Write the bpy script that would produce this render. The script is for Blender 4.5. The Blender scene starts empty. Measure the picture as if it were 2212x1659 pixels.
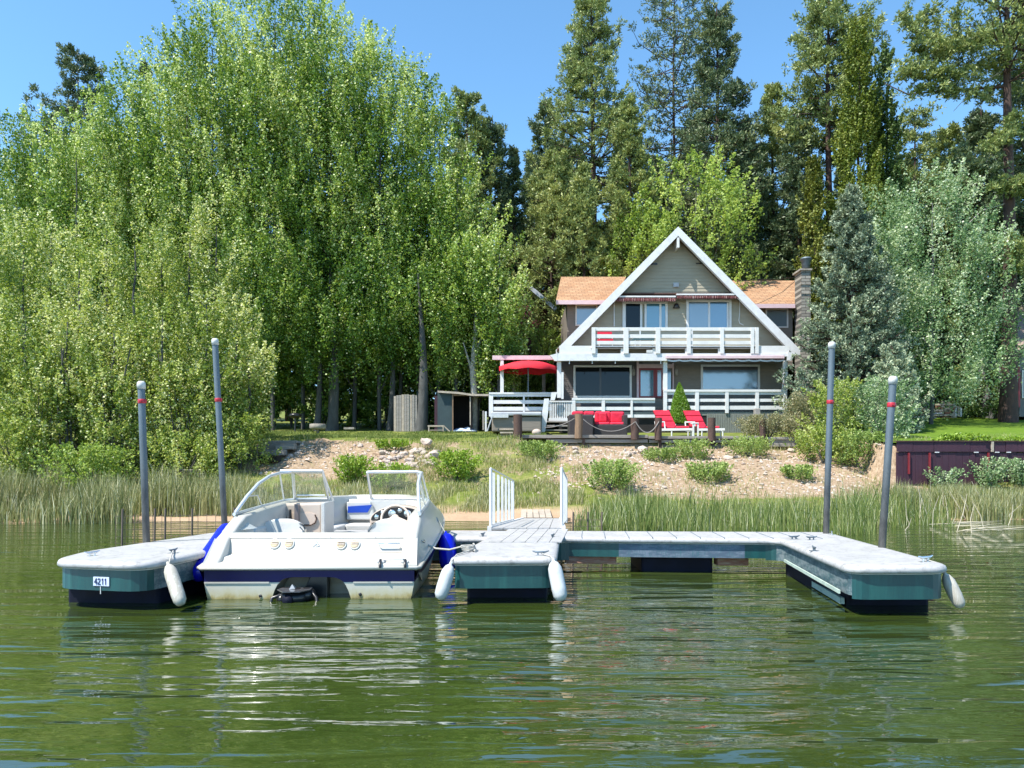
import bpy, bmesh, math, random
import numpy as np
from mathutils import Vector, Matrix
R = math.radians
SC = bpy.context.scene
COL = SC.collection
# ---------------------------------------------------------------- camera
cam = bpy.data.cameras.new('camera'); cam_o = bpy.data.objects.new('camera', cam); COL.objects.link(cam_o)
cam.sensor_width = 36; cam.lens = 27.05; cam.shift_y = 0.0861
cam.clip_start = 0.1; cam.clip_end = 2000
cam_o.location = (0, 0, 1.3); cam_o.rotation_euler = (R(90), 0, 0)
SC.camera = cam_o
# ---------------------------------------------------------------- light
SUNV = Vector((-0.44, -0.30, 0.85)).normalized()      # direction towards the sun
w = bpy.data.worlds.new('World'); SC.world = w; w.use_nodes = True
nt = w.node_tree; bg = nt.nodes['Background']
sky = nt.nodes.new('ShaderNodeTexSky'); sky.sky_type = 'NISHITA'; sky.sun_disc = False
sky.sun_elevation = math.asin(SUNV.z); sky.sun_rotation = math.atan2(SUNV.x, SUNV.y)
sky.altitude = 2000; sky.air_density = 0.9; sky.dust_density = 0.0; sky.ozone_density = 3.0
hs = nt.nodes.new('ShaderNodeHueSaturation'); hs.inputs['Hue'].default_value = 0.487; hs.inputs['Saturation'].default_value = 1.08; hs.inputs['Value'].default_value = 1.1
nt.links.new(sky.outputs[0], hs.inputs['Color']); nt.links.new(hs.outputs[0], bg.inputs[0])
bg.inputs[1].default_value = 0.15
sun = bpy.data.lights.new('sun', 'SUN'); sun_o = bpy.data.objects.new('sun', sun); COL.objects.link(sun_o)
sun.energy = 4.3; sun.angle = R(0.5); sun.color = (1.0, 0.955, 0.88)
sun_o.rotation_euler = SUNV.to_track_quat('Z', 'Y').to_euler(); sun_o.location = (-20, -20, 40)
SC.view_settings.view_transform = 'Standard'; SC.view_settings.look = 'None'
SC.view_settings.gamma = 1; SC.view_settings.exposure = 1.15
SC.cycles.max_bounces = 6; SC.cycles.diffuse_bounces = 3; SC.cycles.glossy_bounces = 3
SC.cycles.transmission_bounces = 4; SC.cycles.transparent_max_bounces = 8
SC.cycles.caustics_reflective = False; SC.cycles.caustics_refractive = False

# ---------------------------------------------------------------- helpers
rnd = random.Random(7)
ORG = {}
def P(px, py, Y):            # survey: a sight line of the photograph, at a distance of Y metres
    return Vector(((px - 1106) / 1662 * Y, Y, 1.3 + (1020 - py) / 1662 * Y))
def px2x(px, Y): return (px - 1106) / 1662 * Y
def py2z(py, Y): return 1.3 + (1020 - py) / 1662 * Y

def tag(o, label=None, cat=None, group=None, kind=None):
    if label: o['label'] = label
    if cat: o['category'] = cat
    if group: o['group'] = group
    if kind: o['kind'] = kind
    return o
def thing(name, label, cat, loc=(0, 0, 0), rz=0, group=None):
    o = bpy.data.objects.new(name, None); COL.objects.link(o)
    o.empty_display_size = 0.2
    o.location = loc; o.rotation_euler = (0, 0, rz)
    ORG[o.name] = Vector(loc)
    return tag(o, label, cat, group)
def kids(o): return [c for c in bpy.data.objects if c.parent == o]
def copy_tree(o, parent=None):
    ch = kids(o)
    c = o.copy(); COL.objects.link(c)
    if parent is not None: c.parent = parent
    for k in ch: copy_tree(k, c)
    return c

class MB:
    def __init__(s): s.v = []; s.f = []; s.m = []; s.sm = []
    def add(s, vs, fs, m=0, smooth=False):
        b = len(s.v); s.v += [tuple(p) for p in vs]
        for f in fs: s.f.append([i + b for i in f]); s.m.append(m); s.sm.append(smooth)
        return s
    def box(s, x0, x1, y0, y1, z0, z1, m=0):
        v = [(x0,y0,z0),(x1,y0,z0),(x1,y1,z0),(x0,y1,z0),(x0,y0,z1),(x1,y0,z1),(x1,y1,z1),(x0,y1,z1)]
        return s.add(v, [(0,3,2,1),(4,5,6,7),(0,1,5,4),(1,2,6,5),(2,3,7,6),(3,0,4,7)], m)
    def obox(s, c, ax, ay, az, m=0):      # centre and three half-axis vectors
        c, ax, ay, az = map(Vector, (c, ax, ay, az)); v = []
        for dz in (-1, 1):
            for dx, dy in ((-1,-1),(1,-1),(1,1),(-1,1)): v.append(c + ax*dx + ay*dy + az*dz)
        return s.add(v, [(0,3,2,1),(4,5,6,7),(0,1,5,4),(1,2,6,5),(2,3,7,6),(3,0,4,7)], m)
    def beam(s, p0, p1, w, h, m=0, up=(0,0,1)):
        p0, p1, up = Vector(p0), Vector(p1), Vector(up)
        d = p1 - p0; a = d.cross(up)
        if a.length < 1e-6: a = Vector((1,0,0))
        a.normalize(); b = a.cross(d).normalized()
        return s.obox((p0+p1)/2, a*w/2, d/2, b*h/2, m)
    def pbox(s, x0, y0, x1, y1, Y, d, m=0):
        a = P(x0, y0, Y); b = P(x1, y1, Y)
        return s.box(a.x, b.x, Y, Y + d, b.z, a.z, m)
    def tube(s, pts, r, n=8, m=0, cap=True, smooth=True):
        pts = [Vector(p) for p in pts]; k = len(pts)
        rs = r if isinstance(r, (list, tuple)) else [r]*k
        up = Vector((0.13,0.21,0.97)); vs = []; fs = []; prev = None
        for i, p in enumerate(pts):
            d = (pts[min(i+1,k-1)] - pts[max(i-1,0)]).normalized()
            if prev is None:
                a = d.cross(up)
                if a.length < 0.1: a = d.cross(Vector((1,0.1,0)))
            else: a = prev - d*prev.dot(d)
            a.normalize(); prev = a; b = d.cross(a)
            for j in range(n):
                t = 2*math.pi*j/n; vs.append(p + (a*math.cos(t) + b*math.sin(t))*rs[i])
        for i in range(k-1):
            for j in range(n):
                j2 = (j+1) % n; fs.append((i*n+j, i*n+j2, (i+1)*n+j2, (i+1)*n+j))
        s.add(vs, fs, m, smooth)
        if cap:
            s.add(vs[:n], [tuple(range(n))[::-1]], m); s.add(vs[-n:], [tuple(range(n))], m)
        return s
    def lathe(s, c, prof, n=16, m=0, axis=(0,0,1), smooth=True):
        ax = Vector(axis).normalized(); q = ax.to_track_quat('Z','Y'); c = Vector(c); vs = []; fs = []
        for r, z in prof:
            for j in range(n):
                t = 2*math.pi*j/n; vs.append(c + q @ Vector((r*math.cos(t), r*math.sin(t), z)))
        k = len(prof)
        for i in range(k-1):
            for j in range(n):
                j2 = (j+1)%n; fs.append((i*n+j, i*n+j2, (i+1)*n+j2, (i+1)*n+j))
        if prof[0][0] > 1e-4: fs.append(tuple(range(n))[::-1])
        if prof[-1][0] > 1e-4: fs.append(tuple(range((k-1)*n, k*n)))
        return s.add(vs, fs, m, smooth)
    def poly_y(s, pts, y0, y1, m=0):      # polygon in x/z, thick from y0 to y1
        n = len(pts); v = [(x,y0,z) for x,z in pts] + [(x,y1,z) for x,z in pts]
        area = sum(pts[i][0]*pts[(i+1)%n][1]-pts[(i+1)%n][0]*pts[i][1] for i in range(n))
        fr = list(range(n)); 
        if area < 0: fr = fr[::-1]
        fs = [fr, [i+n for i in fr[::-1]]]
        for k in range(n):
            a, b = fr[k], fr[(k+1)%n]; fs.append((b, a, a+n, b+n))
        return s.add(v, fs, m)
    def poly_z(s, pts, z0, z1, m=0):
        n = len(pts); v = [(x,y,z0) for x,y in pts] + [(x,y,z1) for x,y in pts]
        area = sum(pts[i][0]*pts[(i+1)%n][1]-pts[(i+1)%n][0]*pts[i][1] for i in range(n))
        fr = list(range(n))
        if area < 0: fr = fr[::-1]
        fs = [fr[::-1], [i+n for i in fr]]
        for k in range(n):
            a, b = fr[k], fr[(k+1)%n]; fs.append((a, b, b+n, a+n))
        return s.add(v, fs, m)
    def grid(s, rows, m=0, smooth=True, close=False):
        n = len(rows[0]); vs = [p for r in rows for p in r]; fs = []
        for i in range(len(rows)-1):
            for j in range(n-1 if not close else n):
                j2 = (j+1)%n; fs.append((i*n+j, i*n+j2, (i+1)*n+j2, (i+1)*n+j))
        return s.add(vs, fs, m, smooth)
    def ellip(s, c, r, n=12, k=8, m=0, rot=None):
        c = Vector(c); rows = []
        for i in range(k+1):
            t = math.pi*i/k; row = []
            for j in range(n):
                a = 2*math.pi*j/n; v = Vector((r[0]*math.sin(t)*math.cos(a), r[1]*math.sin(t)*math.sin(a), -r[2]*math.cos(t)))
                if rot is not None: v = rot @ v
                row.append(c + v)
            rows.append(row)
        return s.grid(rows, m, True, True)
    def build(s, name, mats, parent=None, org=None, bevel=0, seg=2, local=False):
        if not isinstance(mats, (list, tuple)): mats = [mats]
        if local: o0 = Vector((0,0,0))
        elif parent is not None: o0 = ORG.get(parent.name, Vector((0,0,0)))
        elif org is not None: o0 = Vector(org)
        else:
            xs = [p[0] for p in s.v]; ys = [p[1] for p in s.v]; zs = [p[2] for p in s.v]
            o0 = Vector(((min(xs)+max(xs))/2, (min(ys)+max(ys))/2, min(zs)))
        me = bpy.data.meshes.new(name)
        me.from_pydata([(p[0]-o0.x, p[1]-o0.y, p[2]-o0.z) for p in s.v], [], s.f)
        for m in mats: me.materials.append(m)
        me.polygons.foreach_set('material_index', s.m); me.polygons.foreach_set('use_smooth', s.sm)
        me.update()
        o = bpy.data.objects.new(name, me); COL.objects.link(o)
        if parent is not None:
            o.parent = parent; ORG[o.name] = o0
        else:
            o.location = o0; ORG[o.name] = o0
        if bevel:
            b = o.modifiers.new('bevel', 'BEVEL'); b.width = bevel; b.segments = seg; b.limit_method = 'ANGLE'; b.angle_limit = R(40)
            b.harden_normals = False
        return o

def quads(name, V, tint, mat, parent=None, org=None):
    """leaf cloud: V is (N,4,3) world coordinates, tint is (N,)"""
    V = np.asarray(V, dtype=np.float32); n = len(V)
    if parent is not None: o0 = ORG.get(parent.name, Vector((0,0,0)))
    elif org is not None: o0 = Vector(org)
    else: o0 = Vector((0,0,0))
    V = V - np.array(o0, dtype=np.float32)
    me = bpy.data.meshes.new(name)
    me.vertices.add(n*4); me.vertices.foreach_set('co', V.reshape(-1))
    me.loops.add(n*4); me.loops.foreach_set('vertex_index', np.arange(n*4, dtype=np.int32))
    me.polygons.add(n); me.polygons.foreach_set('loop_start', np.arange(0, n*4, 4, dtype=np.int32))
    me.update(calc_edges=True)
    a = me.attributes.new('tint', 'FLOAT', 'FACE'); a.data.foreach_set('value', np.asarray(tint, dtype=np.float32))
    me.materials.append(mat); me.validate()
    o = bpy.data.objects.new(name, me); COL.objects.link(o)
    if parent is not None: o.parent = parent; ORG[o.name] = o0
    else: o.location = o0; ORG[o.name] = o0
    return o

# ---------------------------------------------------------------- materials
def newmat(name):
    m = bpy.data.materials.new(name); m.use_nodes = True
    t = m.node_tree; return m, t, t.nodes['Principled BSDF']
def nodes_noise(t, scale, detail=4, rough=0.6, map_scale=None, coord='Object'):
    tc = t.nodes.new('ShaderNodeTexCoord'); no = t.nodes.new('ShaderNodeTexNoise')
    no.inputs['Scale'].default_value = scale; no.inputs['Detail'].default_value = detail; no.inputs['Roughness'].default_value = rough
    if coord == 'World':
        g = t.nodes.new('ShaderNodeNewGeometry'); src = g.outputs['Position']
    else: src = tc.outputs[coord]
    if map_scale:
        mp = t.nodes.new('ShaderNodeMapping'); mp.inputs['Scale'].default_value = map_scale
        t.links.new(src, mp.inputs[0]); src = mp.outputs[0]
    t.links.new(src, no.inputs['Vector']); return no
def ramp(t, fac, stops):
    r = t.nodes.new('ShaderNodeValToRGB'); e = r.color_ramp.elements
    while len(e) < len(stops): e.new(0.5)
    for i, (p, c) in enumerate(stops):
        e[i].position = p; e[i].color = (c[0], c[1], c[2], 1)
    t.links.new(fac, r.inputs[0]); return r
def mat(name, c1, c2=None, scale=6, rough=0.6, metal=0, bump=0, bscale=None, ms=None, spec=0.5, c3=None, coat=0, lo=0.3, hi=0.7, coord='Object'):
    m, t, b = newmat(name)
    b.inputs['Roughness'].default_value = rough; b.inputs['Metallic'].default_value = metal
    b.inputs['Specular IOR Level'].default_value = spec
    if coat: b.inputs['Coat Weight'].default_value = coat; b.inputs['Coat Roughness'].default_value = 0.08
    if c2 is None: c2 = tuple(x*0.85 for x in c1)
    no = nodes_noise(t, scale, 5, 0.65, ms, coord)
    st = [(lo, c1), (hi, c2)] if c3 is None else [(lo, c1), ((lo+hi)/2, c2), (hi, c3)]
    r = ramp(t, no.outputs[0], st); t.links.new(r.outputs[0], b.inputs['Base Color'])
    if bump:
        n2 = nodes_noise(t, bscale or scale*4, 4, 0.6, ms, coord); bp = t.nodes.new('ShaderNodeBump')
        bp.inputs['Strength'].default_value = bump; bp.inputs['Distance'].default_value = 0.02
        t.links.new(n2.outputs[0], bp.inputs['Height']); t.links.new(bp.outputs[0], b.inputs['Normal'])
    return m
def leafmat(name, stops, rough=0.45, trans=0.3, spec=0.4):
    m, t, b = newmat(name)
    at = t.nodes.new('ShaderNodeAttribute'); at.attribute_name = 'tint'
    r = ramp(t, at.outputs['Fac'], stops); t.links.new(r.outputs[0], b.inputs['Base Color'])
    b.inputs['Roughness'].default_value = rough; b.inputs['Specular IOR Level'].default_value = spec
    tr = t.nodes.new('ShaderNodeBsdfTranslucent'); mx = t.nodes.new('ShaderNodeMixShader'); mx.inputs[0].default_value = trans
    br = t.nodes.new('ShaderNodeBrightContrast'); br.inputs['Bright'].default_value = 0.02
    hsv = t.nodes.new('ShaderNodeHueSaturation'); hsv.inputs['Hue'].default_value = 0.485; hsv.inputs['Saturation'].default_value = 1.045; hsv.inputs['Value'].default_value = 1.6
    t.links.new(r.outputs[0], hsv.inputs['Color']); t.links.new(hsv.outputs[0], tr.inputs[0])
    t.links.new(b.outputs[0], mx.inputs[1]); t.links.new(tr.outputs[0], mx.inputs[2])
    t.links.new(mx.outputs[0], t.nodes['Material Output'].inputs[0])
    return m
def glassmat(name, tintc=(0.9,0.95,0.93), gloss=0.12, alpha=0.12):
    m, t, b = newmat(name); t.nodes.remove(b)
    tr = t.nodes.new('ShaderNodeBsdfTransparent'); tr.inputs[0].default_value = (*tintc, 1)
    gl = t.nodes.new('ShaderNodeBsdfGlossy'); gl.inputs['Roughness'].default_value = 0.03
    df = t.nodes.new('ShaderNodeBsdfDiffuse'); df.inputs[0].default_value = (0.7, 0.72, 0.68, 1)
    m1 = t.nodes.new('ShaderNodeMixShader'); m1.inputs[0].default_value = gloss
    no = nodes_noise(t, 3, 3, 0.5, (1,1,3)); rr = ramp(t, no.outputs[0], [(0.35, (alpha*0.4,)*3), (0.7, (alpha*1.6,)*3)])
    m2 = t.nodes.new('ShaderNodeMixShader'); t.links.new(rr.outputs[0], m2.inputs[0])
    t.links.new(tr.outputs[0], m1.inputs[1]); t.links.new(gl.outputs[0], m1.inputs[2])
    t.links.new(m1.outputs[0], m2.inputs[1]); t.links.new(df.outputs[0], m2.inputs[2])
    t.links.new(m2.outputs[0], t.nodes['Material Output'].inputs[0]); return m

M = {}
M['white'] = mat('white_paint', (0.66,0.65,0.63), (0.56,0.55,0.53), 3, 0.55, bump=0.1)
M['trim'] = mat('trim_paint', (0.66,0.66,0.66), (0.54,0.54,0.54), 4, 0.6, bump=0.15)
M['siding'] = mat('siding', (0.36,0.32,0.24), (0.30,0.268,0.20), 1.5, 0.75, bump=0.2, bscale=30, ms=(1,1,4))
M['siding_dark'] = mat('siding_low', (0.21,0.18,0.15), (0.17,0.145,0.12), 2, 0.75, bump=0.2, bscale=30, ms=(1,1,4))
M['shingle'] = None
M['black'] = mat('black_plastic', (0.012,0.012,0.014), (0.02,0.02,0.022), 8, 0.3)
M['red_fabric'] = mat('red_fabric', (0.66,0.015,0.055), (0.50,0.010,0.030), 2.5, 0.75, bump=0.8, bscale=9)
M['red_umbrella'] = mat('umbrella_red', (0.62,0.012,0.03), (0.50,0.008,0.02), 3, 0.8)
M['awning'] = mat('awning_valance', (0.055,0.012,0.012), (0.16,0.03,0.03), 9, 0.85, ms=(3,3,0.2), c3=(0.30,0.22,0.20), lo=0.42, hi=0.62)
M['wicker'] = mat('wicker', (0.045,0.035,0.035), (0.02,0.016,0.018), 60, 0.7, bump=0.5, bscale=120)
M['door_red'] = mat('door_red', (0.22,0.02,0.025), (0.16,0.014,0.02), 4, 0.45)
M['grey_wood'] = mat('weathered_wood', (0.33,0.30,0.265), (0.20,0.18,0.16), 3, 0.85, bump=0.5, ms=(0.4,0.4,6))
M['board_grey'] = mat('grey_board', (0.30,0.27,0.235), (0.17,0.15,0.13), 2, 0.85, bump=0.5, ms=(0.5,3,6))
M['dark_wood'] = mat('dark_wood', (0.10,0.055,0.04), (0.05,0.028,0.022), 5, 0.8, bump=0.6, ms=(4,4,0.6))
M['brown_wood'] = mat('brown_wood', (0.27,0.17,0.10), (0.13,0.085,0.055), 5, 0.85, bump=0.6, ms=(5,5,0.5))
M['mahogany'] = mat('painted_wall_boards', (0.050,0.014,0.028), (0.030,0.010,0.022), 3, 0.7, bump=0.4, ms=(4,4,0.5))
M['shed_green'] = mat('shed_panel', (0.03,0.055,0.06), (0.02,0.04,0.045), 3, 0.7)
M['shade_black'] = mat('painted_shade', (0.010,0.009,0.009), (0.02,0.016,0.014), 4, 0.9)  # near-black base colour that paints the shade of recesses and gaps
M['slat'] = mat('skirt_slats', (0.22,0.23,0.20), (0.13,0.14,0.12), 4, 0.85, bump=0.5, ms=(5,5,0.5))
M['stone'] = mat('stone', (0.55,0.45,0.38), (0.42,0.33,0.27), 2.2, 0.9, bump=0.9, bscale=7, c3=(0.60,0.53,0.46))
M['stone_grey'] = mat('stone_grey', (0.34,0.31,0.27), (0.22,0.20,0.17), 2.5, 0.9, bump=0.9, bscale=7, c3=(0.42,0.38,0.33))
M['galv'] = mat('galvanised_pipe', (0.20,0.25,0.29), (0.11,0.14,0.165), 2.2, 0.5, metal=0.35, bump=0.2, ms=(1,1,0.5), c3=(0.26,0.31,0.35))
M['cap_white'] = mat('white_cap', (0.576,0.576,0.562), (0.446,0.446,0.418), 18, 0.5)
M['band_red'] = mat('red_tape', (0.50,0.02,0.04), (0.36,0.015,0.03), 20, 0.4)
M['fender'] = mat('white_fender', (0.562,0.576,0.576), (0.446,0.461,0.461), 5, 0.4, c3=(0.576,0.569,0.533))
M['fender_old'] = mat('stained_fender', (0.518,0.504,0.446), (0.360,0.331,0.274), 7, 0.5, ms=(3,3,0.7), c3=(0.547,0.540,0.504))
M['fender_blue'] = mat('blue_fender', (0.004,0.012,0.62), (0.003,0.008,0.50), 4, 0.25)
M['rope'] = mat('rope', (0.50,0.48,0.43), (0.36,0.34,0.30), 60, 0.8, bump=0.5, bscale=160)
M['gel'] = mat('gelcoat', (0.50,0.48,0.43), (0.45,0.43,0.38), 1.5, 0.3, coat=0.2)
M['navy'] = mat('navy_stripe', (0.004,0.003,0.075), (0.004,0.002,0.06), 3, 0.35, spec=0.25)
M['vinyl'] = mat('vinyl', (0.533,0.533,0.511), (0.490,0.482,0.454), 4, 0.5, bump=0.2, bscale=14)
M['beige'] = mat('beige_panel', (0.56,0.46,0.38), (0.50,0.41,0.335), 3, 0.3)
M['tan'] = mat('speaker_grille', (0.58,0.46,0.31), (0.42,0.32,0.2), 60, 0.7)
M['chrome'] = mat('brushed_metal', (0.72,0.73,0.74), (0.62,0.63,0.64), 8, 0.25, metal=0.9)
M['alum'] = mat('window_frame_metal', (0.70,0.72,0.73), (0.60,0.62,0.63), 6, 0.35, metal=0.5)
M['gauge'] = mat('gauge_face', (0.6,0.6,0.6), (0.45,0.45,0.46), 30, 0.25)
M['blue_vinyl'] = mat('blue_vinyl', (0.01,0.06,0.42), (0.01,0.05,0.36), 5, 0.4)
M['carpet'] = mat('cockpit_floor', (0.30,0.28,0.25), (0.22,0.2,0.18), 30, 0.9)
M['float'] = mat('float_tub', (0.005,0.006,0.012), (0.008,0.010,0.026), 5, 0.6, spec=0.15)
M['bark'] = mat('pine_bark', (0.095,0.055,0.042), (0.045,0.028,0.024), 6, 0.9, bump=0.9, bscale=14, ms=(1,1,0.3))
M['bark_grey'] = mat('grey_bark', (0.10,0.10,0.095), (0.045,0.045,0.043), 5, 0.9, bump=0.9, bscale=14, ms=(1,1,0.3))
M['bark_white'] = mat('pale_bark', (0.55,0.53,0.46), (0.30,0.28,0.24), 4, 0.8, bump=0.5, c3=(0.6,0.58,0.52))
M['hottub'] = mat('hot_tub_side', (0.23,0.195,0.16), (0.17,0.145,0.12), 5, 0.8, ms=(0.4,0.4,6))
M['cover'] = mat('vinyl_cover', (0.42,0.43,0.45), (0.30,0.31,0.33), 3, 0.5)
M['tarp'] = mat('blue_tarp', (0.10,0.22,0.45), (0.55,0.62,0.68), 4, 0.5, ms=(0.6,3,6), lo=0.42, hi=0.56)
M['wire'] = mat('rusty_wire', (0.16,0.12,0.09), (0.10,0.075,0.06), 10, 0.8)
M['pale_stick'] = mat('dead_stem', (0.56,0.50,0.38), (0.42,0.36,0.26), 6, 0.85)
M['drift'] = mat('driftwood', (0.45,0.38,0.30), (0.30,0.25,0.2), 4, 0.85, bump=0.4)
M['roof_old'] = mat('faded_roof', (0.28,0.21,0.17), (0.22,0.17,0.135), 4, 0.9, bump=0.4)
M['cabin_red'] = mat('cabin_boards', (0.10,0.018,0.018), (0.06,0.012,0.012), 4, 0.8, ms=(4,4,0.5))
M['grey_wall'] = mat('neighbour_wall', (0.15,0.15,0.15), (0.12,0.12,0.12), 4, 0.8)
M['pinkwood'] = mat('pink_wash_fascia', (0.66,0.50,0.52), (0.54,0.38,0.40), 3, 0.7)
M['brick'] = mat('brick_stack', (0.35,0.17,0.11), (0.25,0.11,0.07), 8, 0.9, bump=0.4)

def dockmat():      # weathered white decking and vinyl edge: scuffs, grey dirt
    m, t, b = newmat('dock_white')
    n1 = nodes_noise(t, 2.2, 6, 0.7); n2 = nodes_noise(t, 14, 5, 0.75)
    r1 = ramp(t, n1.outputs[0], [(0.3, (0.34,0.335,0.33)), (0.62, (0.42,0.412,0.405))])
    r2 = ramp(t, n2.outputs[0], [(0.33, (0.50,0.49,0.47)), (0.50, (1,1,1))])
    mx = t.nodes.new('ShaderNodeMix'); mx.data_type = 'RGBA'; mx.blend_type = 'MULTIPLY'; mx.inputs[0].default_value = 0.75
    t.links.new(r1.outputs[0], mx.inputs[6]); t.links.new(r2.outputs[0], mx.inputs[7]); t.links.new(mx.outputs[2], b.inputs['Base Color'])
    b.inputs['Roughness'].default_value = 0.5
    bp = t.nodes.new('ShaderNodeBump'); bp.inputs['Strength'].default_value = 0.25; bp.inputs['Distance'].default_value = 0.01
    t.links.new(n2.outputs[0], bp.inputs['Height']); t.links.new(bp.outputs[0], b.inputs['Normal']); return m
M['dock'] = dockmat()
M['teal'] = mat('teal_skirt', (0.006,0.070,0.068), (0.005,0.048,0.050), 2.0, 0.4, ms=(3,3,0.35), bump=0.1, c3=(0.014,0.088,0.080))
def peelmat(name, a, bcol, ccol, lo=0.44, hi=0.56):
    m, t, b = newmat(name)
    n1 = nodes_noise(t, 5, 7, 0.75, (1.0,1.0,3.2)); n2 = nodes_noise(t, 26, 5, 0.7, (3,3,0.5))
    r1 = ramp(t, n1.outputs[0], [(lo, a), (hi, bcol)]); r2 = ramp(t, n2.outputs[0], [(0.5, (0,0,0)), (0.66, (1,1,1))])
    mx = t.nodes.new('ShaderNodeMix'); mx.data_type = 'RGBA'; t.links.new(r2.outputs[0], mx.inputs[0])
    t.links.new(r1.outputs[0], mx.inputs[6]); mx.inputs[7].default_value = (*ccol, 1)
    t.links.new(mx.outputs[2], b.inputs['Base Color']); b.inputs['Roughness'].default_value = 0.6; return m
M['peel'] = peelmat('peeling_skirt', (0.07,0.105,0.15), (0.15,0.185,0.235), (0.04,0.13,0.15))
M['peel2'] = peelmat('scuffed_skirt', (0.05,0.085,0.10), (0.17,0.20,0.21), (0.015,0.10,0.10))
M['foam'] = mat('faded_board_edge', (0.46,0.56,0.48), (0.30,0.36,0.31), 6, 0.7)
M['beam_red'] = mat('wet_timber', (0.45,0.30,0.20), (0.33,0.12,0.075), 6, 0.7, bump=0.3, ms=(0.6,1,5), c3=(0.5,0.38,0.28))

def pilemat():      # galvanised pipe, stained dark where the lake used to stand
    m, t, b = newmat('stained_pipe')
    g = t.nodes.new('ShaderNodeNewGeometry'); sp = t.nodes.new('ShaderNodeSeparateXYZ'); t.links.new(g.outputs['Position'], sp.inputs[0])
    n1 = nodes_noise(t, 7, 5, 0.7, (1,1,0.35)); n2 = nodes_noise(t, 2.2, 4, 0.6)
    ad = t.nodes.new('ShaderNodeMath'); ad.operation = 'MULTIPLY_ADD'; ad.inputs[1].default_value = 1.3; t.links.new(n1.outputs[0], ad.inputs[0]); t.links.new(sp.outputs['Z'], ad.inputs[2])
    mr = t.nodes.new('ShaderNodeMapRange'); mr.inputs[1].default_value = 1.3; mr.inputs[2].default_value = 2.6; t.links.new(ad.outputs[0], mr.inputs[0])
    up = ramp(t, n2.outputs[0], [(0.3, (0.085,0.115,0.14)), (0.7, (0.13,0.165,0.19))]); lo = ramp(t, n1.outputs[0], [(0.35, (0.035,0.036,0.036)), (0.6, (0.09,0.085,0.075)), (0.75, (0.22,0.21,0.19))])
    mx = t.nodes.new('ShaderNodeMix'); mx.data_type = 'RGBA'; t.links.new(mr.outputs[0], mx.inputs[0]); t.links.new(lo.outputs[0], mx.inputs[6]); t.links.new(up.outputs[0], mx.inputs[7])
    t.links.new(mx.outputs[2], b.inputs['Base Color']); b.inputs['Roughness'].default_value = 0.55; b.inputs['Metallic'].default_value = 0.2
    bp = t.nodes.new('ShaderNodeBump'); bp.inputs['Strength'].default_value = 0.3; bp.inputs['Distance'].default_value = 0.01; t.links.new(n1.outputs[0], bp.inputs['Height']); t.links.new(bp.outputs[0], b.inputs['Normal']); return m
M['pile'] = pilemat()
def hullmat():      # cream gelcoat with a yellow brown scum line just above the water
    m, t, b = newmat('stained_gelcoat')
    g = t.nodes.new('ShaderNodeNewGeometry'); sp = t.nodes.new('ShaderNodeSeparateXYZ'); t.links.new(g.outputs['Position'], sp.inputs[0])
    n1 = nodes_noise(t, 5, 6, 0.75, (1,1,0.5)); ad = t.nodes.new('ShaderNodeMath'); ad.operation = 'MULTIPLY_ADD'; ad.inputs[1].default_value = 0.22
    t.links.new(n1.outputs[0], ad.inputs[0]); t.links.new(sp.outputs['Z'], ad.inputs[2])
    r = ramp(t, ad.outputs[0], [(0.09, (0.10,0.08,0.035)), (0.125, (0.34,0.28,0.12)), (0.165, (0.44,0.41,0.28)), (0.23, (0.48,0.47,0.40))])
    t.links.new(r.outputs[0], b.inputs['Base Color']); b.inputs['Roughness'].default_value = 0.4; return m
M['gel_low'] = hullmat()
M['rope_old'] = mat('old_rope', (0.30,0.27,0.25), (0.20,0.18,0.165), 60, 0.9)
def shingles():
    m, t, b = newmat('roof_shingles')
    tc = t.nodes.new('ShaderNodeTexCoord'); br = t.nodes.new('ShaderNodeTexBrick')
    mp = t.nodes.new('ShaderNodeMapping'); mp.inputs['Rotation'].default_value = (R(90), 0, 0)
    br.inputs['Scale'].default_value = 1; br.inputs['Brick Width'].default_value = 0.30; br.inputs['Row Height'].default_value = 0.13
    br.inputs['Mortar Size'].default_value = 0.010; br.inputs['Color1'].default_value = (0.40,0.245,0.14,1); br.inputs['Color2'].default_value = (0.33,0.18,0.095,1)
    br.inputs['Mortar'].default_value = (0.15,0.08,0.045,1)
    no = nodes_noise(t, 1.4, 5, 0.7); r = ramp(t, no.outputs[0], [(0.3, (0.8,0.8,0.8)), (0.7, (1.08,1.05,1.0))])
    mx = t.nodes.new('ShaderNodeMix'); mx.data_type = 'RGBA'; mx.blend_type = 'MULTIPLY'; mx.inputs[0].default_value = 1
    t.links.new(tc.outputs['Object'], mp.inputs[0]); t.links.new(mp.outputs[0], br.inputs[0])
    t.links.new(br.outputs[0], mx.inputs[6]); t.links.new(r.outputs[0], mx.inputs[7]); t.links.new(mx.outputs[2], b.inputs['Base Color'])
    b.inputs['Roughness'].default_value = 0.9
    bp = t.nodes.new('ShaderNodeBump'); bp.inputs['Strength'].default_value = 0.5; bp.inputs['Distance'].default_value = 0.02; bp.invert = True
    t.links.new(br.outputs['Fac'], bp.inputs['Height']); t.links.new(bp.outputs[0], b.inputs['Normal']); return m
M['shingle'] = shingles()
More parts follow.
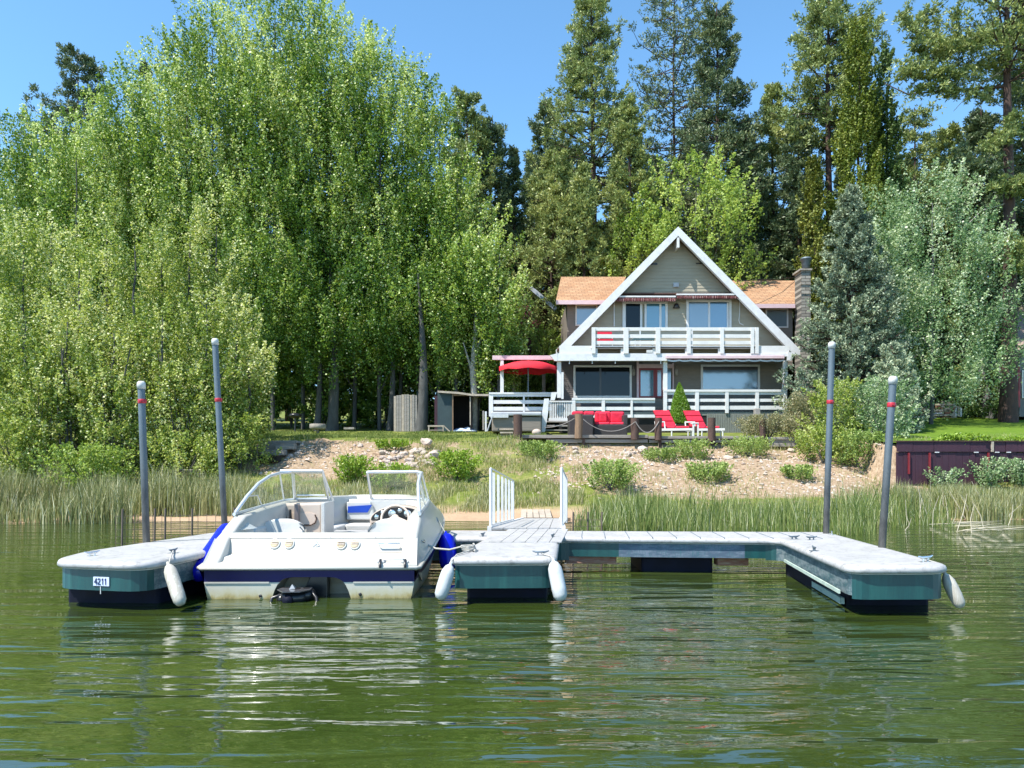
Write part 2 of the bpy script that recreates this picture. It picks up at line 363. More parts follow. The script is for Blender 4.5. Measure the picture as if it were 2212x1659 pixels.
def stonewall():
    m, t, b = newmat('chimney_stone')
    tc = t.nodes.new('ShaderNodeTexCoord'); br = t.nodes.new('ShaderNodeTexBrick')
    mp = t.nodes.new('ShaderNodeMapping'); mp.inputs['Rotation'].default_value = (R(90), 0, 0)
    br.inputs['Scale'].default_value = 1; br.inputs['Brick Width'].default_value = 0.42; br.inputs['Row Height'].default_value = 0.14
    br.inputs['Mortar Size'].default_value = 0.014; br.inputs['Color1'].default_value = (0.33,0.31,0.27,1); br.inputs['Color2'].default_value = (0.20,0.185,0.16,1)
    br.inputs['Mortar'].default_value = (0.09,0.085,0.075,1)
    t.links.new(tc.outputs['Object'], mp.inputs[0]); t.links.new(mp.outputs[0], br.inputs[0]); t.links.new(br.outputs[0], b.inputs['Base Color'])
    b.inputs['Roughness'].default_value = 0.9
    bp = t.nodes.new('ShaderNodeBump'); bp.inputs['Strength'].default_value = 0.8; bp.inputs['Distance'].default_value = 0.03; bp.invert = True
    t.links.new(br.outputs['Fac'], bp.inputs['Height']); t.links.new(bp.outputs[0], b.inputs['Normal']); return m
M['chimney'] = stonewall()
def pane(name, col, rough=0.03, spec=1.0):
    m, t, b = newmat(name); b.inputs['Base Color'].default_value = (*col, 1); b.inputs['Roughness'].default_value = rough
    b.inputs['Specular IOR Level'].default_value = spec; b.inputs['IOR'].default_value = 2.8; return m
M['pane_dark'] = pane('dark_pane', (0.006,0.008,0.010), rough=0.06, spec=0.06)
M['pane_blue'] = pane('sky_reflection_pane', (0.04,0.10,0.16), 0.12, 0.45)  # blue base colour stands in for the reflected sky
M['pane_teal'] = pane('curtained_pane', (0.04,0.13,0.17), 0.12, 0.4)
M['pane_grey'] = pane('blind_pane', (0.13,0.17,0.20), 0.15, 0.4)
M['glass'] = glassmat('windshield_glass', (0.93,0.95,0.90), 0.04, 0.09)
M['glass_matt'] = glassmat('crazed_glass', (0.9,0.92,0.9), 0.05, 0.35)

def watermat():
    m, t, b = newmat('lake_water')
    b.inputs['Roughness'].default_value = 0.02; b.inputs['IOR'].default_value = 2.8; b.inputs['Specular IOR Level'].default_value = 0.5
    nb = nodes_noise(t, 0.35, 3, 0.5, (1,1.6,1)); rb = ramp(t, nb.outputs[0], [(0.3, (0.020,0.035,0.006)), (0.7, (0.040,0.058,0.012))])
    t.links.new(rb.outputs[0], b.inputs['Base Color'])
    def layer(scale, ms, det, rot=0, dist=0.0):
        tc = t.nodes.new('ShaderNodeTexCoord'); mp = t.nodes.new('ShaderNodeMapping')
        mp.inputs['Scale'].default_value = ms; mp.inputs['Rotation'].default_value = (0,0,R(rot))
        no = t.nodes.new('ShaderNodeTexNoise'); no.inputs['Scale'].default_value = scale; no.inputs['Detail'].default_value = det
        no.inputs['Roughness'].default_value = 0.5; no.inputs['Distortion'].default_value = dist
        t.links.new(tc.outputs['Object'], mp.inputs[0]); t.links.new(mp.outputs[0], no.inputs['Vector']); return no.outputs[0]
    def mth(op, a, bb):
        n = t.nodes.new('ShaderNodeMath'); n.operation = op
        for i, x in enumerate((a, bb)):
            if isinstance(x, (int, float)): n.inputs[i].default_value = x
            else: t.links.new(x, n.inputs[i])
        return n.outputs[0]
    a1 = layer(1.0, (0.55,2.6,1), 2, 6, 0.4); a2 = layer(1.0, (2.2,9,1), 2, -5, 0.6); a3 = layer(1.0, (6,26,1), 2, 3, 0.3)
    big = layer(0.16, (1,1,1), 2)
    # calm patches and wind-ruffled patches
    rp = t.nodes.new('ShaderNodeMapRange'); rp.inputs[1].default_value = 0.36; rp.inputs[2].default_value = 0.66; rp.inputs[3].default_value = 0.5; rp.inputs[4].default_value = 2.1
    t.links.new(big, rp.inputs[0])
    h = mth('ADD', mth('MULTIPLY', a1, 0.095), mth('ADD', mth('MULTIPLY', a2, 0.015), mth('MULTIPLY', a3, 0.0008)))
    h = mth('MULTIPLY', h, rp.outputs[0])
    bp = t.nodes.new('ShaderNodeBump'); bp.inputs['Strength'].default_value = 1.0; bp.inputs['Distance'].default_value = 0.5
    t.links.new(h, bp.inputs['Height']); t.links.new(bp.outputs[0], b.inputs['Normal']); return m
M['water'] = watermat()
def groundmat():
    m, t, b = newmat('bank_ground')
    at = t.nodes.new('ShaderNodeAttribute'); at.attribute_name = 'grassy'
    a2 = t.nodes.new('ShaderNodeAttribute'); a2.attribute_name = 'mud'
    n1 = nodes_noise(t, 2.2, 7, 0.75); n2 = nodes_noise(t, 9, 6, 0.7); n3 = nodes_noise(t, 0.7, 5, 0.7)
    dirt = ramp(t, n2.outputs[0], [(0.28, (0.16,0.112,0.066)), (0.5, (0.30,0.215,0.140)), (0.72, (0.44,0.345,0.25))])
    grass = ramp(t, n1.outputs[0], [(0.3, (0.075,0.10,0.018)), (0.5, (0.13,0.165,0.028)), (0.68, (0.26,0.22,0.09))])
    mud = ramp(t, n3.outputs[0], [(0.3, (0.34,0.23,0.145)), (0.7, (0.44,0.31,0.20))])
    mt = t.nodes.new('ShaderNodeMath'); mt.operation = 'ADD'; ms_ = t.nodes.new('ShaderNodeMath'); ms_.operation = 'SUBTRACT'; ms_.inputs[1].default_value = 0.5
    sc_ = t.nodes.new('ShaderNodeMath'); sc_.operation = 'MULTIPLY'; sc_.inputs[1].default_value = 1.6
    t.links.new(n1.outputs[0], ms_.inputs[0]); t.links.new(ms_.outputs[0], sc_.inputs[0])
    t.links.new(at.outputs['Fac'], mt.inputs[0]); t.links.new(sc_.outputs[0], mt.inputs[1])
    rf = ramp(t, mt.outputs[0], [(0.4, (0,0,0)), (0.6, (1,1,1))])
    mx = t.nodes.new('ShaderNodeMix'); mx.data_type = 'RGBA'; t.links.new(rf.outputs[0], mx.inputs[0]); t.links.new(dirt.outputs[0], mx.inputs[6]); t.links.new(grass.outputs[0], mx.inputs[7])
    my = t.nodes.new('ShaderNodeMix'); my.data_type = 'RGBA'; t.links.new(a2.outputs['Fac'], my.inputs[0]); t.links.new(mx.outputs[2], my.inputs[6]); t.links.new(mud.outputs[0], my.inputs[7])
    t.links.new(my.outputs[2], b.inputs['Base Color']); b.inputs['Roughness'].default_value = 0.95; b.inputs['Specular IOR Level'].default_value = 0.2
    bp = t.nodes.new('ShaderNodeBump'); bp.inputs['Strength'].default_value = 0.8; bp.inputs['Distance'].default_value = 0.06
    t.links.new(n2.outputs[0], bp.inputs['Height']); t.links.new(bp.outputs[0], b.inputs['Normal']); return m
M['ground'] = groundmat()
M['lawn'] = mat('lawn_grass', (0.060,0.120,0.008), (0.10,0.17,0.012), 3, 0.9, bump=0.8, bscale=40, c3=(0.13,0.19,0.02), spec=0.2)
L = {}
L['poplar'] = leafmat('poplar_leaf', [(0.0,(0.046,0.110,0.015)), (0.35,(0.127,0.226,0.031)), (0.7,(0.284,0.388,0.069)), (0.88,(0.407,0.505,0.129)), (0.93,(0.529,0.610,0.260)), (1,(0.631,0.693,0.367))])
L['willow'] = leafmat('waterside_leaf', [(0.0,(0.063,0.118,0.016)), (0.4,(0.187,0.268,0.042)), (0.75,(0.355,0.422,0.091)), (0.88,(0.459,0.505,0.150)), (0.93,(0.563,0.587,0.281)), (1,(0.647,0.659,0.380))])
L['pine'] = leafmat('pine_needles', [(0.0,(0.086,0.134,0.044)), (0.5,(0.185,0.243,0.074)), (0.9,(0.367,0.394,0.128)), (1,(0.473,0.359,0.143))], 0.5, 0.15)
L['pine_dark'] = leafmat('dark_pine_needles', [(0.0,(0.038,0.070,0.034)), (0.5,(0.096,0.143,0.064)), (0.9,(0.226,0.258,0.112)), (1,(0.356,0.274,0.150))], 0.5, 0.12)
L['cedar'] = leafmat('cedar_spray', [(0.0,(0.06,0.10,0.010)), (0.5,(0.14,0.19,0.022)), (1,(0.30,0.34,0.07))], 0.55, 0.15)
L['cedar_dark'] = leafmat('dark_cedar_spray', [(0.0,(0.038,0.087,0.021)), (0.5,(0.083,0.148,0.035)), (1,(0.180,0.246,0.074))], 0.55, 0.15)
L['gold'] = leafmat('golden_cedar_spray', [(0.0,(0.08,0.10,0.012)), (0.5,(0.15,0.17,0.022)), (1,(0.26,0.28,0.06))], 0.55, 0.15)
L['lime'] = leafmat('lime_leaf', [(0.0,(0.14,0.22,0.035)), (0.5,(0.30,0.41,0.08)), (1,(0.54,0.62,0.22))], 0.45, 0.4)
L['spruce'] = leafmat('spruce_needles', [(0.0,(0.036,0.061,0.043)), (0.45,(0.120,0.171,0.109)), (0.8,(0.360,0.415,0.263)), (1,(0.600,0.647,0.435))], 0.5, 0.1)
L['silver'] = leafmat('silver_poplar_leaf', [(0.0,(0.066,0.140,0.053)), (0.5,(0.187,0.292,0.116)), (0.85,(0.374,0.464,0.252)), (0.93,(0.506,0.572,0.378)), (1,(0.616,0.659,0.483))])
L['shrub'] = leafmat('shrub_leaf', [(0.0,(0.099,0.158,0.031)), (0.5,(0.196,0.285,0.063)), (1,(0.391,0.480,0.153))])
L['shrub_grey'] = leafmat('grey_shrub_leaf', [(0.0,(0.098,0.112,0.042)), (0.5,(0.210,0.217,0.098)), (1,(0.420,0.364,0.210))])
L['weed'] = leafmat('weed_leaf', [(0.0,(0.104,0.195,0.016)), (0.5,(0.195,0.312,0.026)), (1,(0.338,0.442,0.078))])
L['cone'] = leafmat('cone_shrub_leaf', [(0.0,(0.070,0.168,0.011)), (0.5,(0.126,0.238,0.017)), (1,(0.224,0.350,0.042))])
L['reed'] = leafmat('reed_blade', [(0.0,(0.109,0.132,0.037)), (0.45,(0.206,0.228,0.072)), (0.8,(0.410,0.377,0.177)), (1,(0.582,0.582,0.385))], 0.6, 0.2)
L['reed_green'] = leafmat('green_reed_blade', [(0.0,(0.068,0.115,0.020)), (0.55,(0.135,0.189,0.038)), (0.88,(0.297,0.324,0.108)), (1,(0.620,0.620,0.405))], 0.6, 0.2)
L['grass'] = leafmat('grass_blade', [(0.0,(0.098,0.142,0.025)), (0.4,(0.194,0.238,0.049)), (0.7,(0.385,0.340,0.151)), (1,(0.578,0.526,0.326))], 0.7, 0.2)
# ================================================================ terrain and water
from mathutils import noise as mn
PROF = [(-60,-4),(0,-2.6),(10,-1.6),(14,-1.0),(17.5,-0.5),(20.4,0.0),(22.3,0.15),(24,0.66),(26,1.36),(28,2.16),(29.58,2.62),(31,2.70),(33,2.86),(35,3.12),(38,3.36),(45,4.1),(60,5.4),(100,9.5),(200,20),(500,46)]
PY = np.array([p[0] for p in PROF]); PZ = np.array([p[1] for p in PROF])
def gz(x, y):
    s = 0.35*math.sin(x*0.31+0.6) + 0.25*math.sin(x*0.83) + (0.5 if x < -7 else 0)
    z = float(np.interp(y + (s if y < 30 else s*max(0, (34-y)/4)), PY, PZ))
    a = 0.0 if y < 19 else min(1, (y-19)/3)
    amp = 0.10 if 22.5 < y < 29.3 else 0.03
    z += a*amp*(mn.noise(Vector((x*0.9, y*0.9, 0))) + 0.5*mn.noise(Vector((x*2.6, y*2.6, 3))))
    if 0.2 < x < 11.3 and 26.4 < y < 29.75: z -= 0.42*min(1,(y-26.4)/1.6)*min(1,(x-0.2)/0.5,(11.3-x)/0.5)
    # the neighbour's terrace stands behind its board wall
    if x > 12.2 and 25.1 < y: z = max(z, 2.20 + (y-25)*0.118) - (0.06 if y < 43 else 0)
    return z
def grassy(x, y):
    if 0.2 < x < 11.3 and 28.6 < y < 29.8: return 0.1
    x, y = x + 1.3*mn.noise(Vector((x*0.5, y*0.8, 21.0))), y + 0.9*mn.noise(Vector((x*0.6, y*0.6, 31.0)))
    g = 0.62
    if y > 29.2: g = 1.0
    if -9.5 < x < -2.0 and 25.6 < y < 28.9: g = 0.24
    if 1.6 < x < 13.5 and 23.4 < y < 29.4: g = 0.12
    if -2.2 <= x <= 1.6 and 25.5 < y < 29.3: g = 0.55
    if -3.5 < x < 2.5 and 22.2 < y < 24.2: g = 0.9
    return g
xs = np.concatenate([np.array([-500,-250,-120,-80]), np.arange(-60, -24, 1.5), np.arange(-24, 24.01, 0.3), np.arange(25.5, 60, 1.5), np.array([80,120,250,500])])
ys = np.concatenate([np.array([-60,-20,0,8,14,17]), np.arange(18.5, 25.0, 0.3), np.array([25.02,25.12]), np.arange(25.4, 32, 0.3), np.arange(32.5, 62, 1.5), np.array([66,75,90,110,150,200,500])])
V = []; F = []; g_ = []; mu = []
for y in ys:
    for x in xs:
        x, y = float(x), float(y); z = gz(x, y); V.append((x, y, z)); g_.append(grassy(x, y))
        mu.append(max(0.0, min(1.0, (0.36 - z)/0.16)) if -12 < x < 2.5 or z < 0.06 else 0.0)
nx = len(xs)
for j in range(len(ys)-1):
    for i in range(nx-1): F.append((j*nx+i, j*nx+i+1, (j+1)*nx+i+1, (j+1)*nx+i))
me = bpy.data.meshes.new('ground'); me.from_pydata(V, [], F); me.materials.append(M['ground'])
for nm, dat in (('grassy', g_), ('mud', mu)):
    a = me.attributes.new(nm, 'FLOAT', 'POINT'); a.data.foreach_set('value', dat)
me.polygons.foreach_set('use_smooth', [True]*len(me.polygons)); me.update()
ground = bpy.data.objects.new('ground', me); COL.objects.link(ground); tag(ground, 'grassy and bare dirt lake bank rising to the trees', 'ground', kind='structure')
mb = MB(); mb.grid([[(x, y, 0.0) for x in (-500,-60,0,60,500)] for y in (-60,0,12,27)], smooth=False)
wt = mb.build('water', M['water'], org=(0,0,0)); tag(wt, 'rippled green lake water in front of the dock', 'water', kind='structure')
# neighbour's lawn behind the board wall
rows = []
for y in np.arange(25.14, 43.2, 0.9):
    rows.append([(float(x), float(y), 2.24 + (float(y)-25)*0.118 + 0.02*mn.noise(Vector((x*0.5,y*0.5,0)))) for x in np.arange(12.35, 42, 1.2)])
lawn = MB().grid(rows).build('lawn', M['lawn'], org=(12.35, 25.14, 2.24)); tag(lawn, 'bright mown lawn above the dark board wall', 'lawn', kind='structure')

# ================================================================ floating dock
def fillet(pts, rad, n=5):
    out = []; k = len(pts)
    for i in range(k):
        p = Vector(pts[i]); a = (Vector(pts[i-1]) - p); b = (Vector(pts[(i+1)%k]) - p); r = rad[i]
        if r < 1e-3: out.append(p); continue
        a.normalize(); b.normalize(); 
        for j in range(n+1):
            t = j/n; p0 = p + a*r; p2 = p + b*r
            out.append(p0*(1-t)**2 + p*2*t*(1-t) + p2*t*t)
    return out
def offset(pts, d):      # inward for a counter-clockwise outline
    k = len(pts); out = []
    for i in range(k):
        p = pts[i]; e0 = (p - pts[i-1]).normalized(); e1 = (pts[(i+1)%k] - p).normalized()
        n0 = Vector((-e0.y, e0.x)); n1 = Vector((-e1.y, e1.x)); m = (n0+n1)
        if m.length < 1e-6: m = n0
        m.normalize(); out.append(p + m*(d/max(0.4, m.dot(n0))))
    return out
OUT = [(-4.42,7.33),(-3.36,7.08),(-3.10,9.88),(-0.33,9.93),(-0.63,7.52),(0.44,7.56),(0.62,9.97),(3.37,9.70),(2.99,6.86),(3.97,6.88),(4.44,10.80),(-4.10,11.30),(-4.56,8.2)]
RAD = [0.30,0.32,0.10,0.10,0.16,0.14,0.12,0.16,0.22,0.26,0.18,0.10,0.30]
out = fillet(OUT, RAD)
dock = thing('floating_dock', 'white topped floating dock with teal skirts and three fingers', 'dock', (0, 9.5, 0))
DZ = 0.46
mb = MB(); prof = [(0.05,DZ-0.072),(0.010,DZ-0.068),(0.0,DZ-0.055),(0.0,DZ-0.032),(0.010,DZ-0.014),(0.032,DZ-0.001),(0.06,DZ+0.003),(0.075,DZ+0.004)]
rows = []
for d, z in prof:
    rows.append([(p.x, p.y, z) for p in offset(out, d)])
mb.grid(rows[::-1], smooth=True, close=True)
mb.build('edge_bumper', M['dock'], dock)
bm = bmesh.new(); top = offset(out, 0.074)
vs = [bm.verts.new((p.x, p.y-9.5, DZ+0.0035)) for p in top]; f = bm.faces.new(vs); f.normal_update(); bmesh.ops.triangulate(bm, faces=[f], ngon_method='EAR_CLIP')
vs = [bm.verts.new((p.x, p.y-9.5, DZ-0.066)) for p in offset(out, 0.06)]; f = bm.faces.new(vs[::-1]); f.normal_update(); bmesh.ops.triangulate(bm, faces=[f], ngon_method='EAR_CLIP')
me = bpy.data.meshes.new('deck_surface'); bm.to_mesh(me); me.materials.append(M['dock'])
o = bpy.data.objects.new('deck_surface', me); COL.objects.link(o); o.parent = dock
# planks let into the middle finger and the cross walk
mb = MB()
for i in range(6):
    a = -0.25 + i*0.145
    mb.obox((a+0.068+0.09, 10.18, DZ+0.006), (0.068,0,0), (0.115,1.03,0), (0,0,0.006))
mb.build('decking_planks', M['dock'], dock)
mb = MB()
for i in range(11):
    x = 0.95 + i*0.30
    mb.obox((x, 10.44 - i*0.028, DZ+0.0045), (0.004,0,0), (0.05,0.5,0), (0,0,0.0035))
mb.build('deck_seams', M['peel'], dock)
# skirts
sk = offset(out, 0.045); n = len(sk)
def skmat(p, q):
    c = (p+q)/2; d = (q-p)
    if 9.6 < c.y < 10.05 and c.x > 0.7 and d.length > 1.5: return 1
    if 2.95 < c.x < 3.45 and 6.95 < c.y < 9.7: return 2
    if -3.45 < c.x < -3.0 and 7.35 < c.y < 9.9: return 2
    return 0
runs = []; cur = None
for i in range(n):
    p, q = sk[i], sk[(i+1)%n]; k = skmat(p, q)
    if k == 1:
        xs3 = [p.x, 1.38, 2.96, q.x]; ks = [0, 1, 0]
        for a, b2, kk in zip(xs3[:-1], xs3[1:], ks):
            f = lambda x: p + (q-p)*((x-p.x)/(q.x-p.x))
            runs.append((kk, [f(a), f(b2)], True))
        cur = None; continue
    if cur and cur[0] == k: cur[1].append(q)
    else: cur = (k, [p, q], False); runs.append(cur)
for k, pts, cross in runs:
    if k == 0 and len(pts) > 12 :
        pass
    cy_ = sum(p.y for p in pts)/len(pts); cx3 = sum(p.x for p in pts)/len(pts)
    zb = 0.205 if cross else (0.155 if -0.7 < cx3 < 0.6 and cy_ < 9 else 0.185)
    mb = MB(); inn = []
    for i, p in enumerate(pts):
        e = (pts[min(i+1,len(pts)-1)] - pts[max(i-1,0)]).normalized(); inn.append(p + Vector((-e.y, e.x))*0.02)
    rws = [[(p.x,p.y,z) for p in pp] for pp, z in ((inn,DZ-0.06),(pts,DZ-0.06),(pts,zb),(inn,zb))]
    mb.grid(rws, smooth=False)
    o = mb.build('skirt_panel', [M['teal'], M['peel'], M['peel2']][k], dock)
    if k: o['label'] = ['', 'peeling blue grey skirt panel', 'scuffed grey skirt panel'][k]
mb = MB()
for k, pts, cross in runs:
    cy_ = sum(p.y for p in pts)/len(pts); cx3 = sum(p.x for p in pts)/len(pts)
    zb = 0.205 if cross else (0.155 if -0.7 < cx3 < 0.6 and cy_ < 9 else 0.185)
    outp = []
    for i, p in enumerate(pts):
        e = (pts[min(i+1,len(pts)-1)] - pts[max(i-1,0)]).normalized(); outp.append(p - Vector((-e.y, e.x))*0.006)
    mb.grid([[(p.x,p.y,z) for p in outp] for z in (0.388, 0.380)], smooth=False)
mb.build('trim_strip', M['trim'], dock)
mb = MB()      # faded lower board on the inside of the right-hand finger
for a, b2, z0, z1 in (((3.005,7.05),(3.385,9.55),0.187,0.220),):
    a, b2 = Vector(a), Vector(b2); d = (b2-a).normalized(); nn = Vector((d.y,-d.x)) 
    if a.x > 3 and b2.y > 9: nn = Vector((-d.y, d.x))
    c = (a+b2)/2 + nn*0.004; mb.obox((c.x,c.y,(z0+z1)/2), (d.x*(b2-a).length/2, d.y*(b2-a).length/2, 0), (nn.x*0.008, nn.y*0.008, 0), (0,0,(z1-z0)/2))
mb.build('kick_board', M['foam'], dock)
# floats
for pts in ([(-4.44,7.68),(-3.50,7.62),(-3.26,10.0),(-4.05,10.0)], [(-0.47,7.98),(0.36,7.98),(0.50,10.0),(-0.25,10.0)],
            [(3.26,7.52),(4.08,7.52),(4.28,9.8),(3.48,9.8)], [(1.70,10.08),(2.62,10.03),(2.62,11.0),(1.70,11.05)], [(-2.2,10.08),(-1.2,10.08),(-1.2,11.1),(-2.2,11.1)]):
    MB().poly_z(pts, -0.28, 0.20).build('float_tub', M['float'], dock, bevel=0.03)
for b_ in ((0.70,1.36,10.02,10.2,0.11,0.205),(2.66,3.06,9.95,10.15,0.09,0.205),(-3.0,-0.36,10.05,10.15,0.10,0.2)): MB().box(*b_).build('cross_timber', M['beam_red'], dock, bevel=0.008)
mb = MB(); mb.obox((3.36,8.45,0.045), (0.14,0.95,0), (0.02,-0.003,0), (0,0,0.03)); mb.build('waterline_board', M['foam'], dock)
def cleat(x, y, rz=0, z=DZ, s=1.0, m=None, parent=None):
    mb = MB(); c = Vector((x, y, z)); d = Vector((math.cos(rz), math.sin(rz), 0))
    for k in (-0.03, 0.03): mb.tube([c + d*k*s, c + d*k*s + Vector((0,0,0.035*s))], 0.009*s, 6)
    mb.tube([c + d*(-0.085*s) + Vector((0,0,0.048*s)), c + d*(-0.05*s)+Vector((0,0,0.038*s)), c + d*(0.05*s)+Vector((0,0,0.038*s)), c + d*(0.085*s) + Vector((0,0,0.048*s))], [0.006*s,0.011*s,0.011*s,0.006*s], 6)
    mb.box(x-0.05*s, x+0.05*s, y-0.02*s, y+0.02*s, z, z+0.006)
    return mb.build('cleat', m or M['galv'], parent or dock)
cleat(-4.20,7.70,1.2,m=M['chrome']); cleat(-3.50,7.95,1.5); cleat(-0.45,8.15,1.4); cleat(0.29,7.74,0.2); cleat(-0.38,10.05,1.3); cleat(0.52,9.85,1.3)
cleat(3.22,8.2,1.4); cleat(3.52,9.6,0.4); cleat(3.70,9.5,0.4); cleat(3.86,7.18,0.5,m=M['chrome'],s=1.2); cleat(4.28,10.3,1.2,m=M['chrome'])
# mooring number plate on the left-hand finger
pc = Vector((-3.985, 7.232, 0.262)); pd = Vector((0.971,-0.238,0)); pn = Vector((-0.238,-0.971,0))
# the plate lies flat against the front skirt
e0 = sk[5]; e1 = sk[6]; pd = Vector(((e1-e0).normalized().x, (e1-e0).normalized().y, 0)); pn = Vector((pd.y, -pd.x, 0))
base = Vector((e0.x, e0.y, 0)); tt = (px2x(217, 7.22) - base.x)/pd.x; pc = base + pd*tt + Vector((0,0,0.272))
mb = MB(); mb.obox(pc + pn*0.006, pd*0.087, pn*0.004, Vector((0,0,0.042))); plate = mb.build('number_plate', mat('plate_enamel', (0.52,0.62,0.78), (0.60,0.62,0.80), 12, 0.4), dock)
mb = MB()
def stroke(pts, x0):
    for a, b2 in zip(pts[:-1], pts[1:]):
        A = pc + pn*0.0125 + pd*(x0+a[0]*0.030) + Vector((0,0,(a[1]-0.5)*0.052)); B = pc + pn*0.0125 + pd*(x0+b2[0]*0.030) + Vector((0,0,(b2[1]-0.5)*0.052))
        d = (B-A); l = d.length; d.normalize(); u = d.cross(pn)
        mb.obox((A+B)/2, d*(l/2+0.003), pn*0.0015, u*0.0042)
stroke([(0.62,0),(0.62,1),(0,0.35),(0.95,0.35)], -0.070)
stroke([(0.05,0.85),(0.35,1),(0.75,0.95),(0.8,0.65),(0,0),(0.95,0)], -0.034)
stroke([(0.3,0.8),(0.6,1),(0.6,0)], 0.002); stroke([(0.3,0.8),(0.6,1),(0.6,0)], 0.034)
mb.build('number_lettering', mat('plate_ink', (0.01,0.02,0.08), (0.02,0.04,0.12), 20, 0.5), plate)
MB().obox(pc + Vector((0,0,-0.08)) - pd*0.01 + pn*0.004, pd*0.003, pn*0.003, Vector((0,0,0.038))).build('plate_stay', M['trim'], plate)

# ---------------------------------------------------------------- mooring piles
def pile(label, bx, by, tx, tz, r=0.041, band=0.2, ty=0):
    t = thing('mooring_pile', label, 'pile', (bx, by, DZ), group='mooring piles through the dock')
    b = Vector((bx, by, DZ)); top = Vector((tx, by+ty, tz)); d = top - b; u = d.normalized()
    lo = b - d*(1.9/d.z)
    k = 9; pts = [lo + (top-lo)*(i/k) for i in range(k+1)]
    MB().tube(pts, r, 16).build('pipe', M['pile'], t)
    MB().lathe(top - u*0.075, [(r*1.18,0),(r*1.2,0.05),(r*1.14,0.075),(r*0.75,0.092),(0.001,0.096)], 18, axis=u).build('cap', M['cap_white'], t)
    c = top - u*band
    mb = MB().lathe(c, [(r*1.03,0),(r*1.10,0.004),(r*1.10,0.048),(r*1.03,0.052)], 18, axis=u); mb.obox(c + Vector((0,-r*1.12,0.028)), (0.013,0,0), (0,0.006,0), (0,0,0.008)); mb.obox(c + Vector((r*1.15,0,0.028)), (0.008,0,0), (0,0.01,0), (0,0,0.02))
    mb.build('tape_band', M['band_red'], t)
pile('short grey steel pile on the left finger, left of the boat', -4.37, 9.2, -4.434, 2.37, band=0.25)
pile('tall leaning grey steel pile rising behind the boat, on the left', -4.01, 10.75, -4.15, 3.15, band=0.87)
pile('tall grey steel pile at the right back corner of the dock', 4.285, 10.5, 4.365, 3.06, band=0.83)
pile('short grey steel pile on the right finger, leaning right', 4.115, 8.56, 4.24, 2.35, r=0.040, band=0.33)

# ---------------------------------------------------------------- gangway
gw = thing('gangway', 'pale planked gangway with white picket railings leading to the shore', 'gangway', (0.2, 11.3, DZ))
mb = MB(); A0, A1, B0, B1 = Vector((-0.30,11.22,DZ)), Vector((0.72,11.22,DZ)), Vector((0.30,19.2,0.12)), Vector((1.18,19.2,0.12))
for i in range(6):
    a, b2 = (i+0.03)/6, (i+0.97)/6
    p = [A0.lerp(A1,a), A0.lerp(A1,b2), B0.lerp(B1,b2), B0.lerp(B1,a)]
    mb.add([q + Vector((0,0,dz)) for dz in (0,0.03) for q in p], [(0,3,2,1),(4,5,6,7),(0,1,5,4),(1,2,6,5),(2,3,7,6),(3,0,4,7)])
mb.build('walkway_planks', M['dock'], gw)
mb = MB(); mb.beam(A0+Vector((-0.03,0,-0.02)), B0+Vector((-0.03,0,-0.02)), 0.06, 0.14); mb.beam(A1+Vector((0.03,0,-0.02)), B1+Vector((0.03,0,-0.02)), 0.06, 0.14); mb.build('side_beam', M['trim'], gw)
def railing(p0, p1, z1, n, h, lean=0):
    f = thing('x', '', '', (0,0,0)); bpy.data.objects.remove(f)
    mb = MB(); mb.tube([p0, p0+Vector((0,0,h))], 0.022, 8); mb.tube([p1, p1+Vector((0,0,h*0.97))], 0.018, 8)
    mb.tube([p0+Vector((0,0,h)), p1+Vector((0,0,h*0.97))], 0.013, 8); mb.tube([p0+Vector((0,0,0.06)), p1+Vector((0,0,0.06))], 0.012, 8)
    fr = mb.build('railing', M['white'], gw)
    for i in range(n):
        q = p0.lerp(p1, (i+0.6)/(n+0.2)); hh = h*0.97
        MB().box(q.x-0.021, q.x+0.021, q.y-0.012, q.y+0.012, q.z+0.05, q.z+hh-0.02).build('picket', M['white'], fr)
railing(Vector((-0.315,11.4,DZ)), Vector((0.03,16.2,0.25)), 0, 6, 0.90)
railing(Vector((0.735,11.4,DZ)), Vector((1.08,15.2,0.30)), 0, 4, 0.91)
st = thing('landing_boards', 'short pale boards laid on the mud where the gangway lands', 'boards', (0.7, 21.6, 0.1))
for i in range(5):
    x = 0.32 + i*0.165; MB().obox((x, 20.9, 0.17), (0.074,0,0), (0.02,1.0,0.06), (0,0,0.018)).build('board', M['drift'], st)
MB().box(0.2,1.5,19.85,19.98,0.03,0.12).build('sleeper', M['brown_wood'], st)

# ---------------------------------------------------------------- fenders
def fender(label, a, b, r, m, name='boat_fender', rope=None, grp=None):
    a, b = Vector(a), Vector(b); u = (b-a); l = u.length; u.normalize()
    t = thing(name, label, 'fender', tuple(a), group=grp)
    p = [(0.012,-0.03),(0.016,0.0),(r*0.6,0.02),(r*0.93,0.07),(r,0.13),(r,l-0.12),(r*0.93,l-0.05),(r*0.62,l-0.012),(0.012,l)]
    MB().lathe(a, p, 18, axis=u).build('body', m, t)
    if rope:
        MB().tube(rope, 0.007, 6).build('hanging_rope', M['rope'], t)
fender('stained white fender hanging off the left finger beside the blue boat fender', (-3.27,7.32,0.42), (-3.06,7.12,0.07), 0.062, M['fender_old'], rope=[(-3.50,7.95,DZ+0.03),(-3.36,7.6,DZ+0.035),(-3.28,7.40,DZ+0.03),(-3.27,7.33,0.42)])
fender('white fender on the left side of the middle finger', (-0.60,7.50,0.40), (-0.70,7.42,0.07), 0.068, M['fender'], rope=[(-0.45,8.0,DZ+0.02),(-0.55,7.65,DZ+0.02),(-0.60,7.50,0.42)])
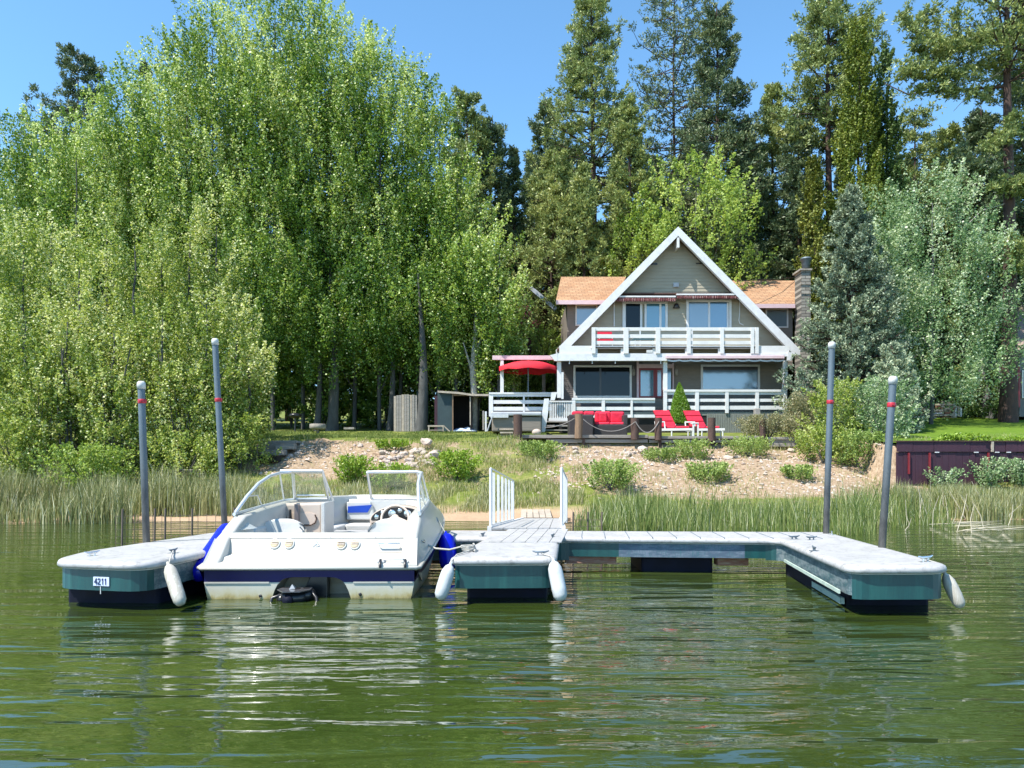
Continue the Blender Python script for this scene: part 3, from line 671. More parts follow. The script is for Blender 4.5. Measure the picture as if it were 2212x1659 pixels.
fender('bluish white fender on the right side of the middle finger', (0.405,7.53,0.43), (0.475,7.40,0.06), 0.072, M['fender'], rope=[(0.3,7.75,DZ+0.02),(0.38,7.60,DZ+0.01),(0.40,7.54,0.45)])
fender('stained white fender tilted outwards at the end of the right finger', (3.995,7.10,0.36), (4.10,7.02,0.06), 0.058, M['fender_old'], rope=[(3.88,7.2,DZ+0.02),(3.97,7.13,DZ-0.01),(3.995,7.1,0.38)])
fender('bright blue fender between the boat and the left finger', (-3.20,8.75,0.68), (-3.30,8.02,0.20), 0.105, M['fender_blue'], rope=[(-3.14,8.85,0.80),(-3.19,8.77,0.70)])
fender('bright blue fender between the boat and the middle finger', (-0.86,10.0,0.50), (-0.80,9.8,0.06), 0.115, M['fender_blue'], rope=[(-1.0,10.2,0.7),(-0.90,10.05,0.56),(-0.86,10.0,0.50)])
o = MB().tube([(-1.02,8.75,0.50),(-0.86,8.66,0.44),(-0.70,8.62,0.43),(-0.56,8.55,0.47),(-0.47,8.2,0.495),(-0.38,8.02,0.48)], 0.012, 8).build('mooring_line', M['rope'])
tag(o, 'white mooring line from the boat to the middle finger', 'rope')
pts = [(-0.45+0.07*math.cos(t*1.1)*(1+0.25*math.sin(t)), 8.14+0.12*math.sin(t*1.1), DZ+0.012+0.0035*t) for t in np.linspace(0, 18, 70)]
o = MB().tube(pts, 0.008, 5).build('coiled_line', M['rope']); tag(o, 'white line coiled on the left cleat of the middle finger', 'rope')

# ================================================================ motor boat
BX = Vector((-2.08, 7.9, 0))
boat = thing('motorboat', 'white and navy motorboat seen from the stern, moored between two fingers', 'motorboat', tuple(BX), R(0.9))
def bb(mb, name, m, parent=None, **k): return mb.build(name, m, parent or boat, local=True, **k)
Y_ = [0,0.35,0.9,1.6,2.3,3.0,3.6,4.2,4.7,5.1,5.35]
def itp(v): return lambda y: float(np.interp(y, Y_, v))
fb = itp([1.13,1.15,1.17,1.19,1.19,1.16,1.08,0.90,0.65,0.35,0.06]); fz = itp([0.32,0.36,0.41,0.48,0.54,0.61,0.67,0.74,0.79,0.83,0.85])
fs = itp([1.075,1.09,1.11,1.12,1.11,1.05,0.95,0.76,0.52,0.26,0.03]); fsz = itp([0.17,0.19,0.22,0.26,0.31,0.37,0.43,0.50,0.56,0.62,0.66])
fc = itp([1.03,1.04,1.05,1.05,1.02,0.94,0.80,0.58,0.34,0.14,0.01]); fcz = itp([-0.06,-0.05,-0.04,-0.02,0.02,0.08,0.15,0.25,0.36,0.47,0.55])
fk = itp([-0.38,-0.38,-0.38,-0.38,-0.38,-0.36,-0.30,-0.15,0.05,0.25,0.45])
YS = list(np.linspace(0, 5.35, 28))
for sgn in (1,):
    mb = MB(); rws = []
    for y in YS: rws.append([(-fs(y),y,fsz(y)),(-fc(y),y,fcz(y)),(-fc(y)+0.05,y,fcz(y)-0.01),(0,y,fk(y)),(fc(y)-0.05,y,fcz(y)-0.01),(fc(y),y,fcz(y)),(fs(y),y,fsz(y))])
    mb.grid(rws, smooth=False)
    # transom below the stripe with the drive pocket cut out of it
    def arch(x):
        u = (x-0.02)/0.405
        return 0.0 if abs(u) >= 1 else 0.222*min(1.0, (1-abs(u)**7)) - 0.0
    xs2 = list(np.linspace(-1.075, 1.075, 87))
    nv = MB(); pk = MB()
    for a, b2 in zip(xs2[:-1], xs2[1:]):
        def bot(x): return -0.06 - 0.30*(1-abs(x)/1.03) if abs(x) < 1.03 else -0.06 + (abs(x)-1.03)*5.1
        A, B = arch(a), arch(b2)
        za = A if A > 0 else bot(a); zb = B if B > 0 else bot(b2)
        if za < 0.17 or zb < 0.17: mb.add([(a,0,min(za,0.17)),(b2,0,min(zb,0.17)),(b2,0,0.17),(a,0,0.17)], [(0,1,2,3)])
        ta, tb = max(za,0.17), max(zb,0.17)
        nv.add([(a,0,ta),(b2,0,tb),(b2,0,0.318),(a,0,0.318)], [(0,1,2,3)])
        if A > 0 or B > 0:
            pk.add([(a,0,max(A,-0.3)),(b2,0,max(B,-0.3)),(b2,0.34,max(B,-0.3)-0.02),(a,0.34,max(A,-0.3)-0.02)], [(0,3,2,1)])
            pk.add([(a,0.34,-0.35),(b2,0.34,-0.35),(b2,0.34,B-0.02),(a,0.34,A-0.02)], [(0,1,2,3)])
    for x in (-0.385, 0.425): pk.add([(x,0,-0.35),(x,0.34,-0.35),(x,0.34,0.21),(x,0,0.21)], [(0,1,2,3)])
    bb(mb, 'hull_bottom', M['gel_low']); bb(pk, 'drive_recess', mat('recess_gelcoat', (0.36,0.34,0.28), (0.24,0.2,0.13), 3, 0.5, ms=(1,1,4)))
    for s in (-1,1):
        r = [[(s*fb(y),y,fz(y)-0.005) for y in YS],[(s*fs(y),y,fsz(y)) for y in YS]]
        if s < 0: r = r[::-1]
        nv.grid(r, smooth=True)
    bb(nv, 'hull_stripe', M['navy'])
for a,b2 in ((-1.07,-0.41),(0.45,1.07)): bb(MB().box(a,b2,-0.010,-0.002,0.160,0.176), 'boot_line', M['gel'])
mb = MB()
rail = [(-fb(y),y,fz(y)) for y in YS[::-1]] + [(-1.10,-0.035,0.318),(1.10,-0.035,0.318)] + [(fb(y),y,fz(y)) for y in YS]
mb.tube(rail, 0.021, 8); bb(mb, 'rub_rail', M['gel'])
# topsides, coaming and liner
yt = [0,0.1,0.3,0.45,0.62,0.85,1.2,1.6,2.1,2.6,3.1,3.6,4.2,4.7,5.1,5.3]
zt = [0.345,0.42,0.60,0.655,0.73,0.81,0.835,0.86,0.885,0.91,0.925,0.93,0.93,0.925,0.91,0.90]
bt = [1.10,1.085,1.075,1.07,1.07,1.065,1.06,1.055,1.04,1.01,0.96,0.88,0.70,0.47,0.22,0.05]
for s in (-1, 1):
    mb = MB(); rws = []
    for y, z, b2 in zip(yt, zt, bt):
        zr = fz(y)
        rws.append([(s*fb(y),y,zr+0.005),(s*(fb(y)-0.012),y,zr+0.05*min(1,(z-zr)*6)),(s*(b2*0.4+fb(y)*0.6-0.03),y,zr+(z-zr)*0.55),(s*(b2),y,z-0.025),(s*(b2-0.02),y,z-0.006),(s*(b2-0.045),y,z),(s*max(b2-0.13,0.0),y,z),(s*max(b2-0.15,0.0),y,z-0.02),(s*max(b2-0.19,0.0),y,max(0.10,z-0.55))])
    if s > 0: rws = [r[::-1] for r in rws]
    mb.grid(rws, smooth=True); bb(mb, 'topside', M['gel'])
# stern moulding lofted across the beam
prof = [(-0.03,0.300),(-0.035,0.345),(-0.01,0.362),(0.10,0.368),(0.125,0.385),(0.15,0.415),(0.24,0.425),(0.27,0.44),(0.345,0.60),(0.36,0.632),(0.385,0.645),(0.50,0.645),(0.53,0.63),(0.54,0.10)]
mb = MB(); rws = []
for x in (-1,-0.97,-0.5,0,0.5,0.97,1):
    rws.append([((1.105 - max(0,(z-0.34))*0.18)*x, y + (0.03 if abs(x)==1 else 0), z - (0.012 if abs(x)==1 else 0)) for y, z in prof])
mb.grid(rws, smooth=True)
for k in (0, -1): mb.add(rws[k], [tuple(range(len(prof)))])
bb(mb, 'stern_deck', M['gel'])
for s in (-1,1): mb = MB(); mb.add([(s*1.10,0.0,0.345),(s*1.075,0.30,0.60),(s*0.93,0.24,0.42),(s*0.98,0.08,0.36)], [(0,1,2,3) if s<0 else (3,2,1,0)]); bb(mb, 'corner_gusset', M['gel'])
MB_ = MB(); MB_.box(-0.95,0.95,0.54,4.6,0.04,0.10); bb(MB_, 'cockpit_floor', M['carpet'])
mb = MB(); mb.grid([[(-0.05,5.3,0.90),(0.05,5.3,0.90)],[(-0.24,5.05,0.925),(0.24,5.05,0.925)],[(-0.50,4.6,0.93),(0.50,4.6,0.93)],[(-0.50,4.55,0.30),(0.50,4.55,0.30)]]); bb(mb, 'foredeck', M['gel'])
# speakers and vents on the stern face
def onstern(px, py):      # a point of the stern face: z decides y
    Yw = 8.20; z = py2z(py, Yw); y = float(np.interp(z, [0.44,0.60], [0.27,0.345])); return Vector((px2x(px, BX.y+y) - BX.x, y, z))
sn = Vector((0,-0.905,0.42)).normalized()
for i, (px, py) in enumerate(((595,1175),(626,1175),(738,1176.5),(767,1176.5))):
    c = onstern(px, py) + sn*0.002
    p = bb(MB().lathe(c, [(0.060,-0.004),(0.060,0.008),(0.050,0.014),(0.046,0.008)], 20, axis=sn), 'speaker', M['vinyl'])
    g = bb(MB().lathe(c, [(0.046,-0.002),(0.046,0.009),(0.03,0.011),(0.0,0.012)], 20, axis=sn), 'grille', M['tan'], p)
    for k in (-0.02, 0, 0.02):
        mbk = MB().obox(c + Vector((0,0,k)) + sn*0.013, (0.036,0,0), sn*0.002, (0,0.002,0.004)) if i != 2 else MB().obox(c + Vector((0,0,k*1.2)) + sn*0.014, (0.038,0,0), sn*0.005, (0,0.003,0.006)) 
        bb(mbk, 'louvre', M['beige'], p)
for px in (610, 752):
    c = onstern(px, 1176); bb(MB().obox(c - sn*0.003, (0.15,0,0), sn*0.003, Vector((0,0.42,0.905))*0.062), 'speaker_plate', M['vinyl'], bevel=0.004)
c = onstern(682, 1178); mb = MB()
for s in (-1,1): mb.tube([c+Vector((s*0.008,0,0.05))+sn*0.01, c+Vector((s*0.03,0,0.02))+sn*0.02, c+Vector((s*0.016,0,-0.02))+sn*0.012, c+Vector((s*0.024,0,-0.065))+sn*0.012], 0.004, 6)
mb.tube([c+Vector((-0.024,0,-0.065))+sn*0.012, c+Vector((0.024,0,-0.065))+sn*0.012], 0.004, 6); bb(mb, 'tow_hook', M['chrome'])
mb = MB(); a, b2 = onstern(820,1178), onstern(865,1178); mb.tube([a+Vector((0.02,0,-0.05)), a+sn*0.05, b2+sn*0.05, b2+Vector((0,0,-0.05))], 0.008, 8); bb(mb, 'grab_handle', M['chrome'])
for px in (543, 715, 812, 872):
    bb(MB().lathe(onstern(px,1163), [(0.004,0),(0.004,0.008),(0,0.009)], 6, axis=sn), 'snap_stud', M['chrome'])
lx0 = px2x(815, 7.95)-BX.x; lx1 = px2x(883, 7.95)-BX.x
mb = MB(); mb.box(lx0,lx0+0.075,0.0,0.16,0.368,0.385); mb.box(lx1-0.075,lx1,0.0,0.16,0.368,0.385); mb.tube([(lx0+0.06,0.15,0.40),(lx0+0.06,0.02,0.40),(lx1-0.06,0.02,0.40),(lx1-0.06,0.15,0.40)], 0.009, 8)
lad = bb(mb, 'boarding_ladder', M['trim'], bevel=0.003)
for x in (lx0+0.035, lx1-0.035):
    bb(MB().tube([(x,0.05,0.39),(x,0.02,0.395),(x+0.008,-0.055,0.375),(x+0.01,-0.065,0.325)], 0.014, 8), 'ladder_foot', M['black'], lad)
for z_, y_ in ((0.598,0.343),(0.447,0.272)): bb(MB().box(-1.0,1.0,y_-0.006,y_-0.001,z_-0.004,z_), 'moulding_shade_line', M['beige'])  # beige strips put the shade of the moulded stern steps into colour
bb(MB().box(-1.02,1.02,0.098,0.104,0.366,0.374), 'platform_shade_line', M['beige'])
for s in (-1,1): bb(MB().tube([(s*0.98,0.32,0.62),(s*0.955,0.27,0.45)], 0.004, 5), 'moulding_shade_line', M['beige'])
# stern cleat with line
mb = MB(); c = Vector((1.095,0.62,0.53)); mb.tube([c+Vector((0,-0.08,0.02)),c+Vector((0.02,-0.04,0)),c+Vector((0.02,0.04,0)),c+Vector((0,0.08,0.02))], [0.008,0.012,0.012,0.008], 7); bb(mb, 'cleat', M['chrome'])
# seats
def seat(cx, cy, w=0.56):
    mb = MB(); rws = []
    for k, (dy, z, f) in enumerate([(0.0,0.42,0.96),(0.03,0.52,1.0),(0.05,0.60,1.0),(0.06,0.66,0.97),(0.065,0.70,0.90),(0.075,0.722,0.78),(0.10,0.732,0.66),(0.125,0.722,0.78),(0.14,0.70,0.90),(0.145,0.66,0.97),(0.14,0.60,1.0),(0.12,0.42,0.96)]):
        rws.append([(cx + math.sin(t)*w/2*f, cy + dy - 0.05*(1-math.cos(t)) + 0.05, z - (0.045*(abs(math.sin(t))**4) if z > 0.6 else 0)) for t in np.linspace(-math.pi/2, math.pi/2, 15)])
    mb.grid(rws, smooth=True); mb.box(cx-w*0.44, cx+w*0.44, cy+0.06, cy+0.5, 0.30, 0.42)
    s = bb(mb, 'seat', M['vinyl'])
    bb(MB().tube([(cx,cy+0.25,0.10),(cx,cy+0.25,0.30)], 0.04, 10), 'pedestal', M['chrome'], s)
    for sg in (-1,1): mb = MB(); mb.tube([(cx+sg*w*0.47,cy+0.10,0.48),(cx+sg*w*0.52,cy+0.06,0.56),(cx+sg*w*0.40,cy+0.045,0.64)], 0.007, 6); bb(mb, 'seat_strap', M['galv'], s)
seat(px2x(611.5,9.3)-BX.x, 1.36); seat(px2x(848,9.3)-BX.x, 1.36)
bb(MB().obox((-0.93,1.25,0.56), (0.06,0,0), (0,0.22,0), (0,0,0.10)), 'side_cushion', M['vinyl'], bevel=0.05, seg=4)
# port console with glove box
mb = MB(); mb.poly_y([(-0.93,0.12),(-0.40,0.12),(-0.40,0.895),(-0.93,0.885)], 2.30, 2.75); con = bb(mb, 'port_console', M['beige'], bevel=0.03)
gx0, gx1 = -0.86, -0.47
ring = [(x,2.288,z) for x,z in ((gx0+0.05,0.60),(gx1-0.07,0.60),(gx1-0.02,0.63),(gx1,0.68),(gx1-0.02,0.74),(gx1-0.07,0.76),(gx0+0.05,0.76),(gx0,0.72),(gx0,0.64),(gx0+0.05,0.60))]
bb(MB().poly_y([(p[0],p[2]) for p in ring[:-1]], 2.285, 2.302), 'glovebox_lid', mat('lid', (0.60,0.48,0.39),(0.56,0.45,0.37),3,0.35), con)
bb(MB().tube([(x,2.283,z) for x,_,z in ring[-2:]+ring[:5]], 0.009, 6), 'lid_seal', M['dark_wood'], con)
bb(MB().box(-0.74,-0.69,2.20,2.28,0.57,0.88), 'glass_divider_leg', mat('smoked', (0.22,0.18,0.17),(0.16,0.13,0.13),4,0.3), con)
bb(MB().tube([(-0.79,2.24,0.60),(-0.795,2.23,0.66),(-0.80,2.23,0.81)], [0.008,0.018,0.014], 8), 'hand_microphone', M['black'], con)
bb(MB().box(-0.92,-0.40,2.25,2.3,0.10,0.13), 'console_plinth', M['black'], con)
bb(MB().box(-0.40,-0.35,2.24,2.80,0.10,0.90), 'walkway_frame', M['vinyl'], con, bevel=0.01)
# helm
mb = MB(); hx0, hx1 = 0.17, 0.94; arc = [(hx0 + (hx1-hx0)*t, 0.50+0.0) for t in (0,1)]
top_ = [(0.605 + 0.385*math.cos(a), 0.655 + 0.195*math.sin(a)) for a in np.linspace(0, math.pi, 20)]
mb.poly_y([(0.985,0.12),(0.985,0.655)] + top_[1:-1] + [(0.22,0.655),(0.22,0.12)], 2.36, 2.75); helm = bb(mb, 'helm_console', M['beige'], bevel=0.01)
mb = MB(); mb.poly_y([(0.605 + 0.365*math.cos(a), 0.665 + 0.170*math.sin(a)) for a in np.linspace(0, math.pi, 20)], 2.335, 2.362); bb(mb, 'instrument_panel', M['black'], helm)
mb = MB(); mb.poly_y([(0.25,0.42),(0.95,0.42),(0.95,0.62),(0.25,0.62)], 2.335, 2.362); bb(mb, 'switch_panel', M['black'], helm)
bb(MB().box(0.24,0.96,2.325,2.345,0.632,0.650), 'panel_ledge', M['beige'], helm)
for x, z, r in ((0.315,0.705,0.030),(0.395,0.765,0.026),(0.52,0.750,0.050),(0.625,0.790,0.030),(0.725,0.750,0.048),(0.825,0.765,0.028),(0.895,0.705,0.030)):
    g = bb(MB().lathe((x,2.334,z), [(r,0),(r*1.0,0.006),(r*0.88,0.008)], 18, axis=(0,-1,0)), 'gauge', M['chrome'], helm)
    bb(MB().lathe((x,2.330,z), [(r*0.88,0),(0.0,0.001)], 18, axis=(0,-1,0)), 'gauge_face', M['gauge'], g)
for x, z in ((0.30,0.55),(0.80,0.52),(0.76,0.52),(0.84,0.47)): bb(MB().box(x-0.02,x+0.02,2.325,2.336,z-0.015,z+0.015), 'switch', M['gauge'], helm)
wc = Vector((0.59,2.12,0.700)); wa = Vector((0,-0.9,0.43)).normalized(); wu = Vector((0,0.43,0.9)).normalized(); wx = Vector((1,0,0))
mb = MB(); mb.tube([wc + wx*0.178*math.cos(t) + wu*0.178*math.sin(t) for t in np.linspace(0, 2*math.pi, 33)], 0.016, 10); wh = bb(mb, 'steering_wheel', M['beige'])
mb = MB()
for a in (200, 340, 270): mb.tube([wc, wc + wx*0.17*math.cos(R(a)) + wu*0.17*math.sin(R(a))], [0.035,0.022], 8)
mb.lathe(wc, [(0.052,-0.02),(0.052,0.01),(0.035,0.022),(0,0.024)], 14, axis=wa); bb(mb, 'wheel_spokes', M['beige'], wh)
bb(MB().tube([wc, wc - wa*0.24], 0.03, 10), 'steering_column', M['black'], wh)
bb(MB().box(0.80,0.85,1.75,2.3,0.50,0.62), 'throttle_box', M['black'], None, bevel=0.01)
bb(MB().tube([(0.82,2.0,0.60),(0.80,1.98,0.74)], [0.012,0.018], 8), 'throttle_lever', M['chrome'])
# bow seats seen through the walkway
mb = MB(); mb.box(-0.46,0.50,4.36,4.5,0.32,0.87); mb.box(-0.80,-0.42,3.0,4.4,0.12,0.50); mb.box(0.22,0.80,3.0,4.4,0.12,0.50); mb.box(-0.42,0.22,3.9,4.4,0.12,0.50)
bs = bb(mb, 'bow_seat', M['vinyl'], bevel=0.03, seg=3)
mb = MB(); mb.poly_y([(-0.46,0.55),(-0.08,0.55),(-0.03,0.60),(-0.05,0.72),(-0.09,0.83),(-0.46,0.83)], 4.24, 4.35); bb(mb, 'seat_back_cushion', M['vinyl'], bs, bevel=0.015)
mb = MB(); mb.poly_y([(-0.44,0.66),(-0.13,0.665),(-0.06,0.785),(-0.44,0.76)], 4.228, 4.242); bb(mb, 'blue_cushion_panel', M['blue_vinyl'], bs)
# windshield
base = lambda s: [(s*1.045,0.80,0.825),(s*1.03,1.25,0.85),(s*1.02,1.75,0.875),(s*1.00,2.3,0.90),(s*0.985,2.60,0.915),(s*0.90,2.82,0.925)]
topl = lambda s: [(s*1.04,0.84,0.845),(s*1.0,1.12,1.02),(s*0.965,1.42,1.16),(s*0.945,1.8,1.25),(s*0.93,2.2,1.29),(s*0.84,2.50,1.305)]
ws = thing('windshield', None, None, (0,0,0)); ws.parent = boat; ORG[ws.name] = Vector((0,0,0))
for s, xin in ((-1,-0.44),(1,0.16)):
    b_, t_ = base(s), topl(s)
    mb = MB(); mb.grid([t_, b_] if s > 0 else [b_, t_], smooth=True)
    bb(mb, 'side_glass', M['glass'] if s > 0 else M['glass'], ws)
    mb = MB(); mb.tube(t_ + [(xin, 2.52, 1.30)], 0.021, 8); mb.tube(b_ + [(xin, 2.86, 0.925)], 0.020, 8)
    mb.tube([(xin,2.86,0.925),(xin,2.52,1.30)], 0.018, 8); mb.tube([b_[-1], t_[-1]], 0.022, 8)
    mb.tube([b_[4], t_[4]], 0.012, 8)
    mb.tube([b_[2], Vector(b_[2]).lerp(Vector(t_[2]),0.5)+Vector((0,-0.1,0)), Vector(t_[1])], 0.008, 6)
    bb(mb, 'frame', M['alum'], ws)
    mb = MB(); mb.add([b_[-1], (xin,2.86,0.925), (xin,2.52,1.30), t_[-1]], [(0,1,2,3)]); bb(mb, 'front_glass', M['glass'], ws)
mb = MB(); mb.tube([(-0.99,2.44,1.318),(-0.43,2.44,1.318)], 0.018, 8); mb.tube([(-0.80,2.56,0.985),(-0.43,2.60,0.985)], 0.012, 8); mb.tube([(-0.43,2.44,1.318),(-0.35,2.76,0.90)], 0.014, 8); bb(mb, 'folded_frame', M['alum'], ws)
mb = MB(); mb.add([(-0.82,2.60,0.985),(-0.43,2.60,0.985),(-0.43,2.45,1.31),(-0.90,2.45,1.31)], [(0,1,2,3)]); bb(mb, 'folded_glass', M['glass'], ws)
mb = MB(); mb.grid([[(-1.045,0.42,0.66),(-1.04,0.60,0.73),(-1.035,0.80,0.81)],[(-0.93,0.44,0.655),(-0.90,0.62,0.66),(-0.80,0.86,0.665)]]); bb(mb, 'crumpled_side_cover', M['glass_matt'])
# drive leg
mb = MB(); mb.poly_y([(-0.06,-0.30),(0.14,-0.30),(0.14,0.21),(-0.04,0.21),(-0.11,0.06)], 0.20, 0.335)
dr = bb(mb, 'stern_drive', M['black'], bevel=0.01)
h_ = MB(); h_.ellip((-0.13,-0.06,0.035), (0.155,0.17,0.085), 16, 10); h_.ellip((-0.02,-0.02,0.05), (0.09,0.13,0.07), 12, 8); h_.ellip((-0.25,-0.05,0.02), (0.07,0.12,0.06), 12, 8); bb(h_, 'drive_housing', M['black'], dr)
bb(MB().poly_z([(-0.30,-0.10),(-0.20,-0.27),(-0.03,-0.25),(0.04,-0.12),(0.02,0.05),(-0.28,0.05)], 0.104, 0.113), 'cavitation_plate', mat('wet_metal',(0.05,0.05,0.055),(0.10,0.10,0.11),9,0.15), dr)
bb(MB().add([(-0.19,-0.10,0.10),(-0.15,-0.10,0.165),(-0.11,-0.10,0.10),(-0.15,0.1,0.10)], [(0,1,2),(1,3,2),(0,3,1)]), 'skeg_fin', M['gauge'], dr)
bb(MB().tube([(0.02,-0.05,0.10),(0.10,-0.12,0.03),(0.12,-0.16,-0.06)], 0.018, 8).tube([(-0.24,-0.1,0.06),(-0.335,-0.16,0.035),(-0.36,-0.18,-0.08)], 0.018, 8), 'trim_hoses', M['black'], dr)
bb(MB().lathe((-0.16,-0.235,0.025), [(0.055,0),(0.05,0.02),(0.0,0.024)], 14, axis=(0,-1,0.1)), 'hub', M['float'], dr)
for x,z in ((-0.50,0.03),(0.52,0.045)): bb(MB().lathe((x,-0.004,z), [(0.018,0),(0.015,0.006),(0,0.007)], 8, axis=(0,-1,0)), 'drain_plug', M['black'])
# ================================================================ the lake house
YW, YU, YP, YB, YC = 36.6, 36.2, 34.9, 34.6, 38.0      # porch wall, upper wall, porch posts, balcony front, side wings
house = thing('lake_house', 'grey brown steep gabled house with white balcony and porch', 'house', (7.4, 36.5, gz(7.4, 34.5)))
def z6(x, y): return 1178.6 + 0.27054*x, 480.5 + 0.27054*y           # survey sheets of the façade
def z7(x, y): return 1042.6 + 0.16804*x, 743.4 + 0.16804*y
def z8(x, y): return 1359.9 + 0.18853*x, 743.4 + 0.18853*y
def bx(zf, x0, y0, x1, y1, Y, d, mb=None):
    a = zf(x0, y0); b = zf(x1, y1); mb = mb or MB(); return mb.pbox(a[0], a[1], b[0], b[1], Y, d)
def lap(mb, x0, x1, z0, z1, Y, row=0.155, clip=None):
    z = z0
    while z < z1 - 0.01:
        zt_ = min(z+row, z1); a0, b0, a1, b1 = x0, x1, x0, x1
        if clip:
            a0, b0 = max(x0, clip(z)[0]), min(x1, clip(z)[1]); a1, b1 = max(x0, clip(zt_)[0]), min(x1, clip(zt_)[1])
        if b0 > a0 + 0.02:
            if b1 <= a1: a1 = b1 = (a1+b1)/2
            mb.add([(a0,Y-0.016,z),(b0,Y-0.016,z),(b1,Y,zt_),(a1,Y,zt_),(a0,Y,z),(b0,Y,z)], [(0,1,2,3),(0,4,5,1)])
        z = zt_
ax, az = px2x(1459, 35.6), py2z(490, 35.6); elx, elz = px2x(1205, 35.6), py2z(752, 35.6); erx, erz = px2x(1724, 35.6), py2z(752, 35.6)
k_ = (az-elz)/((erx-elx)/2); cx_ = (elx+erx)/2
def clip(z): hw = (az-0.30-z)/k_; return cx_-hw, cx_+hw
mb = MB(); zb_ = py2z(765, YU)
def winhole(x0, y0, x1, y1, Y): return px2x(x0,Y), py2z(y1,Y), px2x(x1,Y), py2z(y0,Y)
lap(mb, elx, erx, zb_, az-0.35, YU, clip=clip); g = mb.build('gable_wall', M['siding'], house)
# main roof: two steep slopes with white barge boards
rz1 = 8.2
for s in (-1, 1):
    ex, ez = (elx, elz) if s < 0 else (erx, erz)
    mb = MB(); t_ = 0.14
    mb.add([(cx_,35.75,az-0.03),(ex,35.75,ez-0.03),(ex,44.5,ez-0.03),(cx_,44.5,az-0.03),(cx_,35.75,az-0.22),(ex,35.75,ez-0.22),(ex,44.5,ez-0.22),(cx_,44.5,az-0.22)],
           [(0,1,2,3),(7,6,5,4),(0,4,5,1),(1,5,6,2),(2,6,7,3)]); mb.build('roof', M['shingle'], house)
    dx, dz = (ex-cx_), (ez-az); l = math.hypot(dx, dz); nx_, nz_ = -dz/l*s, dx/l*s
    mb = MB(); w_ = 0.30
    ov = 0.12; e2x, e2z = ex+dx/l*ov, ez+dz/l*ov
    drop = w_/abs(dx/l)
    mb.poly_y([(cx_,az),(e2x,e2z),(e2x-0.02*s,e2z-drop*0.55),(ex-s*0.20,e2z-drop*0.55),(cx_,az-drop)], 35.55, 35.75); mb.build('barge_board', M['trim'], house)
mb = MB(); mb.box(cx_-0.05, cx_+0.05, 35.52, 36.2, az-0.98, az-0.52); mb.build('ridge_bracket', M['trim'], house)
for a in ((830,325,893,338),(1200,323,1270,332)): bx(z6, *a, YU-0.03, 0.02).build('siding_vent', M['black'], house)
bx(z6, 1020,480,1065,515, YU-0.10, 0.09).build('vent_box', M['cover'], house, bevel=0.01)
# side wings with orange shingle roofs
def wing(xa0, xa1, yr, ye, xe0, xe1, wx0, wx1, wy1, win):
    p = [P(xa0,yr,41.0), P(xa1,yr,41.0), P(xe1,ye-8,YC-0.5), P(xe0,ye-8,YC-0.5)]
    mb = MB(); q = [v - Vector((0,0,0.16)) for v in p]; mb.add(p+q, [(3,2,1,0),(4,5,6,7),(0,1,5,4),(1,2,6,5),(2,3,7,6),(3,0,4,7)]); r = mb.build('wing_roof', M['shingle'], house)
    mb = MB(); mb.box(p[3].x, p[2].x, YC-0.56, YC-0.503, p[3].z-0.20, p[3].z+0.0); mb.build('fascia', M['pinkwood'], r)
    back = [v + Vector((0, 0, 0)) for v in (p[0], p[1])] + [Vector((p[1].x,45,p[1].z-1.8)), Vector((p[0].x,45,p[0].z-1.8))]
    mb = MB(); mb.add(back, [(0,1,2,3)]); mb.build('rear_slope', M['shingle'], r)
    a = P(wx0, ye, YC); b = P(wx1, wy1, YC); mb = MB(); lap(mb, a.x, b.x, b.z, a.z+0.1, YC)
    mb.add([(a.x,YC,b.z),(a.x,YC,a.z+0.1),(a.x,44,a.z+0.1),(a.x,44,b.z)], [(0,1,2,3)]); mb.add([(b.x,YC,b.z),(b.x,YC,a.z+0.1),(b.x,44,a.z+0.1),(b.x,44,b.z)], [(3,2,1,0)])
    mb.build('wing_wall', M['siding_dark'], house)
    x0, y0, x1, y1 = win; f = MB()
    window(house, x0, y0, x1, y1, YC-0.06, 0.05, 3, 'pane_grey')
def frame(mb, x0, y0, x1, y1, Y, d, w_):
    A, B = P(x0,y0,Y), P(x1,y1,Y); ww = w_/1662*Y
    mb.box(A.x,B.x,Y,Y+d,A.z-ww,A.z); mb.box(A.x,B.x,Y,Y+d,B.z,B.z+ww); mb.box(A.x,A.x+ww,Y,Y+d,B.z+ww,A.z-ww); mb.box(B.x-ww,B.x,Y,Y+d,B.z+ww,A.z-ww); return mb
def window(par, x0, y0, x1, y1, Y, d, w_, pm, fm='white'):
    f = frame(MB(), x0, y0, x1, y1, Y, d, w_).build('window_frame', M[fm], par)
    MB().pbox(x0+w_*0.6, y0+w_*0.6, x1-w_*0.6, y1-w_*0.6, Y+d*0.5, 0.02).build('pane', M[pm], f); return f
wing(1212, 1352, 598, 657, 1201, 1330, 1225, 1300, 752, (1243,657.5,1291,704))
wing(1560, 1717, 606, 665, 1570, 1717, 1640, 1712, 790, (1654,666,1703,708))
# chimney
Yc = 37.0
ch = MB().pbox(1731, 583, 1751, 860, Yc, 0.85).build('chimney', M['chimney'], house)
mb = MB(); a, b = P(1728,580,Yc-0.05), P(1754,584,Yc-0.05); mb.box(a.x,b.x,Yc-0.08,Yc+0.92,b.z,a.z); mb.build('chimney_cap', M['stone_grey'], ch)
for yy in (612, 632): mb = MB(); a, b = P(1730,yy,Yc-0.04), P(1752,yy+2.5,Yc-0.04); mb.box(a.x,b.x,Yc-0.04,Yc,b.z,a.z); mb.build('ledge', M['stone_grey'], ch)
c = P(1741, 580, Yc+0.4); mb = MB().lathe(c, [(0.18,0),(0.18,0.12),(0.21,0.14),(0.21,0.36),(0.26,0.38),(0.26,0.42),(0.30,0.44),(0.22,0.52),(0.001,0.55)], 16); mb.build('flue', M['galv'], ch)
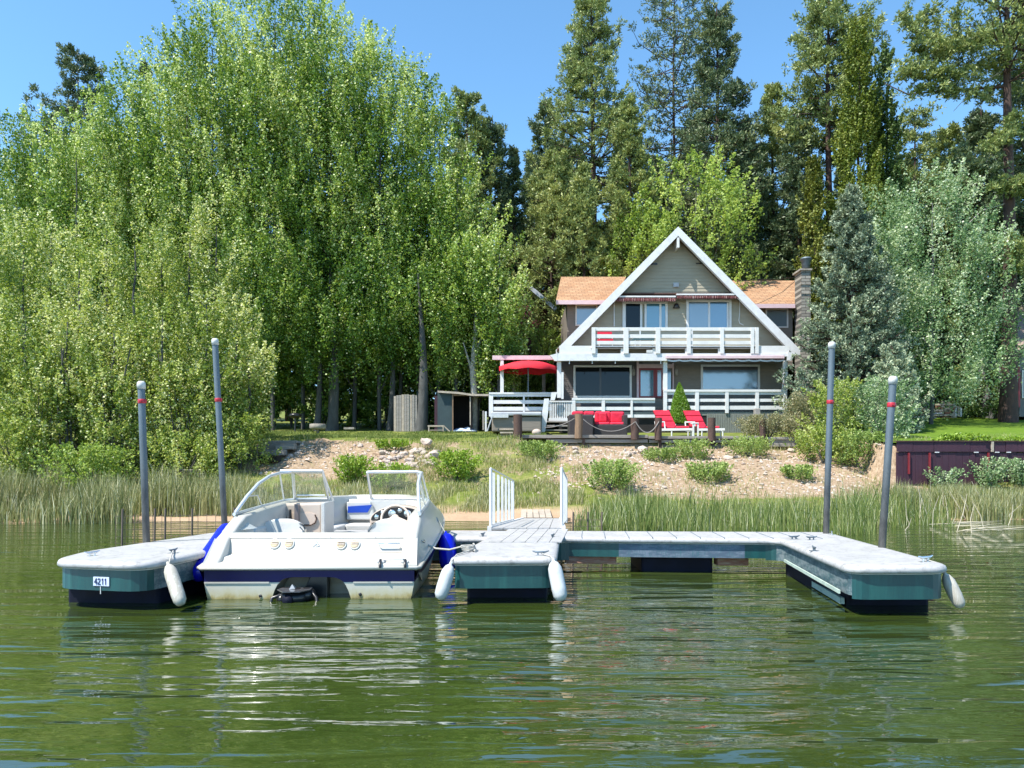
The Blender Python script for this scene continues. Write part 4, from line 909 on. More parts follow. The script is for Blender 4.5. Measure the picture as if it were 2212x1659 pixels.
# power drop wire
a, b = P(1597,606,37), P(1690,600,41)
w1 = MB().tube([P(1592,608,36.6), P(1630,604,37.5), P(1680,603,39), P(1735,598,42)], 0.02, 5).build('service_wire', M['black'], house)
# upper glazed doors
def slider(x0, y0, x1, y1, panes, Y=YU-0.09):
    A = z6(x0,y0); B = z6(x1,y1); f = frame(MB(), A[0],A[1],B[0],B[1]+4, Y, 0.08, 5.0).build('sliding_door', M['white'], house)
    for (a0,b0,a1,b1,pm) in panes: bx(z6,a0,b0,a1,b1,Y+0.03,0.02).build('pane', M[pm], f)
    return f
f = slider(615,630,975,842, [(636,648,768,850,'pane_dark'),(790,648,958,850,'pane_teal')])
for a in ((755,640,772,850),(790,645,806,850),(908,650,925,850),(617,640,640,850)): bx(z6,*a,YU-0.075,0.03).build('door_stile', M['white'], f)
f = slider(1125,615,1485,842, [(1145,638,1300,850,'pane_grey'),(1312,638,1452,850,'pane_blue')])
bx(z6,1192,640,1300,850,YU-0.052,0.01).build('dark_curtain', M['pane_dark'], f)
for a in ((1298,635,1314,850),(1448,640,1462,850)): bx(z6,*a,YU-0.075,0.03).build('door_stile', M['white'], f)
# wall lamp
A = z6(1045,668); c = P(*A, YU-0.1); lamp = MB().lathe(c, [(0.17,-0.1),(0.10,0.06),(0.07,0.12),(0,0.13)], 12).build('wall_lamp', M['black'], house)
for a in ((544,640,552,830),): bx(z6,*a,YU-0.05,0.03).build('downpipe', M['white'], house)
o = MB().tube([P(*z6(1552,590),YU-0.06), P(*z6(1548,740),YU-0.06), P(*z6(1543,780),YU-0.08), P(*z6(1550,805),YU-0.06), P(*z6(1580,820),YU-0.06)], 0.018, 6).build('downpipe', M['white'], house)
# awnings
def awning(name_y, x0, x1, ybar, ybar2, yv, Y, scal=0.10, d=0.45):
    A = z6(x0, ybar); B = z6(x1, ybar2); C_ = z6(x1, yv)
    t = MB().pbox(A[0], A[1], B[0], B[1], Y, 0.07).build('awning_bar', M['white'], house)
    a, b = P(A[0], A[1], Y), P(B[0], B[1], Y); zc = P(*C_, Y).z
    n = int((b.x-a.x)/scal); rws = [[],[],[]]
    for i in range(n*4+1):
        x = a.x + (b.x-a.x)*i/(n*4); w_ = 0.02*math.sin(i*math.pi/2)
        rws[0].append((x, Y+0.02, b.z+0.0)); rws[1].append((x, Y+0.0+w_, (b.z+zc)/2)); rws[2].append((x, Y+0.01+w_, zc + 0.035*abs(math.sin(i*math.pi/4))))
    mb = MB(); mb.grid(rws[::-1]); mb.build('valance', M['awning'], t)
    mb = MB(); mb.add([(a.x,Y+0.03,b.z+0.02),(b.x,Y+0.03,b.z+0.02),(b.x,Y+d,b.z+0.17),(a.x,Y+d,b.z+0.17)], [(0,1,2,3)]); mb.build('awning_cloth', M['awning'], t)
    return t
awning(0, 540, 1040, 585, 597, 634, 35.62); awning(0, 1046, 1540, 568, 580, 612, 35.58)
MB().pbox(*z6(560,560), *z6(1525,573), 35.9, 0.25).build('awning_shadow_band', M['dark_wood'], house)  # dark strip painting the shadow band above the upper awnings
# balcony
DK = py2z(748, YB)
def rails(mb_list, zf, x0, x1, ys_, Y, d=0.04):
    for i, (a, b) in enumerate(ys_):
        mb_list.append((zf, x0, a, x1, b, Y, d))
bal = MB().pbox(*z6(360,992), *z6(1700,1003), YB, YU-YB-0.02).build('balcony_floor', M['trim'], house)
for a, b in ((838,864),(893,922),(946,974),(994,1004)):
    bx(z6, 370, a, 1700, b, YB-0.0, 0.045).build('rail', M['white'], bal)
for x0, x1 in ((368,398),(622,662),(880,916),(1128,1160),(1395,1424),(1640,1664),(1676,1702)):
    bx(z6, x0, 840, x1, 1046, YB-0.05, 0.05).build('post', M['white'], bal)
for x0, x1 in ((385,395),(750,760),(1165,1175),(1660,1668)): bx(z6, x0, 866, x1, 1000, YU-0.5, 0.03).build('post', M['white'], bal)
# deck edge: fascia boards between joists, open bays beneath the balcony
bays = [(415,600),(665,855),(915,1115),(1175,1378),(1430,1638)]
mb = MB(); bx(z6,110,985,1945,1001,YB+0.055,0.05).build('deck_fascia', M['white'], house)
for a, b in ((110,412),(1700,1945)): bx(z6,a,1001,b,1046,YB+0.055,0.05).build('deck_fascia', M['white'], house)
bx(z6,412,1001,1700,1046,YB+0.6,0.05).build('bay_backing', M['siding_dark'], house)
for a, b in zip([412]+[x[1] for x in bays], [x[0] for x in bays]+[1700]):
    bx(z6,a,1001,b,1046,YB+0.05,0.08).build('joist_end', M['white'], house)
bx(z6,90,1046,1010,1104,YB+0.01,0.16).build('header_beam', M['trim'], house); bx(z6,1000,1046,1950,1070,YB+0.02,0.16).build('header_beam', M['trim'], house)
bx(z6,806,1018,856,1042,YB+0.02,0.03).build('nameplate', M['cap_white'], house, bevel=0.01)
A = P(*z6(1935,1037), YB); mb = MB(); a1, b1, c1 = P(*z6(1930,1037),YB), P(*z6(1990,1037),YB), P(*z6(1962,1102),YB)
mb.poly_y([(a1.x,a1.z),(b1.x,b1.z),(c1.x,c1.z),(a1.x,c1.z)], YB, YB+0.15); mb.build('eave_end', M['trim'], house)
mb = MB(); a1, b1, c1 = P(*z6(35,1060),YB), P(*z6(95,1045),YB), P(*z6(95,1105),YB); mb.poly_y([(a1.x,a1.z),(b1.x,b1.z),(c1.x,c1.z),(a1.x+0.2,c1.z)], YB, YB+0.15); mb.build('eave_end', M['trim'], house)
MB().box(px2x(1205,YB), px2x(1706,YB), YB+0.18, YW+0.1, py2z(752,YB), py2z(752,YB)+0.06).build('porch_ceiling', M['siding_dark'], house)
# lower awning on the right
t = bx(z6,962,1062,1908,1086,YB-0.12,0.10).build('awning_bar', M['pinkwood'], house, bevel=0.01)
a = P(*z6(975,1088),YB-0.06); b = P(*z6(1900,1118),YB-0.06); rws = [[],[]]
for i in range(121):
    x = a.x+(b.x-a.x)*i/120; rws[0].append((x,YB-0.05,b.z + 0.10 - 0.035*abs(math.sin(i*math.pi/12)))); rws[1].append((x,YB-0.06,a.z+0.02))
MB().grid(rws).build('valance', M['awning'], t)
rws2 = [[(x,y-0.005,z+0.035) for x,y,z in rws[0]], [(x,y-0.012,z-0.035) for x,y,z in rws[0]]]
MB().grid(rws2[::-1]).build('valance_hem', M['vinyl'], t)
# lower wall
zl0, zl1 = 3.75, py2z(752, YB); mb = MB()
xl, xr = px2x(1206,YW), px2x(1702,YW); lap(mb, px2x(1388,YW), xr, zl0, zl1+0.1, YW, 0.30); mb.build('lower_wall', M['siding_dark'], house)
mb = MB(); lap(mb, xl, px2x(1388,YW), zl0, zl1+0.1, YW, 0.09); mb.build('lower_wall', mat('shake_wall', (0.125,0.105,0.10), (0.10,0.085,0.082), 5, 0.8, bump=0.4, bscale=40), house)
mb = MB()
for x in (xl, xr): mb.add([(x,YW,zl0),(x,YW,zl1),(x,44,zl1),(x,44,zl0)], [(0,1,2,3)])
mb.build('side_wall', M['siding_dark'], house)
def w6(x0,y0,x1,y1,Y,w_,pm,fm='white'): A=z6(x0,y0); B=z6(x1,y1); return window(house, A[0],A[1],B[0],B[1],Y,0.05,w_,pm,fm)
f = w6(222,1140,688,1400,YW-0.08,4.4,'pane_dark'); bx(z6,430,1165,445,1400,YW-0.06,0.02).build('mullion', M['black'], f)
f = w6(1240,1135,1712,1346,YW-0.08,4.4,'pane_blue','trim'); bx(z6,1252,1152,1700,1178,YW-0.062,0.012).build('window_blind', M['black'], f)
# red double doors and sidelight
dr_ = frame(MB(), *z6(745,1165), *z6(938,1400), YW-0.10, 0.06, 3.6).build('front_door', M['door_red'], house)
bx(z6,862,1165,893,1400,YW-0.11,0.05).build('door_stile', M['door_red'], dr_)
bx(z6,757,1180,866,1400,YW-0.07,0.02).build('pane', M['pane_teal'], dr_); bx(z6,893,1180,938,1400,YW-0.07,0.02).build('pane', M['pane_grey'], dr_)
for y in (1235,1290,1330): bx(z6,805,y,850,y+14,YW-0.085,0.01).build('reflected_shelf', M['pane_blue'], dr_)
bx(z6,728,1105,745,1400,YW-0.12,0.08).build('door_post', M['pinkwood'], house); bx(z6,745,1130,1015,1162,YW-0.12,0.08).build('door_lintel', M['pinkwood'], house)
bx(z6,970,1175,1000,1340,YW-0.08,0.03).build('sidelight', M['pane_blue'], house); bx(z6,1014,1122,1024,1400,YW-0.12,0.08).build('door_post', M['pinkwood'], house)
for x in (703, 1045):
    A = P(*z6(x,1190),YW-0.14); mb = MB().lathe(A, [(0.02,0.24),(0.025,0.12),(0.07,0.08),(0.09,-0.16),(0.03,-0.2)], 8); mb.build('porch_lantern', M['stone_grey'], house)
for x in (190, 372, 556, 920): bx(z6,x-3,1104,x+3,1128,YB+0.05,0.03).build('hanging_hook', M['white'], house)
# porch posts
for x0, x1, y1 in ((92,124,1400),(940,972,1335),(1898,1932,1335)): bx(z6,x0,1100,x1,y1,YP-0.1,0.13).build('porch_post', M['white'], house)
mb = MB(); mb.beam(P(*z6(1905,1105),YP-0.2), P(*z6(1893,1330),YP-0.2), 0.07, 0.06); mb.build('awning_strut', M['white'], house)
# porch deck and railings
pz = py2z(890, YP)
MB().box(px2x(1208,YP), px2x(1702,YP), YP-0.05, YW, pz-0.16, pz).build('porch_deck', M['slat'], house)
pr = bx(z8,392,520,1800,545,YP-0.18,0.14).build('porch_railing', M['white'], house)
for a, b in ((546,580),(626,660),(706,750)): bx(z8,392,a,1800,b,YP-0.12,0.04).build('rail', M['white'], pr)
for x0, x1 in ((388,430),(753,795),(1098,1136),(1443,1482),(1762,1802)): bx(z8,x0,545,x1,790,YP-0.17,0.05).build('post', M['white'], pr)
pr = bx(z7,1150,692,2216,716,YP-0.19,0.14).build('porch_railing', M['white'], house)
for a, b in ((717,757),(806,850),(905,944)): bx(z7,1150,a,2216,b,YP-0.13,0.04).build('rail', M['white'], pr)
for x0, x1 in ((1150,1192),(1530,1572),(1902,1930)): bx(z7,x0,716,x1,944,YP-0.18,0.05).build('post', M['white'], pr)
# vertical slat skirt under the porch
mb = MB(); a = P(*z8(880,790),YP); b = P(*z8(1800,1005),YP); n = 46
for i in range(n):
    x = a.x + (b.x-a.x)*i/n; z1_ = a.z - 0.03; mb.box(x, x+(b.x-a.x)/n*0.82, YP-0.10, YP-0.075, gz(x,YP)-0.05, z1_)
mb.build('slat_skirt', M['slat'], house)
MB().box(px2x(1208,YP), b.x, YP-0.02, YP+0.02, 2.9, pz-0.12).build('skirt_shade_sheet', M['shade_black'], house)  # added dark sheet, paints the shade between the slats
# stair with pickets beside the hot tub
stp = thing('porch_stairs', None, None, (2.4, 34, 3.0)); stp.parent = house; ORG[stp.name] = ORG['lake_house'].copy(); stp.location = (0,0,0)
for i, (y0, y1) in enumerate(((985,1003),(1040,1058),(1098,1112))): bx(z7,810,y0,1140,y1,34.3-0.3*i,0.3).build('tread', M['grey_wood'], stp)
for i in range(13):
    x = 862 + i*23; bx(z7,x,732,x+13,985,34.45,0.03).build('picket', M['white'], stp)
bx(z7,858,728,1150,745,34.42,0.08).build('handrail', M['white'], stp); bx(z7,850,950,1140,985,34.38,0.10).build('stringer', M['white'], stp)
mb = MB(); q = [z7(792,700), z7(852,700), z7(842,880), z7(765,880)]; mb.poly_y([(P(*p,33.6).x,P(*p,33.6).z) for p in q], 33.6, 33.66); mb.build('side_panel', M['white'], stp)
mb = MB(); q = [z7(765,880), z7(842,880), z7(802,1130), z7(757,1130)]; mb.poly_y([(P(*p,33.5).x,P(*p,33.5).z) for p in q], 33.5, 33.56); mb.build('side_panel', M['trim'], stp)
mb = MB(); q = [z7(884,620), z7(958,616), z7(925,722), z7(872,722)]; mb.poly_y([(P(*p,34.2).x,P(*p,34.2).z) for p in q], 34.2, 34.26); mb.build('side_panel', M['white'], stp)
bx(z7,1012,360,1040,705,YP-0.2,0.05).build('side_board', M['trim'], house)

# ---------------------------------------------------------------- covered side deck with umbrella
Yd = 35.2
pat = thing('patio_cover', 'white posted patio roof beside the house, over the hot tub', 'patio roof', P(*z7(500,900),Yd+1))
bx(z7,125,146,935,200,Yd,0.12).build('roof_edge', M['pinkwood'], pat)
a, b = P(*z7(125,146),Yd), P(*z7(880,146),Yd); mb = MB(); mb.add([(a.x,Yd,a.z+0.01),(b.x,Yd,a.z+0.01),(b.x,Yd+3.2,a.z+0.35),(a.x,Yd+3.2,a.z+0.35)], [(0,1,2,3)]); mb.build('roof_sheet', M['cover'], pat)
bx(z7,226,200,270,640,Yd+0.02,0.15).build('roof_post', M['white'], pat)
for x in (382, 765): bx(z7,x,300,x+42,640,Yd+3.0,0.14).build('roof_post', M['grey_wood'], pat)
bx(z7,80,620,885,640,Yd-0.03,0.14).build('rail_cap', M['white'], pat)
for a, b in ((641,674),(720,766),(806,856)): bx(z7,132,a,884,b,Yd+0.02,0.04).build('rail', M['white'], pat)
for x0, x1 in ((80,134),(518,542)): bx(z7,x0,640,x1,930,Yd,0.05).build('rail_post', M['white'], pat)
bx(z7,90,856,760,880,Yd+0.05,3.0).build('deck', M['dark_wood'], pat)
um = thing('patio_umbrella', 'wide red umbrella open under the patio roof', 'umbrella', P(*z7(590,640),Yd+1.2))
Yu = Yd + 0.2; c = P(*z7(590,212),Yu); rws = []; n = 32
e = P(*z7(205,300),Yu); rad = (P(*z7(965,300),Yu).x - e.x)/2; cx2 = (P(*z7(965,300),Yu).x + e.x)/2
for f_, dz in ((0.02,0.0),(0.35,0.06),(0.7,0.16),(1.0,0.30),(1.0,0.50)):
    rws.append([(cx2+rad*f_*math.cos(t)*(1-0.03*math.cos(8*t)), Yu+rad*0.85*f_*math.sin(t)*(1-0.03*math.cos(8*t)), c.z-dz+0.03*math.cos(8*t)*f_) for t in np.linspace(0, 2*math.pi, n, endpoint=False)])
MB().grid(rws[::-1], close=True).build('canopy', M['red_umbrella'], um)
MB().tube([(cx2,Yu,c.z), (cx2,Yu,c.z-2.4)], 0.03, 8).build('pole', M['galv'], um)
# balcony chair
bc = thing('balcony_chair', 'small red fabric chair behind the left end of the balcony rail', 'chair', P(*z6(478,1000),YB+0.6), group=None)
bx(z6,415,873,530,905,YB+0.75,0.06).build('backrest', M['red_fabric'], bc); bx(z6,420,930,540,948,YB+0.3,0.5).build('seat', M['red_fabric'], bc)
for x in (425, 530): bx(z6,x,905,x+7,1000,YB+0.32,0.03).build('leg', M['white'], bc)
tb = thing('balcony_table', 'low pale table behind the balcony rail, before the glass doors', 'table', P(*z6(800,1000),YB+0.6))
bx(z6,700,925,870,938,YB+0.4,0.6).build('tabletop', M['pane_teal'], tb)
for x in (712, 850): bx(z6,x,938,x+8,1000,YB+0.5,0.03).build('leg', M['white'], tb)

# ---------------------------------------------------------------- terrace in front of the house
YT = 29.55
def beamrow(label, x0, y0, x1, y1, Y, d, m, name='edge_timber', nm=''):
    o = MB().pbox(x0,y0,x1,y1,Y,d).build(name, m, bevel=0.015); return tag(o, label, 'timber')
wf = thing('terrace_edging', 'long grey timber edge of the terrace above the dirt bank', 'timber edge', P(1380, 965, YT))
a, b = P(1125,940,YT), P(1645,948,YT)
MB().box(a.x, px2x(1400,YT), YT, YT+0.35, py2z(946.5,YT), py2z(939.5,YT)).build('cap_board', M['board_grey'], wf, bevel=0.012)
MB().box(px2x(1401,YT), b.x, YT, YT+0.35, py2z(948,YT), py2z(942,YT)).build('cap_board', M['board_grey'], wf, bevel=0.012)
MB().box(px2x(1180,YT), px2x(1400,YT), YT+0.06, YT+0.14, py2z(956,YT), py2z(949,YT)).build('face_board', M['board_grey'], wf)
MB().box(px2x(1403,YT), px2x(1590,YT), YT+0.06, YT+0.14, py2z(956,YT), py2z(950,YT)).build('face_board', M['board_grey'], wf)
MB().box(a.x, b.x, YT+0.30, YT+0.36, 2.2, py2z(947,YT)).build('edge_shade_sheet', M['shade_black'], wf)  # near-black sheet standing in for the shadow below the cap boards
for x in (1182,1258,1423,1532,1620): MB().pbox(x,947,x+6,975,YT+0.02,0.12).build('support_post', M['dark_wood'], wf)
MB().pbox(1661,949,1728,965,YT-0.1,0.2).build('side_crib', M['grey_wood'], wf, bevel=0.01); MB().pbox(1656,944,1740,950,YT-0.15,0.9).build('cap_board', M['stone_grey'], wf, bevel=0.02)
def rpost(label, x0, y0, x1, y1, m, Y=29.45, split=False):
    a, b = P(x0,y0,Y), P(x1,y1,Y); r = (b.x-a.x)/2; cx2 = (a.x+b.x)/2; zt_ = a.z; zb2 = b.z - 0.1
    mb = MB(); n = 14; rws = []
    for k in range(9):
        z = zb2 + (zt_-zb2)*k/8; rws.append([(cx2 + r*(1+0.10*mn.noise(Vector((j*1.7,k*0.8,x0))))*math.cos(2*math.pi*j/n) + 0.02*mn.noise(Vector((k*0.5,x0,0))), Y + r*math.sin(2*math.pi*j/n)*(1+0.08*mn.noise(Vector((j*2.7,k*0.4,x0)))), z) for j in range(n)])
    mb.grid(rws, close=True); mb.add(rws[-1], [tuple(range(n))]); mb.add([(cx2+r*0.5,Y,zt_+0.02)], [])
    o = mb.build('bollard_post', m); tag(o, label, 'post', 'rope posts along the terrace edge'); return Vector((cx2, Y-r, zt_-0.15))
q = [z7(398,905)+z7(508,1250), z7(1185,898)+z7(1285,1180), z7(1905,950)+z7(2008,1195), z8(288,845)+z8(370,1070), z8(897,845)+z8(985,1080), z8(1490,865)+z8(1558,1082)]
lb = ['dark red brown round post at the left end of the terrace edge', 'pale brown split post in front of the dark wicker armchair', 'cracked grey brown post right of the red cushioned sofa',
      'rough brown post left of the red loungers', 'brown post with a grey top in front of the right lounger', 'brown post in front of the grey shrub, rightmost of the rope posts']
mt_ = [M['dark_wood'], M['brown_wood'], M['dark_wood'], M['dark_wood'], M['dark_wood'], M['dark_wood']]
tops = [rpost(l, *c4, m) for l, c4, m in zip(lb, q, mt_)]
o = MB().pbox(*z8(1440,735), *z8(1500,900), 30.6, 0.25).build('gate_post', M['grey_wood'], bevel=0.02); tag(o, 'tall grey weathered square post behind the rope posts, by the porch corner', 'post')
def ropeo(label, a, b, sag, r=0.013):
    pts = [a.lerp(b,t) - Vector((0,0,sag*4*t*(1-t))) for t in np.linspace(0,1,14)]
    o = MB().tube(pts, r, 6).build('sagging_rope', M['rope_old']); tag(o, label, 'rope', 'ropes slung between the terrace posts')
ropeo('grey rope hanging in front of the stair foot, left of the armchair', P(*z7(790,1070),29.5), P(*z7(1180,955),29.4), 0.10)
ropeo('pinkish rope slung in front of the red cushioned sofa', P(*z7(1285,960),29.4), tops[2]+Vector((0,0,0.0)), 0.42)
ropeo('pale rope between the cracked post and the rough post left of the loungers', tops[2], tops[3], 0.42, 0.02)
# sofas
def cushion(mb, x0, y0, x1, y1, Y, d): return mb.pbox(x0,y0,x1,y1,Y,d)
ac = thing('wicker_armchair', 'dark wicker armchair with a red seat cushion, seen from behind', 'armchair', P(*z7(1265,1175),30.2), group=None)
bx(z7,1108,905,1424,1180,30.3,0.75).build('base', M['wicker'], ac, bevel=0.04)
bx(z7,1150,862,1440,905,30.45,0.7).build('cushion', M['red_fabric'], ac, bevel=0.06, seg=4) if False else None
for a in ((1150,860,1300,925),(1300,862,1440,925)): bx(z7,*a,30.45,0.3).build('cushion', M['red_fabric'], ac, bevel=0.07, seg=4)
so = thing('wicker_sofa', 'dark wicker sofa with puffy red cushions facing the lake', 'sofa', P(*z7(1640,1190),31.0))
bx(z7,1425,1030,1862,1192,30.6,0.9).build('base', M['wicker'], so, bevel=0.04); bx(z7,1812,905,1865,1040,30.6,0.95).build('armrest', M['wicker'], so, bevel=0.03)
for a, Y, d, n_ in (((1445,862,1650,1010),31.15,0.25,'back_cushion'),((1640,866,1825,1012),31.15,0.25,'back_cushion'),((1445,1000,1640,1045),30.62,0.6,'seat_cushion'),((1640,1000,1822,1045),30.62,0.6,'seat_cushion')):
    bx(z7,*a,Y,d).build(n_, M['red_fabric'], so, bevel=0.08, seg=4)
pl = bx(z7,1500,880,1600,1000,31.0,0.14).build('pillow', M['red_fabric'], so, bevel=0.05, seg=4)
# loungers
def lounger(label, x0, yt_, Y):
    c = P(x0, 944, Y); t = thing('sun_lounger', label, 'sun lounger', (c.x, c.y, c.z), group=None)
    def pt(dx, dy, z): return Vector((c.x+dx, c.y+dy, c.z+z))
    # reclined back, seat running back-left to front-right
    for i in range(3):
        u0, u1 = i/3, (i+1)/3; a0 = pt(-0.05,0.55,0.42+0.0).lerp(pt(-0.32,0.75,1.12), u0); a1 = pt(-0.05,0.55,0.42).lerp(pt(-0.32,0.75,1.12), u1)
        m0 = (a0+a1)/2; d = (a1-a0)/2; MB().obox(m0 + Vector((0.36,0,0)), (0.33,0,0), d*0.94, d.cross(Vector((1,0,0))).normalized()*0.05).build('back_cushion', M['red_fabric'], t, bevel=0.03, seg=3)
    for i in range(2):
        a0 = pt(0.0+0.55*i, 0.45-0.16*i, 0.36); a1 = pt(0.52+0.55*i, 0.30-0.16*i, 0.36)
        mb = MB(); w_ = Vector((0.12,0.5,0)); mb.add([a0, a1, a1+w_*0.6, a0+w_*0.6, a0+Vector((0,0,0.09)), a1+Vector((0,0,0.09)), a1+w_*0.6+Vector((0,0,0.09)), a0+w_*0.6+Vector((0,0,0.09))], [(0,3,2,1),(4,5,6,7),(0,1,5,4),(1,2,6,5),(2,3,7,6),(3,0,4,7)])
        mb.build('seat_cushion', M['red_fabric'], t, bevel=0.025, seg=3)
    mb = MB(); mb.beam(pt(-0.25,0.38,0.31), pt(1.25,0.02,0.31), 0.05, 0.09); mb.build('side_rail', M['white'], t)
    mb = MB(); mb.beam(pt(-0.13,0.88,0.31), pt(1.30,0.42,0.31), 0.05, 0.09); mb.build('side_rail', M['white'], t)
    for dx, dy in ((-0.15,0.36),(0.38,0.24),(1.18,0.05),(1.2,0.45)): mb = MB(); mb.tube([pt(dx,dy,0.30), pt(dx,dy,-0.05)], 0.03, 8); mb.build('leg', M['white'], t)
    mb = MB(); mb.tube([pt(-0.22,0.40,0.3), pt(-0.26,0.40,0.62), pt(0.10,0.34,0.62), pt(0.14,0.33,0.30)], 0.035, 8); mb.build('armrest', M['white'], t)
    mb = MB(); mb.tube([pt(0.40,0.95,0.3), pt(0.44,0.95,0.55), pt(0.66,0.9,0.55), pt(0.68,0.9,0.30)], 0.035, 8); mb.build('armrest', M['white'], t)
lounger('white framed lounger with red cushions, left of the pair', 1433, 883, 30.6)
lounger('white framed lounger with red cushions, behind the grey topped post', 1499, 884, 31.0)
sd = thing('side_table', 'small white plastic table between the two red loungers', 'table', P(*z8(758,1060),30.5))
bx(z8,722,898,794,912,30.4,0.35).build('tabletop', M['white'], sd, bevel=0.01); bx(z8,722,912,742,1060,30.42,0.04).build('leg', M['white'], sd); bx(z8,776,912,794,1060,30.42,0.04).build('leg', M['white'], sd)
bx(z8,742,940,776,1000,30.44,0.03).build('shelf_panel', M['dark_wood'], sd)
# hot tub
ht = thing('hot_tub', 'brown sided hot tub under a grey cover beside the stairs', 'hot tub', P(*z7(440,1130),33.2))
bx(z7,118,935,756,1125,33.0,1.9).build('tub_body', M['hottub'], ht, bevel=0.05); bx(z7,100,868,762,922,32.9,2.0).build('tub_cover', M['cover'], ht, bevel=0.06, seg=3)
bx(z7,100,905,330,945,32.85,0.08).build('cover_flap', M['fender'], ht); o = MB().tube([P(*z7(130,925),32.8), P(*z7(100,1000),32.8), P(*z7(60,1120),32.8)], 0.03, 6).build('cover_strap', M['cover'], ht)
stt = thing('spa_steps', 'two low pale steps in front of the hot tub', 'steps', P(*z7(300,1170),31.8)); bx(z7,215,1085,395,1102,31.6,0.5).build('step', M['drift'], stt); bx(z7,222,1128,390,1146,31.3,0.5).build('step', M['drift'], stt); bx(z7,232,1146,390,1190,31.55,0.45).build('step_riser', M['stone_grey'], stt)
o = MB().ellip(P(*z7(695,1128),30.6)+Vector((0,0,-0.02)), (0.19,0.16,0.14), 12, 8).build('garden_stone', M['stone']); tag(o, 'smooth pale domed stone at the foot of the stairs', 'stone')

# ---------------------------------------------------------------- shed, fence and yard things, left
sh = thing('garden_shed', 'dark green open fronted shed left of the hot tub', 'shed', P(985, 925, 35.5))
S = lambda x, y: (600/2440*2212 + 0, 0)
def zs(x, y): return (900+x*320/2212)*0.90656, (900+y*180/1244)*0.90656
bx(zs,985,225,1228,885,35.4,0.06).build('side_panel', M['shed_green'], sh)
bx(zs,1225,262,1245,885,35.3,0.10).build('door_post', M['brown_wood'], sh); bx(zs,1515,310,1532,780,35.3,0.10).build('door_post', M['drift'], sh)
bx(zs,1245,262,1530,885,36.9,0.06).build('back_panel', M['shade_black'], sh)  # inner panels carry the shade of the open shed as colour
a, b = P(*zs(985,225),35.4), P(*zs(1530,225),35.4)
for x in (a.x+0.03, b.x): mb = MB(); mb.box(x-0.03,x+0.03,35.47,36.9,a.z-2.0,a.z-0.05); mb.build('side_wall', M['shade_black'], sh)
mb = MB(); p0, p1, p2 = P(*zs(985,212),35.2), P(*zs(1330,235),35.2), P(*zs(1825,270),35.2)
rws = [[p0, p1, P(*zs(1560,268),35.2), p2], [v+Vector((0,2.0,0.10)) for v in (p0,p1,P(*zs(1560,268),35.2),p2)]]; mb.grid(rws); mb.grid([[v+Vector((0,0,-0.09)) for v in rws[0]], rws[0]], smooth=False); mb.build('roof', M['drift'], sh)
bx(zs,1245,262,1530,300,35.32,0.06).build('lintel', M['brown_wood'], sh)
pf = thing('plank_fence', 'tall weathered plank screen under the poplars', 'fence', P(*zs(450,885),35.8))
for i, x in enumerate(range(265, 610, 43)):
    h = 285 + rnd.uniform(-8, 12) + (20 if i == 0 else 0); bx(zs,x,h,x+38,885,35.8+rnd.uniform(0,0.04),0.03).build('plank', M['grey_wood'] if i % 3 else M['drift'], pf)
sw = thing('shaded_board_screen', 'dark blue grey board screen between the plank fence and the shed', 'fence', P(*zs(800,885),36.0))
bx(zs,640,215,830,885,37.6,0.05).build('board', M['shed_green'], sw); bx(zs,935,300,985,880,35.9,0.05).build('board', M['mahogany'], sw)
bn = thing('low_bench', 'small pale wooden frame bench in front of the shed', 'bench', P(*zs(960,885),34.6))
bx(zs,822,783,1085,806,34.5,0.35).build('top', M['drift'], bn); bx(zs,832,806,850,885,34.5,0.06).build('leg', M['drift'], bn); bx(zs,1068,806,1086,885,34.5,0.06).build('leg', M['drift'], bn); bx(zs,850,858,1068,868,34.52,0.04).build('stretcher', M['drift'], bn)
mb = MB(); mb.beam(P(*zs(1085,790),34.6), P(*zs(1185,885),34.6), 0.06, 0.05); mb.build('brace', M['drift'], bn)
mb = MB(); rws = []
for i in range(9):
    v = i/8; rws.append([P(*zs(1245+390*u, 880-75*math.sin(math.pi*min(1,u*0.9+0.1))*v*(0.8+0.3*math.sin(9*u+i))), 35.0+0.8*v) for u in np.linspace(0,1,16)])
o = mb.grid(rws).build('tarpaulin', M['tarp']); tag(o, 'crumpled blue and white tarpaulin on the grass by the shed door', 'tarpaulin')
for lab, a in (('white topped wooden stake left of the hot tub, nearer one', (1765,555,1795,885)), ('grey stake beside the shed, behind the white topped stake', (1725,545,1752,860))):
    o = bx(zs,*a,34.2 if 'nearer' in lab else 34.8,0.08).build('stake', M['trim'] if 'nearer' in lab else M['grey_wood']); tag(o, lab, 'stake')
cr = thing('rail_fence', 'low green grey picket fence behind the shed', 'fence', P(*zs(1570,780),37.5))
bx(zs,1530,512,1612,540,37.5,0.05).build('top_rail', M['slat'], cr)
for x in (1535,1565,1592): bx(zs,x,540,x+14,790,37.5,0.04).build('picket', M['slat'], cr)
def z5(x, y): return (600+x*650/2212)*0.90656, (850+y*350/1191)*0.90656
bt_ = thing('fire_bowl', 'round stone topped table in the shade under the poplars', 'table', P(*z5(535,635),34.5))
c = P(*z5(535,550),34.4); MB().lathe(c, [(0.30,-0.22),(0.36,-0.16),(0.36,-0.10),(0.36,0.0),(0.34,0.02),(0,0.02)], 18).build('top', M['stone_grey'], bt_); MB().tube([c+Vector((0,0,-0.2)), c+Vector((0,0,-0.55))], 0.05, 8).build('leg', M['grey_wood'], bt_)
bq = thing('kettle_grill', 'dark round barbecue in the shade at the left end of the lawn', 'grill', P(*z5(352,592),35.5)); c = P(*z5(352,478),35.5)
